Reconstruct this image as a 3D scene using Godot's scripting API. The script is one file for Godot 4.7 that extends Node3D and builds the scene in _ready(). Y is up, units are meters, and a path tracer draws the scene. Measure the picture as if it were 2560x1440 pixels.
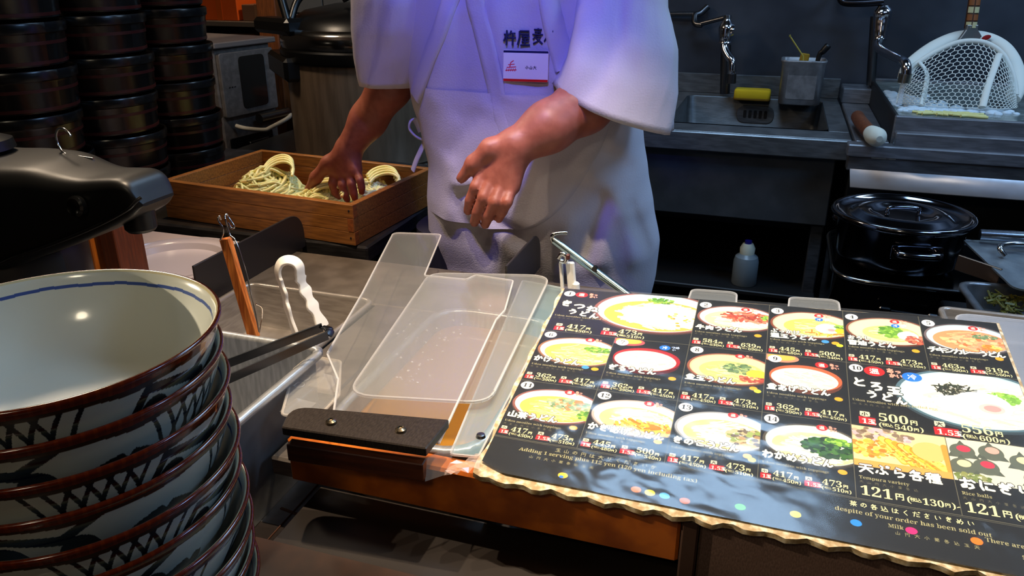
extends Node3D
# A noodle counter: bowls, menu board and acrylic lids in front, a cook behind them, a wet kitchen wall at the back.
# x runs along the counter, z comes towards the customer, y is up, metres.


func _ready() -> void:
	var cam := Camera3D.new()
	cam.name = "camera"
	add_child(cam)
	cam.position = Vector3(0, 1.41, 0)
	cam.rotation_degrees = Vector3(-22.5, 18, 0)
	cam.fov = 40.0
	cam.near = 0.02
	cam.far = 60.0
	cam.current = true

	var env := Environment.new()
	env.background_mode = Environment.BG_COLOR
	env.background_color = Color.BLACK
	env.tonemap_mode = Environment.TONE_MAPPER_LINEAR
	env.tonemap_exposure = 1.0
	env.sdfgi_enabled = true
	env.ssao_enabled = true
	env.ssil_enabled = true
	var we := WorldEnvironment.new()
	we.name = "world"
	we.environment = env
	add_child(we)

	# lamps: three warm spots over the counter, a cool tube over the sink aisle, a blue tube under the counter canopy, a dim lamp on each side
	spot_lamp(Vector3(-0.72, 2.28, -0.88), Vector3(0.02, -1, 0.04), Color(1.0, 0.89, 0.75), 1.7, 29.0, "leftmost of the three warm spot lamps over the counter")
	spot_lamp(Vector3(-0.26, 2.28, -0.88), Vector3(0.02, -1, 0.04), Color(1.0, 0.92, 0.8), 1.9, 29.0, "middle one of the three warm spot lamps over the counter")
	spot_lamp(Vector3(0.2, 2.28, -0.88), Vector3(0.02, -1, 0.04), Color(1.0, 0.95, 0.86), 1.6, 29.0, "rightmost of the three warm spot lamps over the counter")
	spot_lamp(Vector3(-1.12, 2.28, -1.5), Vector3(0.06, -1, 0.0), Color(1.0, 0.86, 0.66), 1.1, 17.0, "warm spot lamp over the noodle box, behind the other three")
	flat_lamp("ceiling_panel_lamp", Vector3(-0.08, 2.56, -1.9), Vector2(0.75, 0.5), Color(0.68, 0.84, 1.0), 1.2, "cool white ceiling panel lamp over the aisle behind the cook")
	flat_lamp("ceiling_panel_lamp", Vector3(1.75, 2.56, -2.6), Vector2(1.2, 0.4), Color(0.72, 0.86, 1.0), 1.5, "cool white ceiling panel lamp over the trough")
	blue_lamp(Vector3(-0.4, 2.0, -0.82), Vector3(-0.44, 1.33, -1.34), Color(0.34, 0.36, 1.0), 0.75, 22.0)
	flat_lamp("ceiling_panel_lamp", Vector3(1.45, 2.4, -1.15), Vector2(0.9, 0.4), Color(0.6, 0.78, 1.0), 1.6, "cool white ceiling panel lamp at the right end of the counter")
	spot_lamp(Vector3(-2.3, 1.5, -0.16), Vector3(1.85, -0.33, -0.24), Color(1.0, 0.93, 0.82), 3.6, 8.0, "warm spot lamp at the left end of the counter, shining along it")
	ceiling_lamp(Vector3(-0.1, 2.55, 0.9), Color(1.0, 0.93, 0.8), 0.32, "round frosted ceiling lamp over the customer side")
	ceiling_lamp(Vector3(-1.85, 2.55, -1.55), Color(1.0, 0.9, 0.78), 0.8, "round frosted ceiling lamp over the oven and rice cooker")
	ceiling_lamp(Vector3(-2.1, 2.55, -4.3), Color(1.0, 0.86, 0.7), 0.9, "round frosted ceiling lamp over the back room shelf")

	room()
	counter()
	bowls()
	menu_board()
	cook()
	counter_things()
	lids()
	side_table()
	air_pot()
	sink_corner()
	pot_corner()
	back_kitchen()


func spot_lamp(p: Vector3, dir: Vector3, c: Color, e: float, half_angle: float, label: String) -> void:
	var t := thing("spot_lamp", label, "lamp", p, aimed(dir), "small warm spot lamps over the counter")
	var st := new_st()
	lathe(st, [Vector2(0.0, 0.13), Vector2(0.03, 0.13), Vector2(0.05, 0.05), Vector2(0.052, -0.03), Vector2(0.046, -0.03), Vector2(0.044, 0.05), Vector2(0.0, 0.06)], 24)
	obj("shade", st, mat(Color(0.08, 0.08, 0.08), 0.5), t)
	st = new_st()
	tube(st, [Vector3(0, 0.12, 0), Vector3(0, 0.37, 0)], 0.008)
	if dir.y > -0.7:
		var foot := t.transform.affine_inverse() * Vector3(p.x - 0.22, 0.0, p.z)
		tube(st, [Vector3(0, 0.10, 0), t.transform.affine_inverse() * Vector3(p.x - 0.22, p.y - 0.1, p.z), foot], 0.008)
	obj("stem", st, mat(Color(0.08, 0.08, 0.08), 0.5), t)
	st = new_st()
	lathe(st, [Vector2(0.0, -0.035), Vector2(0.022, -0.03), Vector2(0.034, -0.01), Vector2(0.034, 0.01), Vector2(0.015, 0.03), Vector2(0.0, 0.032)], 20)
	obj("bulb", st, glow(c, 6.0), t)
	var l := SpotLight3D.new()
	l.name = "spot_light"
	l.light_color = c
	l.light_energy = e
	l.spot_angle = half_angle
	l.spot_angle_attenuation = 0.55
	l.spot_range = 8.0
	l.spot_attenuation = 2.0
	l.light_size = 0.012
	l.shadow_enabled = true
	t.add_child(l, true)
	l.look_at_from_position(p + dir.normalized() * 0.045, p + dir, Vector3.BACK)


# axes whose -y points along dir
func aimed(dir: Vector3) -> Basis:
	var y := -dir.normalized()
	var x := y.cross(Vector3.BACK).normalized()
	return Basis(x, y, x.cross(y))


func flat_lamp(called: String, p: Vector3, size: Vector2, c: Color, e: float, label: String) -> void:
	var t := thing(called, label, "lamp", p)
	var st := new_st()
	box(st, Vector3(size.x + 0.05, 0.05, size.y + 0.05), at(Vector3(0, 0.028, 0)), 0.006)
	obj("housing", st, mat(Color(0.75, 0.75, 0.75), 0.5), t)
	st = new_st()
	box(st, Vector3(size.x, 0.008, size.y), Transform3D(), 0.001)
	obj("panel_light", st, glow(c, e * PI / (size.x * size.y) * 0.35), t)
	var l := AreaLight3D.new()
	l.name = "area_light"
	l.light_color = c
	l.light_energy = e
	l.area_size = size
	l.area_range = 9.0
	l.shadow_enabled = true
	t.add_child(l, true)
	l.position = Vector3(0, -0.012, 0)
	l.rotation_degrees = Vector3(-90, 0, 0)


func blue_lamp(p: Vector3, target: Vector3, c: Color, e: float, half_angle: float) -> void:
	var dir := (target - p).normalized()
	var t := thing("blue_lamp", "small blue display lamp under the canopy, aimed at the cook's chest", "lamp", p, aimed(dir))
	var st := new_st()
	lathe(st, [Vector2(0.0, 0.08), Vector2(0.035, 0.08), Vector2(0.045, 0.02), Vector2(0.045, -0.03), Vector2(0.04, -0.03), Vector2(0.038, 0.02), Vector2(0.0, 0.03)], 24)
	obj("shade", st, mat(Color(0.08, 0.08, 0.08), 0.5), t)
	st = new_st()
	lathe(st, [Vector2(0.0, -0.03), Vector2(0.02, -0.025), Vector2(0.028, -0.01), Vector2(0.028, 0.01), Vector2(0.0, 0.02)], 20)
	obj("bulb", st, glow(c, 2.0), t)
	var l := SpotLight3D.new()
	l.name = "spot_light"
	l.light_color = c
	l.light_energy = e
	l.spot_angle = half_angle
	l.spot_angle_attenuation = 0.8
	l.spot_range = 6.0
	l.spot_attenuation = 2.0
	l.light_size = 0.03
	l.shadow_enabled = true
	t.add_child(l, true)
	l.look_at_from_position(p + dir * 0.04, target, Vector3.UP)


func ceiling_lamp(p: Vector3, c: Color, e: float, label: String) -> void:
	var t := thing("ceiling_lamp", label, "lamp", p)
	var st := new_st()
	lathe(st, [Vector2(0, -0.07), Vector2(0.1, -0.06), Vector2(0.15, -0.03), Vector2(0.16, 0.0)], 32)
	obj("shade_light", st, glow(c, e * 2.0), t)
	st = new_st()
	lathe(st, [Vector2(0.17, 0.0), Vector2(0.17, 0.04), Vector2(0.0, 0.045)], 32)
	obj("base", st, mat(Color(0.8, 0.8, 0.8), 0.5), t)
	var l := OmniLight3D.new()
	l.name = "omni_light"
	l.light_color = c
	l.light_energy = e
	l.omni_range = 9.0
	l.omni_attenuation = 2.0
	l.light_size = 0.12
	l.shadow_enabled = true
	t.add_child(l, true)
	l.position = Vector3(0, -0.2, 0)


# ---------------------------------------------------------------- helpers
var used_names := {}
var mats := {}


func numbered(called: String) -> String:
	if not used_names.has(called):
		used_names[called] = 0
		return called
	used_names[called] += 1
	return "%s_%03d" % [called, used_names[called]]


func tag(o: Node, label: String, category: String, group := "", kind := "") -> Node:
	if label:
		o.set_meta("label", label)
	if category:
		o.set_meta("category", category)
	if group:
		o.set_meta("group", group)
	if kind:
		o.set_meta("kind", kind)
	return o


func thing(called: String, label: String, category: String, at := Vector3.ZERO, basis_of := Basis(), group := "") -> Node3D:
	var o := Node3D.new()
	o.name = numbered(called)
	add_child(o)
	o.transform = Transform3D(basis_of, at)
	tag(o, label, category, group)
	return o


func obj(called: String, st: SurfaceTool, m: Material, parent: Node = null) -> MeshInstance3D:
	var o := MeshInstance3D.new()
	o.name = called if parent else numbered(called)
	st.generate_normals()
	o.mesh = st.commit()
	o.material_override = m
	(parent if parent else self).add_child(o, true)
	return o


func same(called: String, mesh: Mesh, m: Material, parent: Node, xf: Transform3D) -> MeshInstance3D:
	var o := MeshInstance3D.new()
	o.name = called
	o.mesh = mesh
	o.material_override = m
	o.transform = xf
	parent.add_child(o, true)
	return o


func structure(called: String, st: SurfaceTool, m: Material, label := "", category := "") -> MeshInstance3D:
	var o := obj(called, st, m)
	tag(o, label, category, "", "structure")
	return o


func new_st() -> SurfaceTool:
	var st := SurfaceTool.new()
	st.begin(Mesh.PRIMITIVE_TRIANGLES)
	return st


func mat(c: Color, rough := 0.5, metal := 0.0) -> StandardMaterial3D:
	var key := "%s %.3f %.3f" % [c.to_html(), rough, metal]
	if mats.has(key):
		return mats[key]
	var m := StandardMaterial3D.new()
	m.albedo_color = c
	m.roughness = rough
	m.metallic = metal
	m.resource_name = "m" + str(mats.size())
	mats[key] = m
	return m


func noise_tex(freq: float, seed_of: int, ramp: Gradient = null, stretch := 1.0, size := 256, as_normal := false, bump := 4.0) -> NoiseTexture2D:
	var n := FastNoiseLite.new()
	n.noise_type = FastNoiseLite.TYPE_SIMPLEX_SMOOTH
	n.seed = seed_of
	n.frequency = freq
	n.fractal_octaves = 4
	var t := NoiseTexture2D.new()
	t.width = size
	t.height = size
	t.seamless = true
	t.noise = n
	t.color_ramp = ramp
	t.as_normal_map = as_normal
	t.bump_strength = bump
	return t


func ramp(a: Color, b: Color, c = null) -> Gradient:
	var g := Gradient.new()
	if c == null:
		g.offsets = PackedFloat32Array([0.25, 0.75])
		g.colors = PackedColorArray([a, b])
	else:
		g.offsets = PackedFloat32Array([0.2, 0.5, 0.8])
		g.colors = PackedColorArray([a, b, c])
	return g


# a worn, slightly cloudy surface: colour and roughness vary with noise in the object's own axes
func worn(key: String, a: Color, b: Color, rough: float, metal: float, scale := Vector3(3, 3, 3), freq := 0.02, seed_of := 1) -> StandardMaterial3D:
	if mats.has(key):
		return mats[key]
	var m := StandardMaterial3D.new()
	m.albedo_texture = noise_tex(freq, seed_of, ramp(a, b))
	m.roughness = rough
	m.metallic = metal
	m.uv1_triplanar = true
	m.uv1_world_triplanar = true
	m.uv1_scale = scale
	m.resource_name = key
	mats[key] = m
	return m


# brushed steel: fine streaks as relief, stretched along x
func steel(key: String, c: Color, rough: float, scale := Vector3(4, 60, 4), depth := 0.02, metal := 0.55) -> StandardMaterial3D:
	if mats.has(key):
		return mats[key]
	var m := StandardMaterial3D.new()
	m.albedo_texture = noise_tex(0.015, 7, ramp(c.darkened(0.12), c.lightened(0.05)))
	m.roughness = rough
	m.metallic = metal
	m.heightmap_enabled = true
	m.heightmap_texture = noise_tex(0.05, 9, ramp(Color.BLACK, Color.WHITE))
	m.heightmap_scale = depth
	m.uv1_triplanar = true
	m.uv1_world_triplanar = true
	m.uv1_scale = scale
	m.resource_name = key
	mats[key] = m
	return m


func wood(key: String, a: Color, b: Color, rough := 0.45, scale := Vector3(2, 24, 24)) -> StandardMaterial3D:
	if mats.has(key):
		return mats[key]
	var m := StandardMaterial3D.new()
	m.albedo_texture = noise_tex(0.02, 21, ramp(a, a.lerp(b, 0.5), b))
	m.roughness = rough
	m.uv1_triplanar = true
	m.uv1_scale = scale
	m.resource_name = key
	mats[key] = m
	return m


# clear sheet plastic or glass: smooth, light passes
func clear(key: String, alpha: float, tint := Color.WHITE, rough := 0.05) -> StandardMaterial3D:
	if mats.has(key):
		return mats[key]
	var m := StandardMaterial3D.new()
	m.albedo_color = Color(tint, alpha)
	m.transparency = BaseMaterial3D.TRANSPARENCY_ALPHA
	m.roughness = rough
	m.resource_name = key
	mats[key] = m
	return m


func glow(c: Color, energy: float) -> StandardMaterial3D:
	var m := StandardMaterial3D.new()
	m.albedo_color = Color(0.9, 0.9, 0.9)
	m.emission_enabled = true
	m.emission = c
	m.emission_energy_multiplier = energy
	return m


func tri(st: SurfaceTool, a: Vector3, b: Vector3, c: Vector3, ua := Vector2.ZERO, ub := Vector2.ZERO, uc := Vector2.ZERO) -> void:
	st.set_uv(ua)
	st.add_vertex(a)
	st.set_uv(ub)
	st.add_vertex(b)
	st.set_uv(uc)
	st.add_vertex(c)


# a, b, c, d run clockwise seen from the front
func quad(st: SurfaceTool, a: Vector3, b: Vector3, c: Vector3, d: Vector3, u := Rect2(0, 0, 1, 1)) -> void:
	var u0 := u.position
	var u1 := u.end
	tri(st, a, b, c, u0, Vector2(u1.x, u0.y), u1)
	tri(st, a, c, d, u0, u1, Vector2(u0.x, u1.y))


# rings of equal length; ring k to ring k+1; wrap joins the last point to the first. Seen from outside, rings run counter-clockwise
# when looked at from the last ring towards the first.
func loft(st: SurfaceTool, rings: Array, wrap := true, cap_first := false, cap_last := false, group := 0, uvs := Vector2(1, 1)) -> void:
	st.set_smooth_group(group)
	var n: int = rings[0].size()
	var m := n if wrap else n - 1
	for k in rings.size() - 1:
		var r0: PackedVector3Array = rings[k]
		var r1: PackedVector3Array = rings[k + 1]
		var v0 := uvs.y * k / (rings.size() - 1)
		var v1 := uvs.y * (k + 1) / (rings.size() - 1)
		for i in m:
			var j := (i + 1) % n
			var u0 := uvs.x * i / m
			var u1 := uvs.x * (i + 1) / m
			tri(st, r0[i], r1[i], r1[j], Vector2(u0, v0), Vector2(u0, v1), Vector2(u1, v1))
			tri(st, r0[i], r1[j], r0[j], Vector2(u0, v0), Vector2(u1, v1), Vector2(u1, v0))
	if cap_first:
		cap(st, rings[0], true, group + 1)
	if cap_last:
		cap(st, rings[-1], false, group + 2)


func cap(st: SurfaceTool, ring: PackedVector3Array, flip: bool, group := -1) -> void:
	st.set_smooth_group(group)
	var c := Vector3.ZERO
	for p in ring:
		c += p
	c /= ring.size()
	for i in ring.size():
		var a := ring[i]
		var b := ring[(i + 1) % ring.size()]
		if flip:
			tri(st, c, a, b)
		else:
			tri(st, c, b, a)


# profile of (radius, height) from bottom to top on the outside, then on down the inside; a crease wherever the profile turns sharply
func lathe(st: SurfaceTool, prof: Array, seg := 48, xf := Transform3D(), crease := 0.6, squash := 1.0) -> void:
	var group := 10
	for k in prof.size() - 1:
		if k > 0:
			var d0: Vector2 = (prof[k] - prof[k - 1]).normalized()
			var d1: Vector2 = (prof[k + 1] - prof[k]).normalized()
			if absf(d0.angle_to(d1)) > crease:
				group += 1
		st.set_smooth_group(group)
		var a: Vector2 = prof[k]
		var b: Vector2 = prof[k + 1]
		var v0 := float(k) / (prof.size() - 1)
		var v1 := float(k + 1) / (prof.size() - 1)
		for i in seg:
			var t0 := TAU * i / seg
			var t1 := TAU * (i + 1) / seg
			var c0 := Vector3(cos(t0), 0, sin(t0) * squash)
			var c1 := Vector3(cos(t1), 0, sin(t1) * squash)
			var p00 := xf * (c0 * a.x + Vector3(0, a.y, 0))
			var p10 := xf * (c1 * a.x + Vector3(0, a.y, 0))
			var p01 := xf * (c0 * b.x + Vector3(0, b.y, 0))
			var p11 := xf * (c1 * b.x + Vector3(0, b.y, 0))
			var u0 := float(i) / seg
			var u1 := float(i + 1) / seg
			if b.x > 1e-6:
				tri(st, p00, p11, p01, Vector2(u0, v0), Vector2(u1, v1), Vector2(u0, v1))
			if a.x > 1e-6:
				tri(st, p00, p10, p11, Vector2(u0, v0), Vector2(u1, v0), Vector2(u1, v1))


func tube(st: SurfaceTool, pts: Array, radius, seg := 10, closed := false, flat := 1.0, group := 3) -> void:
	var rings := []
	var n := pts.size()
	var t_prev: Vector3 = (pts[1] - pts[0]).normalized()
	var side := t_prev.cross(Vector3.UP)
	if side.length() < 0.05:
		side = t_prev.cross(Vector3.RIGHT)
	side = side.normalized()
	for i in n:
		var a: Vector3 = pts[maxi(i - 1, 0)]
		var b: Vector3 = pts[mini(i + 1, n - 1)]
		if closed:
			a = pts[(i - 1 + n) % n]
			b = pts[(i + 1) % n]
		var t := (b - a).normalized()
		side = (side - t * side.dot(t)).normalized()
		var up := t.cross(side)
		var r: float = radius[i] if radius is Array or radius is PackedFloat32Array else radius
		var ring := PackedVector3Array()
		for k in seg:
			var w := TAU * k / seg
			ring.append(pts[i] + side * cos(w) * r + up * sin(w) * r * flat)
		rings.append(ring)
	if closed:
		rings.append(rings[0])
	loft(st, rings, true, not closed, not closed, group)


func curve_pts(raw: Array, per := 6, closed := false) -> Array:
	var out := []
	var n := raw.size()
	var m := n if closed else n - 1
	for i in m:
		var p0: Vector3 = raw[(i - 1 + n) % n] if closed else raw[maxi(i - 1, 0)]
		var p1: Vector3 = raw[i]
		var p2: Vector3 = raw[(i + 1) % n]
		var p3: Vector3 = raw[(i + 2) % n] if closed else raw[mini(i + 2, n - 1)]
		for k in per:
			var t := float(k) / per
			out.append(p1.cubic_interpolate(p2, p0, p3, t))
	if not closed:
		out.append(raw[-1])
	return out


# a box with chamfered edges: size, centre, chamfer
func box(st: SurfaceTool, size: Vector3, xf: Transform3D, ch := 0.003) -> void:
	st.set_smooth_group(-1)
	var h := size * 0.5
	ch = minf(ch, minf(h.x, minf(h.y, h.z)) * 0.6)
	var faces := [[Vector3.RIGHT, Vector3.UP, Vector3.BACK], [Vector3.UP, Vector3.BACK, Vector3.RIGHT], [Vector3.BACK, Vector3.RIGHT, Vector3.UP]]
	for f in faces:
		for s in [-1.0, 1.0]:
			var n: Vector3 = f[0] * s
			var u: Vector3 = f[1]
			var v: Vector3 = f[2] * s
			var hn := absf(h.dot(f[0]))
			var hu := absf(h.dot(f[1])) - ch
			var hv := absf(h.dot(f[2])) - ch
			quad(st, xf * (n * hn - u * hu - v * hv), xf * (n * hn - u * hu + v * hv), xf * (n * hn + u * hu + v * hv), xf * (n * hn + u * hu - v * hv))
	if ch <= 0.0:
		return
	for f in faces:
		for s in [-1.0, 1.0]:
			for t in [-1.0, 1.0]:
				var a: Vector3 = f[0] * s
				var b: Vector3 = f[1] * t
				var c: Vector3 = f[2]
				var ha := absf(h.dot(f[0]))
				var hb := absf(h.dot(f[1]))
				var hc := absf(h.dot(f[2])) - ch
				var p := [a * ha + b * (hb - ch) - c * hc, a * (ha - ch) + b * hb - c * hc, a * (ha - ch) + b * hb + c * hc, a * ha + b * (hb - ch) + c * hc]
				if s * t < 0:
					p.reverse()
				quad(st, xf * p[0], xf * p[3], xf * p[2], xf * p[1])
	for sx in [-1.0, 1.0]:
		for sy in [-1.0, 1.0]:
			for sz in [-1.0, 1.0]:
				var q := Vector3(h.x * sx, h.y * sy, h.z * sz)
				var c3 := [q - Vector3(0, ch * sy, ch * sz), q - Vector3(ch * sx, 0, ch * sz), q - Vector3(ch * sx, ch * sy, 0)]
				if sx * sy * sz > 0:
					c3.reverse()
				tri(st, xf * c3[0], xf * c3[1], xf * c3[2])


func at(p: Vector3) -> Transform3D:
	return Transform3D(Basis(), p)


func span_box(st: SurfaceTool, lo: Vector3, hi: Vector3, ch := 0.003) -> void:
	box(st, (hi - lo).abs(), at((lo + hi) * 0.5), ch)


# a bar with a rectangular section from a to b; up gives the height direction
func bar(st: SurfaceTool, a: Vector3, b: Vector3, w: float, h: float, up := Vector3.UP, ch := 0.001) -> void:
	var z := (b - a).normalized()
	var x := up.cross(z).normalized()
	var y := z.cross(x)
	box(st, Vector3(w, h, (b - a).length()), Transform3D(Basis(x, y, z), (a + b) * 0.5), ch)


# a flat outline in the plane of xf's x and y, given thickness along xf's z, edges chamfered
func slab(st: SurfaceTool, outline: PackedVector2Array, thick: float, xf: Transform3D, ch := 0.001, uv_rect := Rect2(0, 0, 1, 1)) -> void:
	if Geometry2D.is_polygon_clockwise(outline):
		outline = outline.duplicate()
		outline.reverse()
	var inner := outline
	if ch > 0.0:
		var shrunk := Geometry2D.offset_polygon(outline, -ch, Geometry2D.JOIN_MITER)
		if shrunk.size() == 1 and shrunk[0].size() == outline.size():
			inner = match_order(outline, shrunk[0])
	var n := outline.size()
	var levels := [[inner, thick * 0.5], [outline, thick * 0.5 - ch], [outline, -thick * 0.5 + ch], [inner, -thick * 0.5]]
	for k in 3:
		st.set_smooth_group(-1)
		var p0: PackedVector2Array = levels[k][0]
		var p1: PackedVector2Array = levels[k + 1][0]
		for i in n:
			var j := (i + 1) % n
			quad(st, xf * Vector3(p0[i].x, p0[i].y, levels[k][1]), xf * Vector3(p0[j].x, p0[j].y, levels[k][1]), xf * Vector3(p1[j].x, p1[j].y, levels[k + 1][1]), xf * Vector3(p1[i].x, p1[i].y, levels[k + 1][1]))
	var ids := Geometry2D.triangulate_polygon(inner)
	st.set_smooth_group(-1)
	for i in range(0, ids.size(), 3):
		var a := inner[ids[i]]
		var b := inner[ids[i + 1]]
		var c := inner[ids[i + 2]]
		if (b - a).cross(c - a) > 0.0:
			var t := b
			b = c
			c = t
		var h := thick * 0.5
		tri(st, xf * Vector3(a.x, a.y, h), xf * Vector3(b.x, b.y, h), xf * Vector3(c.x, c.y, h), in_rect(a, uv_rect), in_rect(b, uv_rect), in_rect(c, uv_rect))
		tri(st, xf * Vector3(a.x, a.y, -h), xf * Vector3(c.x, c.y, -h), xf * Vector3(b.x, b.y, -h))


func in_rect(p: Vector2, r: Rect2) -> Vector2:
	return Vector2((p.x - r.position.x) / r.size.x, 1.0 - (p.y - r.position.y) / r.size.y)


func match_order(a: PackedVector2Array, b: PackedVector2Array) -> PackedVector2Array:
	if Geometry2D.is_polygon_clockwise(a) != Geometry2D.is_polygon_clockwise(b):
		b.reverse()
	var best := 0
	var least := 1e9
	for s in b.size():
		var d := a[0].distance_squared_to(b[s])
		if d < least:
			least = d
			best = s
	var out := PackedVector2Array()
	for i in b.size():
		out.append(b[(best + i) % b.size()])
	return out


func rounded(pts: Array, radii, seg := 5) -> PackedVector2Array:
	var out := PackedVector2Array()
	var n := pts.size()
	for i in n:
		var p: Vector2 = pts[i]
		var r: float = radii[i] if radii is Array else radii
		if r <= 0.0:
			out.append(p)
			continue
		var a: Vector2 = (pts[(i - 1 + n) % n] - p).normalized()
		var b: Vector2 = (pts[(i + 1) % n] - p).normalized()
		var half := absf(a.angle_to(b)) * 0.5
		var cut := r / tan(half)
		var p0 := p + a * cut
		var p1 := p + b * cut
		for k in seg + 1:
			var t := float(k) / seg
			out.append(p0.lerp(p, t).lerp(p.lerp(p1, t), t))
	return out


func round_rect(w: float, h: float, r: float, seg := 5) -> PackedVector2Array:
	return rounded([Vector2(-w, -h) * 0.5, Vector2(w, -h) * 0.5, Vector2(w, h) * 0.5, Vector2(-w, h) * 0.5], r, seg)


# a flat sheet lying level: outline given as points of the world at one height
func level_sheet(st: SurfaceTool, pts: Array, radii, thick: float, ch := 0.001) -> void:
	var y: float = pts[0].y
	var flat := []
	for p in pts:
		flat.append(Vector2(p.x, -p.z))
	slab(st, rounded(flat, radii), thick, Transform3D(Basis(Vector3.RIGHT, Vector3(0, 0, -1), Vector3.UP), Vector3(0, y, 0)), ch)


# ring of a rounded rectangle, level, centre c
func rr_ring(c: Vector3, w: float, d: float, r: float, seg := 5, turn := 0.0) -> PackedVector3Array:
	var out := PackedVector3Array()
	for p in round_rect(w, d, r, seg):
		out.append(c + Vector3(p.x, 0, -p.y).rotated(Vector3.UP, turn))
	return out


# a rectangular pan with rolled rim, open above: c is the middle of its rim
func pan(st: SurfaceTool, c: Vector3, w: float, d: float, deep: float, r := 0.02, rim := 0.008, taper := 0.012, turn := 0.0) -> void:
	var levels := [
		[-deep, taper * 2.0 + 0.0], [-0.012, 0.0], [-0.006, -rim * 2.0], [0.0, -rim * 2.0], [0.002, -rim], [0.0, 0.004], [-0.004, 0.004], [-deep + 0.012, taper * 2.0 + 0.002], [-deep + 0.003, taper * 2.0 + 0.012],
	]
	var rings := []
	for l in levels:
		rings.append(rr_ring(c + Vector3(0, l[0], 0), w - l[1], d - l[1], maxf(r - l[1] * 0.4, 0.004), 6, turn))
	loft(st, rings, true, true, true, 40)


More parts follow.
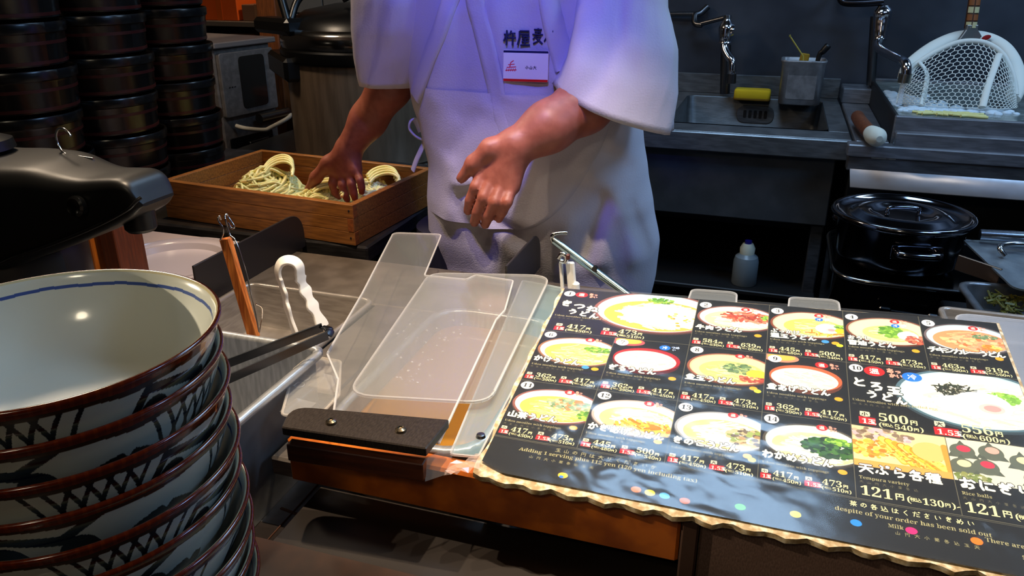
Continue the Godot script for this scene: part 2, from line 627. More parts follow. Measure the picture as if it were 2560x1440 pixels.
# ---------------------------------------------------------------- print: drawing into an Image
const GLYPHS := {
	"き": "25,25 75,20|22,42 78,36|42,8 62,58|58,58 40,54 26,66 34,82 66,88",
	"つ": "12,40 45,26 75,30 86,48 76,68 48,82",
	"ね": "30,10 30,92|10,32 42,28 12,72|42,45 62,28 80,36 82,66 66,84 52,78 60,68 78,78 92,90",
	"う": "36,10 62,18|20,42 50,34 74,40 74,64 42,92",
	"ど": "34,12 40,44|72,28 34,50 26,72 44,86 76,86|72,8 80,20|84,4 92,16",
	"ん": "48,8 18,86 38,54 52,54 54,80 68,86 88,66",
	"か": "12,36 58,30 56,72 44,88 34,80|40,8 18,84|72,22 88,50",
	"け": "20,14 18,60 26,86|42,34 90,32|70,10 70,58 52,92",
	"ざ": "20,26 70,22|22,42 76,36|38,8 58,54|56,56 36,52 24,66 34,82 64,88|76,6 84,18|88,4 96,14",
	"る": "24,16 70,14 26,54 56,44 78,58 72,84 46,90 42,76 60,76",
	"ぶ": "40,10 52,20|52,26 44,44 58,62 52,84 34,84|18,62 10,80|68,62 80,80|76,10 84,22|88,6 96,18",
	"っ": "26,56 56,46 76,54 74,70 50,84",
	"お": "14,30 62,26|38,8 38,80 20,84 16,70 40,52 72,56 76,78 54,90|72,20 88,34",
	"ろ": "24,16 70,14 24,58 56,46 80,60 74,82 44,92",
	"し": "36,10 34,70 48,88 80,68",
	"と": "32,10 42,44|76,26 32,52 24,74 44,88 80,86",
	"わ": "30,10 30,92|10,32 42,28 12,72|42,46 66,30 84,44 82,66 58,90",
	"め": "24,20 44,82|66,10 48,60 20,84 12,60 40,38 76,40 86,62 64,90",
	"に": "22,14 18,60 26,86|46,30 82,28|46,60 44,78 84,80",
	"ぎ": "22,25 68,20|20,42 74,36|40,8 58,56|56,58 38,54 24,66 32,82 62,88|74,6 82,18|86,4 94,14",
	"り": "30,12 26,46 34,56|66,10 70,50 48,92",
	"の": "52,20 38,76 18,70 16,44 44,18 78,30 84,60 56,88",
	"こ": "26,22 72,20|24,60 30,82 80,80",
	"あ": "16,26 76,22|40,8 42,84|66,38 44,78 20,82 22,60 52,44 84,58 78,84 58,92",
	"げ": "18,14 16,60 24,86|38,34 82,32|62,10 62,58 46,92|78,6 86,18|90,2 97,14",
	"ら": "38,8 58,18|28,30 24,60 60,48 80,62 70,84 42,92",
	"ぷ": "40,10 52,20|52,26 44,44 58,62 52,84 34,84|18,62 10,80|68,62 80,80|82,6 92,10 90,20 80,20 78,10 84,6",
	"は": "20,12 16,60 24,88|42,34 88,32|66,12 66,78 50,86 44,74 62,66 88,84",
	"く": "66,10 30,50 68,92",
	"だ": "12,28 60,24|38,8 18,90|56,50 84,50|52,76 58,86 90,84|78,6 84,16|90,4 96,14",
	"さ": "20,30 78,24|42,8 62,58|58,58 38,54 24,68 34,84 66,88",
	"い": "22,22 20,60 34,82|70,28 82,60",
	"チ": "70,10 26,22|8,46 92,44|54,18 52,64 30,92",
	"キ": "16,34 82,26|10,62 90,54|42,8 60,94",
	"ン": "16,22 36,36|14,84 58,66 88,26",
	"カ": "12,34 82,32 78,80 60,88|44,8 40,50 14,90",
	"レ": "28,12 28,84 84,44",
	"ー": "10,52 90,48",
	"〜": "8,56 28,42 50,52 72,60 92,44",
	"牛": "34,12 20,40|28,30 78,30|8,58 92,56|52,8 52,94",
	"肉": "18,28 18,92|18,28 84,28 84,86 70,88|50,8 48,34 32,54|50,36 66,52|48,58 32,80|50,62 68,80",
	"玉": "18,18 82,18|22,50 78,50|10,86 92,86|50,18 50,86|64,62 74,76",
	"釜": "40,6 14,34|58,6 88,34|30,24 70,22 30,46|32,30 66,48|22,54 78,54|10,88 90,88|50,46 50,88|30,66 38,78|70,66 62,78|28,70 72,70",
	"温": "12,14 22,24|8,40 18,48|10,86 24,62|36,12 82,12 82,44 36,44 36,12|36,28 82,28|32,58 86,58 86,86 32,86 32,58|50,58 50,86|68,58 68,86|26,90 94,90",
	"冷": "12,20 22,34|10,84 24,58|62,8 34,42|62,8 92,40|50,40 72,40|42,56 82,56 70,74|56,70 70,92",
	"醤": "8,30 24,30|24,8 24,50|40,14 84,20|50,10 56,22|8,16 20,26|40,34 88,34|72,26 72,48|20,56 82,56|24,66 78,66 78,94 24,94 24,66|42,56 42,78|58,56 58,78|24,82 78,82",
	"油": "12,14 24,24|8,40 20,48|10,88 26,62|38,32 88,32 88,88 38,88 38,32|38,60 88,60|62,10 62,88",
	"山": "50,10 50,84|16,42 16,86 84,86 84,40",
	"菜": "10,18 90,18|32,8 32,28|68,8 68,28|78,30 24,36|24,42 32,52|48,40 52,50|78,40 66,54|8,62 92,62|50,52 50,96|48,64 16,92|52,64 86,92",
	"天": "16,20 84,20|8,48 92,48|50,20 46,56 12,92|52,52 90,92",
	"各": "40,6 16,34|36,20 74,20 50,46 12,60|34,28 90,60|30,62 72,62 72,92 30,92 30,62",
	"種": "38,8 12,18|6,36 42,36|26,14 26,94|24,40 8,66|28,42 42,60|86,8 50,14|46,24 94,24|52,36 88,36 88,62 52,62 52,36|52,48 88,48|70,14 70,90|50,74 92,74|44,92 96,92",
	"円": "16,16 16,94|16,16 84,16 84,88 72,90|50,16 50,48|16,50 84,50",
	"税": "38,8 12,18|6,36 42,36|26,14 26,94|24,40 8,66|28,42 42,60|54,8 60,24|84,8 76,24|54,28 86,28 86,52 54,52 54,28|62,52 60,74 46,94|74,52 74,86 94,86 92,74",
	"込": "12,12 22,24|8,42 26,42 24,70 10,86|20,78 40,90 94,90|56,12 66,36 88,70|64,32 54,54 38,72",
	"大": "10,34 90,34|50,8 46,48 12,92|52,44 90,92",
	"小": "50,8 50,88 38,84|24,36 10,70|74,34 92,68",
	"杵": "8,32 46,32|28,8 28,94|26,36 8,70|30,40 46,58|60,10 50,36|56,26 90,26|48,52 96,52|72,26 72,94",
	"屋": "18,12 84,12 84,30 20,30|18,12 18,50 6,92|32,42 88,42|56,42 36,58 80,56|70,48 86,62|34,72 86,72|58,58 58,90|26,92 94,92",
	"麦": "20,14 80,14|26,28 74,28|10,42 90,42|50,6 50,42|42,44 14,70|34,56 74,56 52,80 16,94|36,62 88,94",
	"丸": "10,30 64,30 62,80 88,86 90,70|38,8 34,50 8,90|20,48 44,66",
}
var fonts := {}


func glyph_strokes(ch: String) -> Array:
	var out := []
	if not GLYPHS.has(ch):
		return out
	for s in GLYPHS[ch].split("|"):
		var line := PackedVector2Array()
		for p in s.split(" "):
			var xy: PackedStringArray = p.split(",")
			line.append(Vector2(xy[0].to_float(), xy[1].to_float()) / 100.0)
		out.append(line)
	return out


func ell(im: Image, cx: float, cy: float, rx: float, ry: float, c: Color) -> void:
	for y in range(int(cy - ry), int(cy + ry) + 1):
		var t := 1.0 - pow((y + 0.5 - cy) / ry, 2)
		if t > 0.0:
			var w := rx * sqrt(t)
			im.fill_rect(Rect2i(int(cx - w + 0.5), y, maxi(int(2.0 * w + 0.5), 1), 1), c)


func line(im: Image, a: Vector2, b: Vector2, w: float, c: Color) -> void:
	var n := maxi(int(a.distance_to(b) / maxf(w * 0.25, 0.6)), 1)
	for i in n + 1:
		var p := a.lerp(b, float(i) / n)
		if w < 2.4:
			im.fill_rect(Rect2i(int(p.x - w * 0.5 + 0.5), int(p.y - w * 0.5 + 0.5), maxi(int(w + 0.5), 1), maxi(int(w + 0.5), 1)), c)
		else:
			ell(im, p.x, p.y, w * 0.5, w * 0.5, c)


func strokes(im: Image, pts: PackedVector2Array, w: float, c: Color) -> void:
	for i in pts.size() - 1:
		line(im, pts[i], pts[i + 1], w, c)


# brush lettering; a rim of another colour goes under it
func brush(im: Image, s: String, x: float, y: float, size: float, w: float, c: Color, under = null, step := 0.96, drop := 0.0) -> void:
	for pass_of in 2:
		if pass_of == 0 and under == null:
			continue
		var px := x
		var py := y
		for ch in s:
			for l in glyph_strokes(ch):
				var q := PackedVector2Array()
				for p in l:
					q.append(Vector2(px, py) + p * size)
				strokes(im, q, w * (1.55 if pass_of == 0 else 1.0), under if pass_of == 0 else c)
			px += size * step
			py += drop


func fill_tri(im: Image, a: Vector2, b: Vector2, c: Vector2, col: Color) -> void:
	var y0 := int(floor(minf(a.y, minf(b.y, c.y))))
	var y1 := int(ceil(maxf(a.y, maxf(b.y, c.y))))
	for y in range(y0, y1 + 1):
		var yc := y + 0.5
		var lo := 1e9
		var hi := -1e9
		for e in [[a, b], [b, c], [c, a]]:
			var p: Vector2 = e[0]
			var q: Vector2 = e[1]
			if (p.y <= yc) != (q.y <= yc):
				var x := p.x + (yc - p.y) / (q.y - p.y) * (q.x - p.x)
				lo = minf(lo, x)
				hi = maxf(hi, x)
		if hi > lo:
			var xa := int(round(lo))
			var xb := int(round(hi))
			if xb > xa:
				im.fill_rect(Rect2i(xa, y, xb - xa, 1), col)


# type set in a font: x is its left end, y its baseline, h the height of the font; gives back the width
func type_set(im: Image, s: String, x: float, y: float, h: float, c: Color, family := "Droid Serif", bold := true) -> float:
	var key := family + str(bold)
	if not fonts.has(key):
		var f := SystemFont.new()
		f.font_names = PackedStringArray([family])
		f.font_weight = 700 if bold else 400
		fonts[key] = f
	var tm := TextMesh.new()
	tm.font = fonts[key]
	tm.text = s
	tm.font_size = 64
	tm.pixel_size = h / 64.0
	tm.depth = 0.0
	tm.curve_step = 6.0
	tm.horizontal_alignment = HORIZONTAL_ALIGNMENT_LEFT
	tm.vertical_alignment = VERTICAL_ALIGNMENT_BOTTOM
	var a := tm.get_mesh_arrays()
	if a.size() == 0 or a[Mesh.ARRAY_VERTEX] == null:
		return 0.0
	var v: PackedVector3Array = a[Mesh.ARRAY_VERTEX]
	var ids: PackedInt32Array = a[Mesh.ARRAY_INDEX]
	var drop := h * 0.24
	for i in range(0, ids.size(), 3):
		var p0 := v[ids[i]]
		var p1 := v[ids[i + 1]]
		var p2 := v[ids[i + 2]]
		fill_tri(im, Vector2(x + p0.x, y + drop - p0.y), Vector2(x + p1.x, y + drop - p1.y), Vector2(x + p2.x, y + drop - p2.y), c)
	return tm.get_aabb().end.x


func dabs(im: Image, rng: RandomNumberGenerator, cx: float, cy: float, rx: float, ry: float, n: int, size: float, cols: Array, long := 1.0) -> void:
	for i in n:
		var a := rng.randf() * TAU
		var r := sqrt(rng.randf())
		var p := Vector2(cx + cos(a) * r * rx, cy + sin(a) * r * ry)
		var s := size * rng.randf_range(0.6, 1.3)
		var c: Color = cols[rng.randi() % cols.size()]
		c = c.lightened(rng.randf() * 0.12).darkened(rng.randf() * 0.12)
		if long > 1.01:
			var d := Vector2.from_angle(rng.randf() * TAU) * s * long
			d.y *= 0.6
			line(im, p - d, p + d, s, c)
		else:
			ell(im, p.x, p.y, s, s * 0.75, c)


func noodles_print(im: Image, rng: RandomNumberGenerator, cx: float, cy: float, rx: float, ry: float, n: int, w: float, cols: Array) -> void:
	for i in n:
		var a := rng.randf() * TAU
		var r := sqrt(rng.randf()) * 0.85
		var p := Vector2(cx + cos(a) * r * rx, cy + sin(a) * r * ry)
		var dir := rng.randf_range(-0.7, 0.7)
		var c: Color = cols[rng.randi() % cols.size()]
		c = c.darkened(rng.randf() * 0.14)
		var q := PackedVector2Array()
		var bend := rng.randf_range(-0.5, 0.5)
		for k in 6:
			q.append(p)
			p += Vector2(cos(dir), sin(dir) * 0.6) * rx * 0.13
			dir += bend * 0.4
			if pow((p.x - cx) / rx, 2) + pow((p.y - cy) / ry, 2) > 1.0:
				break
		strokes(im, q, w + 1.5, c.darkened(0.22))
		strokes(im, q, w, c)


# ---------------------------------------------------------------- the room
func room() -> void:
	var st := new_st()
	span_box(st, Vector3(-4.1, -0.1, -6.3), Vector3(3.1, 0.0, 3.1), 0.0)
	structure("floor", st, worn("floor_tile", Color(0.1, 0.09, 0.085), Color(0.16, 0.145, 0.13), 0.6, 0.0))
	st = new_st()
	span_box(st, Vector3(-4.1, 2.65, -6.3), Vector3(3.1, 2.75, 3.1), 0.0)
	structure("ceiling", st, mat(Color(0.3, 0.29, 0.28), 0.8))
	st = new_st()
	span_box(st, Vector3(-4.1, 0, 3.0), Vector3(3.1, 2.65, 3.1), 0.0)
	structure("wall_front", st, mat(Color(0.25, 0.2, 0.16), 0.8))
	st = new_st()
	span_box(st, Vector3(-4.1, 0, -6.3), Vector3(-4.0, 2.65, 3.0), 0.0)
	structure("wall_left", st, mat(Color(0.22, 0.19, 0.17), 0.8))
	st = new_st()
	span_box(st, Vector3(3.0, 0, -6.3), Vector3(3.1, 2.65, 3.0), 0.0)
	structure("wall_right", st, mat(Color(0.2, 0.2, 0.21), 0.8))
	st = new_st()
	span_box(st, Vector3(-4.0, 0, -6.3), Vector3(3.0, 2.65, -6.2), 0.0)
	structure("wall_rear", st, mat(Color(0.42, 0.33, 0.28), 0.8))
	# the kitchen's own back wall, in steel behind the sinks; an opening to the back room at its left end
	st = new_st()
	span_box(st, Vector3(-0.75, 0, -3.22), Vector3(3.0, 2.65, -3.12), 0.0)
	structure("wall_back", st, steel("wall_steel", Color(0.25, 0.27, 0.31), 0.42, Vector3(0.7, 0.9, 0.7), 0.002))
	# tiled stretch left of the steel: joints are the gaps between the tiles
	st = new_st()
	span_box(st, Vector3(-2.06, 0, -3.24), Vector3(-0.75, 2.65, -3.135), 0.0)
	var wall := structure("wall_tiled", st, mat(Color(0.17, 0.17, 0.17), 0.8))
	var tile_a := new_st()
	box(tile_a, Vector3(0.195, 0.195, 0.014), Transform3D(), 0.002)
	tile_a.generate_normals()
	var tm := tile_a.commit()
	var tones := [mat(Color(0.4, 0.4, 0.39), 0.3), mat(Color(0.43, 0.43, 0.42), 0.3), mat(Color(0.38, 0.38, 0.37), 0.32)]
	for i in 6:
		for k in 8:
			same("tile", tm, tones[(i * 3 + k * 5) % 3], wall, at(Vector3(-1.955 + i * 0.2, 0.5 + k * 0.2, -3.13)))
	# wooden post at the edge of the opening, with a cross rail
	st = new_st()
	span_box(st, Vector3(-2.155, 0, -3.2), Vector3(-2.06, 2.65, -3.08), 0.004)
	structure("trim_post", st, wood("post_wood", Color(0.42, 0.22, 0.09), Color(0.56, 0.31, 0.13), 0.5, Vector3(24, 2, 24)))
	# canopy board over the counter, between the cook's side and the customers
	st = new_st()
	span_box(st, Vector3(-3.0, 1.93, -0.80), Vector3(2.4, 2.65, -0.76), 0.004)
	structure("trim_canopy", st, wood("canopy_wood", Color(0.16, 0.09, 0.05), Color(0.24, 0.14, 0.08), 0.5))


# ---------------------------------------------------------------- the serving counter
func counter() -> void:
	var top := steel("counter_steel", Color(0.46, 0.42, 0.38), 0.38, Vector3(3, 20, 3), 0.01)
	var t := thing("serving_counter", "long serving counter of dark steel with a brown front, its top full of pans", "counter", Vector3(0, 0, 0))
	# body below the worktop
	var st := new_st()
	span_box(st, Vector3(-2.4, 0.0, -1.24), Vector3(1.7, 0.78, -0.63), 0.004)
	obj("body", st, mat(Color(0.12, 0.085, 0.06), 0.5), t)
	# worktop: strips round the openings
	st = new_st()
	span_box(st, Vector3(-2.4, 0.86, -1.255), Vector3(1.7, 0.885, -1.07), 0.003)
	span_box(st, Vector3(-2.4, 0.86, -1.07), Vector3(-0.83, 0.885, -0.62), 0.003)
	span_box(st, Vector3(-0.585, 0.86, -1.07), Vector3(-0.50, 0.885, -0.79), 0.003)
	span_box(st, Vector3(-0.83, 0.86, -0.85), Vector3(-0.585, 0.885, -0.79), 0.003)
	span_box(st, Vector3(-0.50, 0.86, -1.02), Vector3(-0.446, 0.885, -0.64), 0.003)
	span_box(st, Vector3(-0.50, 0.86, -1.07), Vector3(-0.30, 0.885, -1.02), 0.003)
	span_box(st, Vector3(-0.24, 0.86, -1.07), Vector3(1.7, 0.885, -0.64), 0.003)
	obj("worktop", st, top, t)
	# floor of the openings
	st = new_st()
	span_box(st, Vector3(-0.83, 0.78, -0.80), Vector3(-0.44, 0.80, -0.56), 0.002)
	obj("well_floor", st, steel("well_steel", Color(0.52, 0.53, 0.55), 0.45), t)
	st = new_st()
	span_box(st, Vector3(-0.4875, 0.8, -0.800), Vector3(-0.4865, 0.802, -0.56), 0.0)
	bar(st, Vector3(-0.506, 0.8, -0.655), Vector3(-0.462, 0.8, -0.648), 0.004, 0.003)
	obj("joint", st, mat(Color(0.35, 0.2, 0.12), 0.6), t)
	# front board under the menu: orange-brown lacquered wood, then a grey-brown metal plate past an upright
	st = new_st()
	span_box(st, Vector3(-0.46, 0.875, -0.645), Vector3(-0.035, 0.930, -0.62), 0.003)
	var fb := worn("front_wood", Color(0.6, 0.29, 0.075), Color(0.78, 0.41, 0.1), 0.28, 0.0, Vector3(3, 3, 3), 0.02, 5)
	obj("front_board", st, fb, t)
	st = new_st()
	span_box(st, Vector3(-0.034, 0.855, -0.645), Vector3(-0.018, 0.930, -0.617), 0.002)
	obj("upright", st, mat(Color(0.24, 0.15, 0.1), 0.5), t)
	st = new_st()
	span_box(st, Vector3(-0.017, 0.84, -0.645), Vector3(1.7, 0.930, -0.62), 0.002)
	var plate := worn("speckled_plate", Color(0.38, 0.29, 0.245), Color(0.46, 0.36, 0.31), 0.5, 0.2, Vector3(40, 14, 14), 0.06, 11)
	obj("front_plate", st, plate, t)
	# tray shelf, dark and glossy, and the rail nearest the customer
	st = new_st()
	span_box(st, Vector3(-2.4, 0.835, -0.645), Vector3(-0.84, 0.855, -0.535), 0.002)
	span_box(st, Vector3(-0.44, 0.835, -0.645), Vector3(1.7, 0.855, -0.535), 0.002)
	obj("tray_shelf", st, mat(Color(0.13, 0.105, 0.09), 0.32), t)
	st = new_st()
	span_box(st, Vector3(-2.4, 0.80, -0.545), Vector3(1.7, 0.862, -0.08), 0.004)
	obj("tray_rail", st, worn("rail_wood", Color(0.16, 0.085, 0.05), Color(0.2, 0.11, 0.065), 0.35, 0.0, Vector3(6, 6, 6)), t)
	st = new_st()
	span_box(st, Vector3(-2.4, 0.0, -0.63), Vector3(1.7, 0.80, -0.5), 0.003)
	obj("front_panel", st, mat(Color(0.12, 0.07, 0.045), 0.5), t)
	# dark side guards with a round far corner, standing on the worktop
	for g in [[-0.85, -0.965, -1.285], [-0.374, -1.12, -1.315]]:
		st = new_st()
		var len_: float = g[1] - g[2]
		var o := rounded([Vector2(0, 0), Vector2(len_, 0), Vector2(len_, 0.074), Vector2(0, 0.074)], [0.0, 0.0, 0.0, 0.05], 8)
		slab(st, o, 0.004, Transform3D(Basis(Vector3(0, 0, 1), Vector3.UP, Vector3(-1, 0, 0)), Vector3(g[0], 0.885, g[2])), 0.001)
		obj("guard", st, mat(Color(0.17, 0.15, 0.145), 0.35), t)


# ---------------------------------------------------------------- the side table: noodle box, lacquer tubs
func side_table() -> void:
	var t := thing("side_table", "dark steel side table behind the counter carrying the wooden noodle box", "table")
	var st := new_st()
	span_box(st, Vector3(-2.0, 0.862, -1.95), Vector3(-0.715, 0.896, -1.29), 0.004)
	obj("tabletop", st, steel("table_steel", Color(0.2, 0.19, 0.19), 0.35, Vector3(3, 20, 3), 0.01), t)
	st = new_st()
	for p in [Vector3(-0.74, 0.43, -1.92), Vector3(-1.96, 0.43, -1.92), Vector3(-0.74, 0.43, -1.32), Vector3(-1.96, 0.43, -1.32)]:
		var leg := new_st()
		box(leg, Vector3(0.04, 0.862, 0.04), at(p), 0.003)
		obj("leg", leg, mat(Color(0.2, 0.2, 0.2), 0.4, 1.0), t)
	noodle_box()
	lacquer_tubs()
	# flat white tub lid and the board under it
	t = thing("cutting_board", "pale grey plastic board lying on the counter between the air pot and the noodle box", "cutting board")
	st = new_st()
	level_sheet(st, [Vector3(-1.3, 0.8905, -0.95), Vector3(-0.862, 0.8905, -0.95), Vector3(-0.862, 0.8905, -1.245), Vector3(-1.3, 0.8905, -1.245)], 0.03, 0.010, 0.002)
	obj("board", st, mat(Color(0.62, 0.56, 0.56), 0.4), t)
	t = thing("tub_lid", "round translucent white plastic tub lid with ridged rim, behind the top bowl", "lid", Vector3(-0.985, 0.8962, -1.075))
	st = new_st()
	lathe(st, [Vector2(0.0, 0.0), Vector2(0.118, 0.0), Vector2(0.121, 0.012), Vector2(0.117, 0.022), Vector2(0.111, 0.023), Vector2(0.107, 0.014), Vector2(0.100, 0.012), Vector2(0.095, 0.02), Vector2(0.088, 0.02), Vector2(0.082, 0.01), Vector2(0.0, 0.009)], 72, Transform3D(), 0.9)
	var m := mat(Color(0.66, 0.62, 0.64), 0.22)
	obj("body", st, m, t)
	# wooden holder standing behind the bowls
	t = thing("wooden_holder", "upright holder of two wooden boards with a gap, under the air pot's spout", "holder", Vector3(Vector3(-0.9958, 0.9612, -0.96).x, 0.8855, -0.96))
	st = new_st()
	box(st, Vector3(0.014, 0.2, 0.06), at(Vector3(-0.021, 0.1, 0.0)), 0.0015)
	obj("board", st, wood("holder_light", Color(0.72, 0.38, 0.1), Color(0.85, 0.48, 0.14), 0.5, Vector3(30, 3, 30)), t)
	st = new_st()
	box(st, Vector3(0.030, 0.21, 0.06), at(Vector3(0.016, 0.105, -0.004)), 0.0015)
	obj("board", st, wood("holder_dark", Color(0.36, 0.15, 0.04), Color(0.46, 0.2, 0.06), 0.5, Vector3(30, 3, 30)), t)
	st = new_st()
	box(st, Vector3(0.064, 0.012, 0.075), at(Vector3(0.0, 0.006, 0.0)), 0.0015)
	obj("base", st, mats["holder_dark"], t)


func noodle_box() -> void:
	var turn := deg_to_rad(-5.0)
	var t := thing("noodle_box", "shallow wooden noodle box with finger-jointed corners on the side table", "box", Vector3(-0.962, 0.897, -1.468), Basis(Vector3.UP, turn))
	var m := wood("box_wood", Color(0.46, 0.28, 0.12), Color(0.6, 0.38, 0.17), 0.42, Vector3(3, 30, 30))
	var m2 := wood("box_wood_end", Color(0.42, 0.21, 0.07), Color(0.58, 0.31, 0.11), 0.5, Vector3(20, 20, 4))
	var w := 0.478
	var d := 0.322
	var h := 0.082
	var k := 0.014
	var row := h / 3.0
	# long walls carry the top and bottom fingers, short walls the middle one
	for s in [-1.0, 1.0]:
		var st := new_st()
		for r in 3:
			var cut := 0.0 if r != 1 else k * 2.0
			box(st, Vector3(w - cut, row - 0.0004, k), at(Vector3(0, row * (r + 0.5), s * (d - k) * 0.5)), 0.0008)
		obj("wall", st, m, t)
		st = new_st()
		for r in 3:
			var cut := 0.0 if r == 1 else k * 2.0
			box(st, Vector3(k, row - 0.0004, d - cut), at(Vector3(s * (w - k) * 0.5, row * (r + 0.5), 0)), 0.0008)
		obj("wall", st, m, t)
	for r in 3:
		var st := new_st()
		if r == 1:
			box(st, Vector3(k - 0.001, row - 0.001, 0.0016), at(Vector3((w - k) * 0.5, row * 1.5, d * 0.5)), 0.0004)
		else:
			box(st, Vector3(0.0016, row - 0.001, k - 0.001), at(Vector3(w * 0.5, row * (r + 0.5), (d - k) * 0.5)), 0.0004)
		obj("finger_end", st, m2, t)
	for r in [0, 2]:
		var st := new_st()
		lathe(st, [Vector2(0, 0.0), Vector2(0.0022, 0.0), Vector2(0.0018, 0.001), Vector2(0, 0.0012)], 10, Transform3D(Basis(Vector3.RIGHT, Vector3(0, 0, 1), Vector3(0, -1, 0)), Vector3(w * 0.5 - 0.009, row * (r + 0.55), d * 0.5)))
		obj("nail", st, mat(Color(0.08, 0.05, 0.03), 0.5), t)
	for i in 8:
		var st := new_st()
		box(st, Vector3(0.0545, 0.006, d - 2.2 * k), at(Vector3(-0.196 + i * 0.056, 0.006, 0)), 0.001)
		obj("slat", st, m2, t)
	# heaps of noodles
	var rng := RandomNumberGenerator.new()
	rng.seed = 41
	var pale := StandardMaterial3D.new()
	pale.albedo_color = Color(0.93, 0.88, 0.62)
	pale.roughness = 0.28
	pale.subsurf_scatter_enabled = true
	pale.subsurf_scatter_strength = 0.25
	var heaps := [
		[Vector3(-1.075, 0.912, -1.505), 0.085, 0.07, 0.062, "heap of pale udon noodles left of the cook's hand in the wooden box", 0.4],
		[Vector3(-0.925, 0.912, -1.455), 0.075, 0.06, 0.034, "low heap of udon noodles under the cook's fingers in the wooden box", 1.2],
		[Vector3(-0.835, 0.912, -1.545), 0.072, 0.052, 0.046, "heap of udon noodles right of the cook's hand in the wooden box", 2.0],
	]
	for hp in heaps:
		var st := new_st()
		var c: Vector3 = hp[0]
		for i in 90:
			var raw := []
			var a := rng.randf() * TAU
			var r0 := sqrt(rng.randf())
			var layer := rng.randf()
			var turn_dir := 1.0 if rng.randf() > 0.3 else -1.0
			for s in 9:
				var rr := clampf(r0 + 0.22 * sin(s * 0.9 + i), 0.08, 1.0)
				var y: float = hp[3] * (1.0 - rr * rr) * (0.35 + 0.65 * layer) + 0.004 + 0.004 * sin(s * 1.7 + i * 2.0)
				raw.append(c + Vector3(cos(a) * hp[1] * rr, y, sin(a) * hp[2] * rr).rotated(Vector3.UP, hp[5]))
				a += turn_dir * rng.randf_range(0.25, 0.6)
			tube(st, curve_pts(raw, 4), 0.0034, 7)
		# a fold of strands standing up at the far side
		for i in 10:
			var raw := []
			for s in 7:
				var q := s / 6.0
				raw.append(c + Vector3(0.03 + 0.035 * cos(PI * q) + 0.004 * i - 0.02, 0.01 + hp[3] * (0.75 + 0.35 * sin(PI * q)) + 0.002 * (i % 3), -0.03 + 0.006 * i - 0.03 * sin(PI * q)).rotated(Vector3.UP, 0.0))
			tube(st, curve_pts(raw, 4), 0.0034, 7)
		var o := obj("udon_noodles", st, pale)
		tag(o, hp[4], "noodles", "heaps of udon in the wooden box", "stuff")


func lacquer_tubs() -> void:
	var h := 0.081
	var prof := [Vector2(0, 0.002), Vector2(0.098, 0.0), Vector2(0.1045, 0.006), Vector2(0.1085, 0.058), Vector2(0.1095, 0.062), Vector2(0.1125, 0.064), Vector2(0.1135, 0.078), Vector2(0.1120, 0.0815), Vector2(0.1085, 0.0815), Vector2(0.107, 0.078), Vector2(0.1035, 0.012), Vector2(0.0, 0.010)]
	var st := new_st()
	lathe(st, prof, 72, Transform3D(), 0.5)
	st.generate_normals()
	var body := st.commit()
	var band := func(y: float, r: float) -> ArrayMesh:
		var b := new_st()
		lathe(b, [Vector2(r - 0.001, y - 0.0032), Vector2(r + 0.0007, y - 0.003), Vector2(r + 0.0007, y + 0.003), Vector2(r - 0.001, y + 0.0032)], 72)
		b.generate_normals()
		return b.commit()
	var low: ArrayMesh = band.call(0.012, 0.1052)
	var high: ArrayMesh = band.call(0.046, 0.1078)
	var black := mat(Color(0.035, 0.03, 0.028), 0.24)
	var red := mat(Color(0.19, 0.03, 0.026), 0.34)
	var stacks := [
		[Vector3(-1.418, 0.897, -1.631), 6, "the far stack beside the oven"],
		[Vector3(-1.392, 0.897, -1.396), 6, "the middle of the three stacks"],
		[Vector3(-1.375, 0.897, -1.165), 6, "the near stack behind the air pot"],
	]
	var order := ["lowest", "second lowest", "third lowest", "third highest", "second highest", "topmost"]
	for s in stacks:
		for k in s[1]:
			var t := thing("lacquer_tub", "%s black lacquer tub with red bands in %s" % [order[k], s[2]], "tub", s[0] + Vector3(0.0025 * sin(k * 2.3), 0.0822 * k, 0.0025 * cos(k * 3.1)), Basis(), "stacked black lacquer tubs")
			same("body", body, black, t, Transform3D())
			same("red_band", low, red, t, Transform3D())
			same("red_band", high, red, t, Transform3D())


